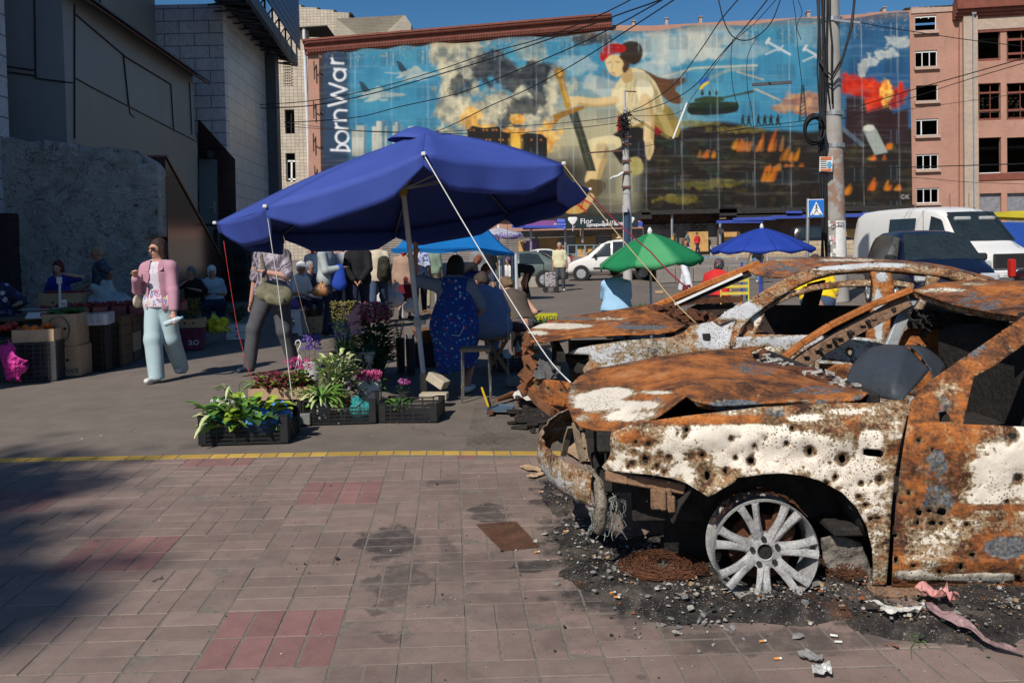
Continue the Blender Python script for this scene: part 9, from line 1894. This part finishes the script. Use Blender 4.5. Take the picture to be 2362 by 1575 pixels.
p=atz(1182, 856);crate('black crate holding a red capped bottle and a white bag', p.x, p.y+.15, .36, .3, .22, 0, nv=4);bt=thing('cola_bottle', 'plastic cola bottle with a red cap and red label', 'bottle', (p.x+.07, p.y+.12, .12));mb=MB();mb.lathe([(0, 0), (.036, 0), (.036, .13), (.03, .16), (.012, .2), (.012, .22)], n=14);mb.build('bottle_body', mat('clear_pet', (.3, .28, .27), .1), bt, smooth='auto');mb=MB();mb.lathe([(.0365, .05), (.037, .1)], n=14, cap=False);mb.lathe([(0, .22), (.015, .22), (.015, .24), (0, .24)], n=10);mb.build('cap', M_RED, bt)
bag('white crumpled bag in the crate with the cola bottle', (p.x-.1, p.y+.12, .1), .08, M_BAGW, 9)
p=atz(1206, 812)
for k in range(3):crate(['lowest', 'middle', 'top'][k]+' crate of the black stack left of the yellow box', p.x, p.y+.2, .30, .34, .21, R(3), z=k*.215, nv=5, nh=5, grp='stacked black crates', dip=.08)
p=atz(1260, 790);ctn('yellow printed fruit box behind the wreck hood', p.x, p.y+.1, .36, .3, .22, 0, mat('yellow_card', (.42, .40, .02), .7, var=.15), z=.22, text=('КАМОSI', .10, M_SEAM, 0, .7, 1));ctn('plain brown box under the yellow one', p.x, p.y+.1, .38, .3, .2)
def pile(label, c, n, r, sp, h, m, seed=1, name='tomatoes', cat='produce', sq=1.0, el=1.0):
 rs=random.Random(seed);o0=None;c=Vc(c)
 for k in range(n):
  q=c+Vc((rs.uniform(-sp[0], sp[0]), rs.uniform(-sp[1], sp[1]), h*rs.random()))
  if o0 is None:mb=MB();mb.ball((0, 0, 0), (r*el, r, r*sq), 10, 7);o0=mb.build(name, m, smooth=True);o=o0
  else:o=o0.copy();C.objects.link(o)
  o.location=q;o.rotation_euler=(rs.uniform(-.5, .5), rs.uniform(-.4, .4), rs.uniform(0, 6));s=rs.uniform(.85, 1.15);o.scale=(s, s, s);tag(o, label, cat, cat+' '+label[:30])
def mass(label, c, n, r, sp, h, mats, seed=1, name='berries', el=1.0):
 rs=random.Random(seed);mb=MB();c=Vc(c)
 for k in range(n):q=c+Vc((rs.uniform(-sp[0], sp[0]), rs.uniform(-sp[1], sp[1]), h*rs.random()));mb.ball(q, (r*el, r, r), 6, 4, rs.randrange(len(mats)), mtx=Matrix.Rotation(rs.uniform(0, 3), 4, 'Z'))
 return tag(mb.build(name, mats, smooth=True), label, 'produce', kind='stuff')
M_TOM=mat('orange_tomato', (.62, .13, .01), .2, var=.12, scale=6, bump=0);M_STRAW=mat('strawberry', (.24, .02, .02), .4, var=.3, scale=60);M_CUC=mat('cucumber', (.03, .09, .025), .5)
def XD(u, D):return at(u, 700, D).x
Z0=.40
cA=(XD(50, 10.1), 10.25);crate('grey crate standing on end at the very left front', XD(-25, 10.2), 10.4, .55, .4, .5, R(8), M_DCR, nv=6, nh=8, dip=.02)
crate('dark crate carrying the box of orange tomatoes', cA[0]+.04, 10.35, .50, .4, .46, R(12), M_DCR, nv=6, nh=8, dip=.02)
ctn('open cardboard box of big orange tomatoes', cA[0]+.04, 10.35, .46, .36, .15, R(12), mat('pale_card', (.50, .34, .22), .85), z=.47, hand=False);pile('big shiny orange tomato in the cardboard box', (cA[0]+.03, 10.3, .59), 11, .048, (.16, .12), .07, M_TOM, 3, 'tomato', sq=.78)
pile('red tomato at the left edge of the stall', (XD(8, 10.3), 10.4, .60), 9, .042, (.12, .12), .08, mat('red_tomato', (.36, .03, .02), .25), 4, 'tomato', sq=.8)
P, T=trp([(26, 805), (34, 818), (47, 826), (52, 838), (64, 850), (56, 860), (50, 862), (42, 874), (36, 869), (14, 876), (8, 850), (2, 828), (-3, 806), (4, 795), (16, 798), (20, 786), (25, 790)], [], 2.2);n_=vn(P[:, 0]*.13, P[:, 1]*.13, 3, 3)
tag(mo('plastic_bag', [at(a, b, 9.86-.14*math.cos((a-28)/26)*math.sin(max(0, min(1, (b-788)/80))*2.6)+.05*n_[i])for i, (a, b)in enumerate(P)], T, M_BAGP, smooth=False, solid=.07, offset=1), 'bright pink plastic bag hanging from the tomato box', 'bag')
cb=(XD(136, 10.6), 10.75);TB=mat('teal_ink', (.02, .10, .11), .8)
ctn('upper brown banana box with an oval teal print', cb[0], cb[1], .40, .42, .40, R(8), z=.375, hand=True);ctn('lower brown banana box lying upside down', cb[0]+.02, cb[1]-.01, .42, .42, .37, R(8), open_=False, text=('BANANAS', .085, TB, 0, .2, -1))
mb=MB();
for k in range(24):a=R(k*15);b=R(k*15+15);mb.bar((cb[0]+.02+.13*math.cos(a), cb[1]-.232+.02*math.cos(a), .58+.17*math.sin(a)), (cb[0]+.02+.13*math.cos(b), cb[1]-.232+.02*math.cos(b), .58+.17*math.sin(b)), .022, .006)
tag(mb.build('oval_print', TB), 'oval teal emblem printed on the upper banana box', 'print')
pile('cucumber heaped on the upper banana box', (cb[0], cb[1], .77), 34, .02, (.16, .16), .06, M_CUC, 6, 'cucumber', el=3.2)
wc=(XD(193, 10.9), 11.1);crate('white lattice crate lid tilted beside the cucumbers', wc[0], wc[1], .46, .40, .14, R(14), M_WCR, z=.60, nv=6, nh=4, dip=.1);crate('black crate on end under the white lattice lid', wc[0], wc[1]+.1, .45, .42, .58, R(8), nv=5, nh=6, dip=.02)
M_BOXD=mat('brown_tray', (.13, .08, .045), .85, var=.2)
for k in range(5):ctn(['lowest', 'second lowest', 'middle', 'second highest', 'topmost'][k]+' brown fruit tray in the stack right of the white lid', XD(228, 11.3), 11.6, .42, .45, .13, R(8), M_BOXD, z=k*.135, grp='stacked brown fruit trays')
for k in range(5):ctn(['lowest', 'second lowest', 'middle', 'second highest', 'topmost'][k]+' tray of the right hand stack with two round holes', XD(266, 11.9), 12.1, .38, .4, .13, R(10), M_CARD if k in(1, 2)else M_BOXD, z=k*.135, grp='right hand fruit trays')
tb_=thing('stall_table', 'long low table of crates under the strawberry boxes', 'table', (XD(150, 12.6), 12.5, 0));mb=MB();mb.box((0, 0, .62), (2.3, 1.3, .03));mb.build('table_top', M_BOXD, tb_)
for i in(-1, 0, 1):mb=MB();mb.box((i*.85, 0, .3), (.5, 1.1, .58));mb.build('support', M_DCR, tb_)
rs=random.Random(44)
for r_i in range(3):
 for c_i in range(7):
  x=XD(120, 11.9)+c_i*.22+r_i*.05;y=11.75+r_i*.30+c_i*.08;z=.66 if y>11.8 else.66
  t_=thing('punnet', 'clear plastic punnet heaped with strawberries', 'punnet', (x, y, z), R(8), 'strawberry punnets on the left stall');mb=MB()
  for(cx, cy, sx, sy)in((0, -.09, .19, .004), (0, .09, .19, .004), (-.095, 0, .004, .18), (.095, 0, .004, .18)):mb.box((cx, cy, .06), (sx, sy, .12))
  mb.build('tub', mat('tinted_tub', (.20, .06, .07), .2, var=.2), t_);mb=MB()
  for k in range(26):mb.ball((rs.uniform(-.08, .08), rs.uniform(-.075, .075), .11+.05*rs.random()), (.016, .016, .019), 6, 4)
  mb.build('strawberries', M_STRAW, t_, smooth=True)
sc=thing('scale', 'white market scale with a flat pan and a tall display pole', 'scale', (XD(88, 11.6), 11.75, .64), R(6));mb=MB();mb.box((0, 0, .06), (.40, .34, .09), taper=.8);mb.build('scale_body', M_POTW, sc, bevel=.01);mb=MB();mb.box((-.05, 0, .14), (.44, .30, .012));mb.build('pan', M_ZINC, sc, bevel=.004);mb=MB();mb.tube([(.2, .0, .0), (.215, 0, .50)], .017, 8);mb.box((.215, -.01, .53), (.06, .03, .09));mb.build('display_pole', M_POTW, sc);mb=MB();mb.box((.1, -.165, .07), (.17, .01, .05));mb.build('display', mat('red_digits', (.3, .06, .05), .4), sc)
tg=thing('price_tag', 'small white price tag stuck in the strawberries under the scale pole', 'price tag', (XD(142, 11.5), 11.55, .78));mb=MB();mb.box((0, 0, .06), (.09, .004, .14));mb.build('card', M_PAPER, tg);txt('70', .07, 'price', M_RED, tg, fmx((0, -.004, .06), (1, 0, 0), (0, 0, 1)), .002)
ctn('brown carton of berries in front of the red haired seller', XD(138, 13), 13.2, .66, .4, .30, 0, z=.64);mass('berries in the carton before the red haired seller', (XD(138, 13), 13.2, .92), 150, .017, (.3, .17), .05, [M_STRAW], 5)
bag('large pale translucent bag behind the strawberries', (XD(245, 13.2), 13.3, .45), .34, mat('milky_bag', (.32, .36, .37), .3, var=.2, bump=.9, bscale=20, bd=.03), 12)
ctn('purple printed fruit box with orange swirl', XD(424, 13.2), 13.4, .42, .36, .32, R(12), mat('plum_card', (.13, .02, .05), .7, var=.4, scale=5), open_=False, text=('ao', .17, white_c, .2, .4, 1));ctn('open brown box on top of the purple printed box', XD(428, 13.4), 13.6, .42, .4, .14, R(12), z=.33)
for k, (u, D, n_, h_, mm, lab)in enumerate([(425, 13.6, 120, .20, [M_LEAFD], 'dark green herbs in the open brown box'), (441, 14.1, 90, .62, [mat('dry_yellow', (.16, .11, .02), .8), M_LEAFD], 'sheaf of dry yellow tansy left of the seated women'), (545, 14.9, 200, .25, [M_LEAFD, M_CUC], 'bunches of dill in a cardboard tray behind the walking man')]):plant(lab, Vc((XD(u, D), D, .30 if k!=1 else 0)), n_, .12, .02, .15, h_, mm, .4, 30+k)
mass('yellow tansy heads of the dry sheaf', (XD(441, 14.1), 14.1, .35), 260, .014, (.12, .1), .42, [mat('dry_yellow', (.16, .11, .02), .8)], 8)
yb=thing('shopping_bag', 'bright yellow shopping bag with black handles lying in the shade', 'bag');P, T=trp([(452, 762), (454, 737), (470, 741), (484, 736), (512, 733), (520, 764), (490, 767)], [], 3);n_=vn(P[:, 0]*.1, P[:, 1]*.1, 6, 3)
mo('bag_body', [at(a, b, 13.9+.12*n_[i])for i, (a, b)in enumerate(P)], T, mat('yellow_bag', (.50, .50, .02), .4), yb, solid=.12, offset=1)
mb=MB();mb.tube([at(u, v, 13.75)for u, v in[(463, 765), (465, 748), (472, 742), (478, 750), (480, 765)]], .012, 5);mb.build('handle', M_SEAM, yb)
for k in range(2):ctn(['lower', 'upper'][k]+' white fruit tray behind the walking man', XD(555, 14.8), 14.9, .50, .4, .12, R(8), M_POTW, z=k*.13, grp='white fruit trays')
for k in range(2):ctn(['lower', 'upper'][k]+' brown fruit tray right of the white plastic stool', XD(712, 15.6), 15.8, .44, .4, .15, R(4), z=k*.155, grp='brown fruit trays by the stool')
plant('mixed herbs on the brown trays right of the white stool', Vc((XD(712, 15.6), 15.8, .3)), 120, .1, .03, .2, .12, [M_LEAFD, M_STRAW], .4, 40);pile('orange pepper on the brown trays', (XD(705, 15.6), 15.7, .40), 6, .035, (.1, .1), .04, M_TOM, 8, 'pepper')
st=thing('plastic_stool', 'pale grey plastic step stool with an arched opening in the shade', 'stool', (XD(676, 15.2), 15.2, 0), R(-6));mb=MB();mb.box((0, 0, .46), (.34, .26, .03));mb.build('seat', M_WCR, st, bevel=.01)
P, T=trp([(-.2, 0), (-.14, 0), (-.11, .06), (.11, .06), (.14, 0), (.2, 0), (.16, .46), (-.16, .46)], [circ(0, .24, .07, .1, 14, 0)], .05)
for y in(-.12, .12):mo('leg_panel', [(a, y, b)for a, b in P], T, M_WCR, st, smooth=False, solid=.02)
bag('purple bag on the pale plastic stool', (XD(676, 15.2), 15.2, .46), .12, mat('purple_bag', (.09, .04, .2), .5), 14)
for k in range(2):
 b0_=bag(['white', 'smaller white'][k]+' shopping bag carried by the old woman in the brown coat', (XD(903+k*47, 18.2), 18.0, .28-.1*k), .27-.12*k, M_BAGW, 20+k)
bp=thing('backpack', 'dark camouflage backpack of the beige shirt man', 'backpack', (XD(886, 17.1), 17.2, 1.12));S_=SDF(.02);S_.cone((0, 0, -.12), (0, 0, .16), .15, .12, .03, ((0, 1, 0), .7)).cone((.02, -.1, -.1), (.02, -.1, 0), .09, None, .03);sdf_obj('sack', S_, cloth('dark_camo', (.035, .033, .022), .6), bp, fold=.005)
rk=thing('rucksack', 'bright blue drawstring bag on the pale grey jacket man', 'bag', (XD(783, 15.2), 15.25, 1.02));S_=SDF(.02);S_.cone((0, 0, -.1), (0, 0, .16), .14, .1, .03, ((0, 1, 0), .7));sdf_obj('sack', S_, cloth('bright_blue', (.02, .06, .35)), rk, fold=.006);bag('pink and green plastic bag held by the pale grey jacket man', (XD(740, 15), 15.0, .70), .14, mat('olive_pink_bag', (.25, .12, .05), .4, var=.6, scale=6), 22)
mass('red raspberries and herbs on a mat beside the yellow box', (XD(1222, 11), 11.2, .42), 130, .025, (.35, .15), .08, [M_STRAW, M_LEAFD], 12)
plant('leafy greens heaped behind the second wreck hood', Vc((XD(1330, 10.4), 10.6, .38)), 260, .14, .05, .5, .12, [M_LEAFD, mat('cloth_green', (.03, .09, .06), .8), M_LEAF], .6, 41);plant('dark dill and parsley in front of the light blue blouse seller', Vc((XD(1492, 12.5), 12.6, .40)), 200, .1, .03, .22, .16, [M_LEAFD], .4, 42)
block('pale stone planter block by the shopping cart', 1225, 663, 1.05, .6, .42, .05, mat('stone_planter', (.33, .29, .25), .95, var=.2, scale=5), 0, 0, 'planter');block('small brown brick lying alone on the asphalt', 1521, 677, .25, .15, .09, 0, M_CARD, 0, 0, 'brick')
ct=thing('shopping_cart', 'two wheeled checked shopping cart beside the pale yellow t-shirt woman', 'cart', (XD(1271, 28.6), 28.6, 0));mb=MB();mb.box((0, 0, .42), (.36, .26, .5));mb.build('cart_bag', floral('check', (.35, .33, .33), [(.1, .08, .1), (.3, .25, .28)], 16, .5, .4), ct, bevel=.03);mb=MB();mb.tube([(-.2, .1, .1), (-.22, .1, 1.0), (-.3, .1, 1.02)], .015, 6);mb.build('handle', M_SEAM, ct)
for i in(-1, 1):mb=MB();mb.lathe([(.05, -.02), (.1, -.02), (.1, .02), (.05, .02)], (i*.18, -.12, .1), 14, mtx=Matrix.Rotation(R(90), 4, 'X'));mb.build('wheel', M_TYRE, ct)
tv=thing('trowel', 'hand brush with a bright yellow handle by the second wreck', 'tool');mb=MB();mb.tube([P3(1112, 918, .10), P3(1126, 948, .05)], .011, 8);mb.build('handle', mat('yellow_grip', (.65, .42, .01), .4), tv);mb=MB();mb.box(P3(1131, 958, .03), (.05, .06, .03));mb.build('bristles', M_RUSTD, tv)
dp=thing('dustpan', 'blue grey metal dustpan lying by the brush', 'dustpan');mb=MB();a, b, c, d=P3(1122, 955, .02), P3(1150, 944, .025), P3(1186, 944, .025), P3(1180, 956, .02);mb.prism([a, b, c, d], (0, 0, .012));mb.bar(a, b, .008, .05);mb.bar(b, c, .008, .05);mb.build('pan', mat('blue_grey_metal', (.12, .17, .22), .4, .4), dp)
mb=MB();mb.tube([P3(1145, 935, .05), P3(1180, 922, .05), P3(1212, 925, .04)], [.02, .035, .05], 8);tag(mb.build('broom_head', mat('broom_brown', (.16, .07, .03), .9, var=.5, scale=40)), 'brown broom head lying by the dustpan', 'broom')
tr=thing('unseen_shade_tree', 'unseen tree added behind the camera to cast shade on the pavers', 'tree', (-12.4, -12.6, 0));mb=MB();mb.tube([(0, 0, 0), (.1, .1, 5), (.5, .3, 11), (.6, .6, 16.5)], [.3, .24, .16, .06], 10);mb.build('trunk', mat('bark', (.1, .07, .05), .9, bump=.8, bscale=10), tr, smooth=True)  # out of view, added only to shade the lower left pavers
k_=math.cos(EL)/math.sin(EL);rs=random.Random(3);mb=MB()
for(sx, sy, r, n)in[(-4.0, 4.7, .95, 2600), (-3.3, 3.9, .6, 900), (-2.45, 3.3, .42, 900), (-3.1, 3.15, .5, 900), (-4.4, 3.6, .8, 900)]:
 z=17;c=Vc((sx-math.sin(AZ)*-1*-1*0+math.sin(AZ)*k_*z, sy+math.cos(AZ)*k_*z, z))-Vc(tr.location)
 for j in range(n):
  q=c+Vc((rs.gauss(0, r*.5), rs.gauss(0, r*.5), rs.gauss(0, r*.5)));leaf(mb, q, (rs.uniform(-1, 1), rs.uniform(-1, 1), rs.uniform(-.3, .6)), .2, .13, .2, 0, None, 2)
mb.build('crown', [M_LEAFD, M_LEAF], tr, recalc=False)
S_=SDF(.007);rs=random.Random(3);pp=[(1350, 1080, 3.7), (1366, 1100, 3.66), (1382, 1125, 3.62), (1388, 1160, 3.6), (1382, 1195, 3.6), (1376, 1215, 3.62)];rr=[.015, .022, .03, .036, .032, .03]
for k in range(5):S_.cone(at(*pp[k]), at(*pp[k+1]), rr[k], rr[k+1], .03, ((1, 0, 0), .7))
for k in range(7):a=at(*pp[k%5+1]);S_.cone(a, a+Vc((rs.gauss(0, .02), -.01, rs.gauss(0, .025))), .016, .01, .006)
sdf_obj('melted_bumper', S_, mat('scorched_plastic', (.21, .18, .14), .95, var=1.0, scale=12, bump=1, bscale=60, bd=.02), w1, fold=.007, fsc=22)
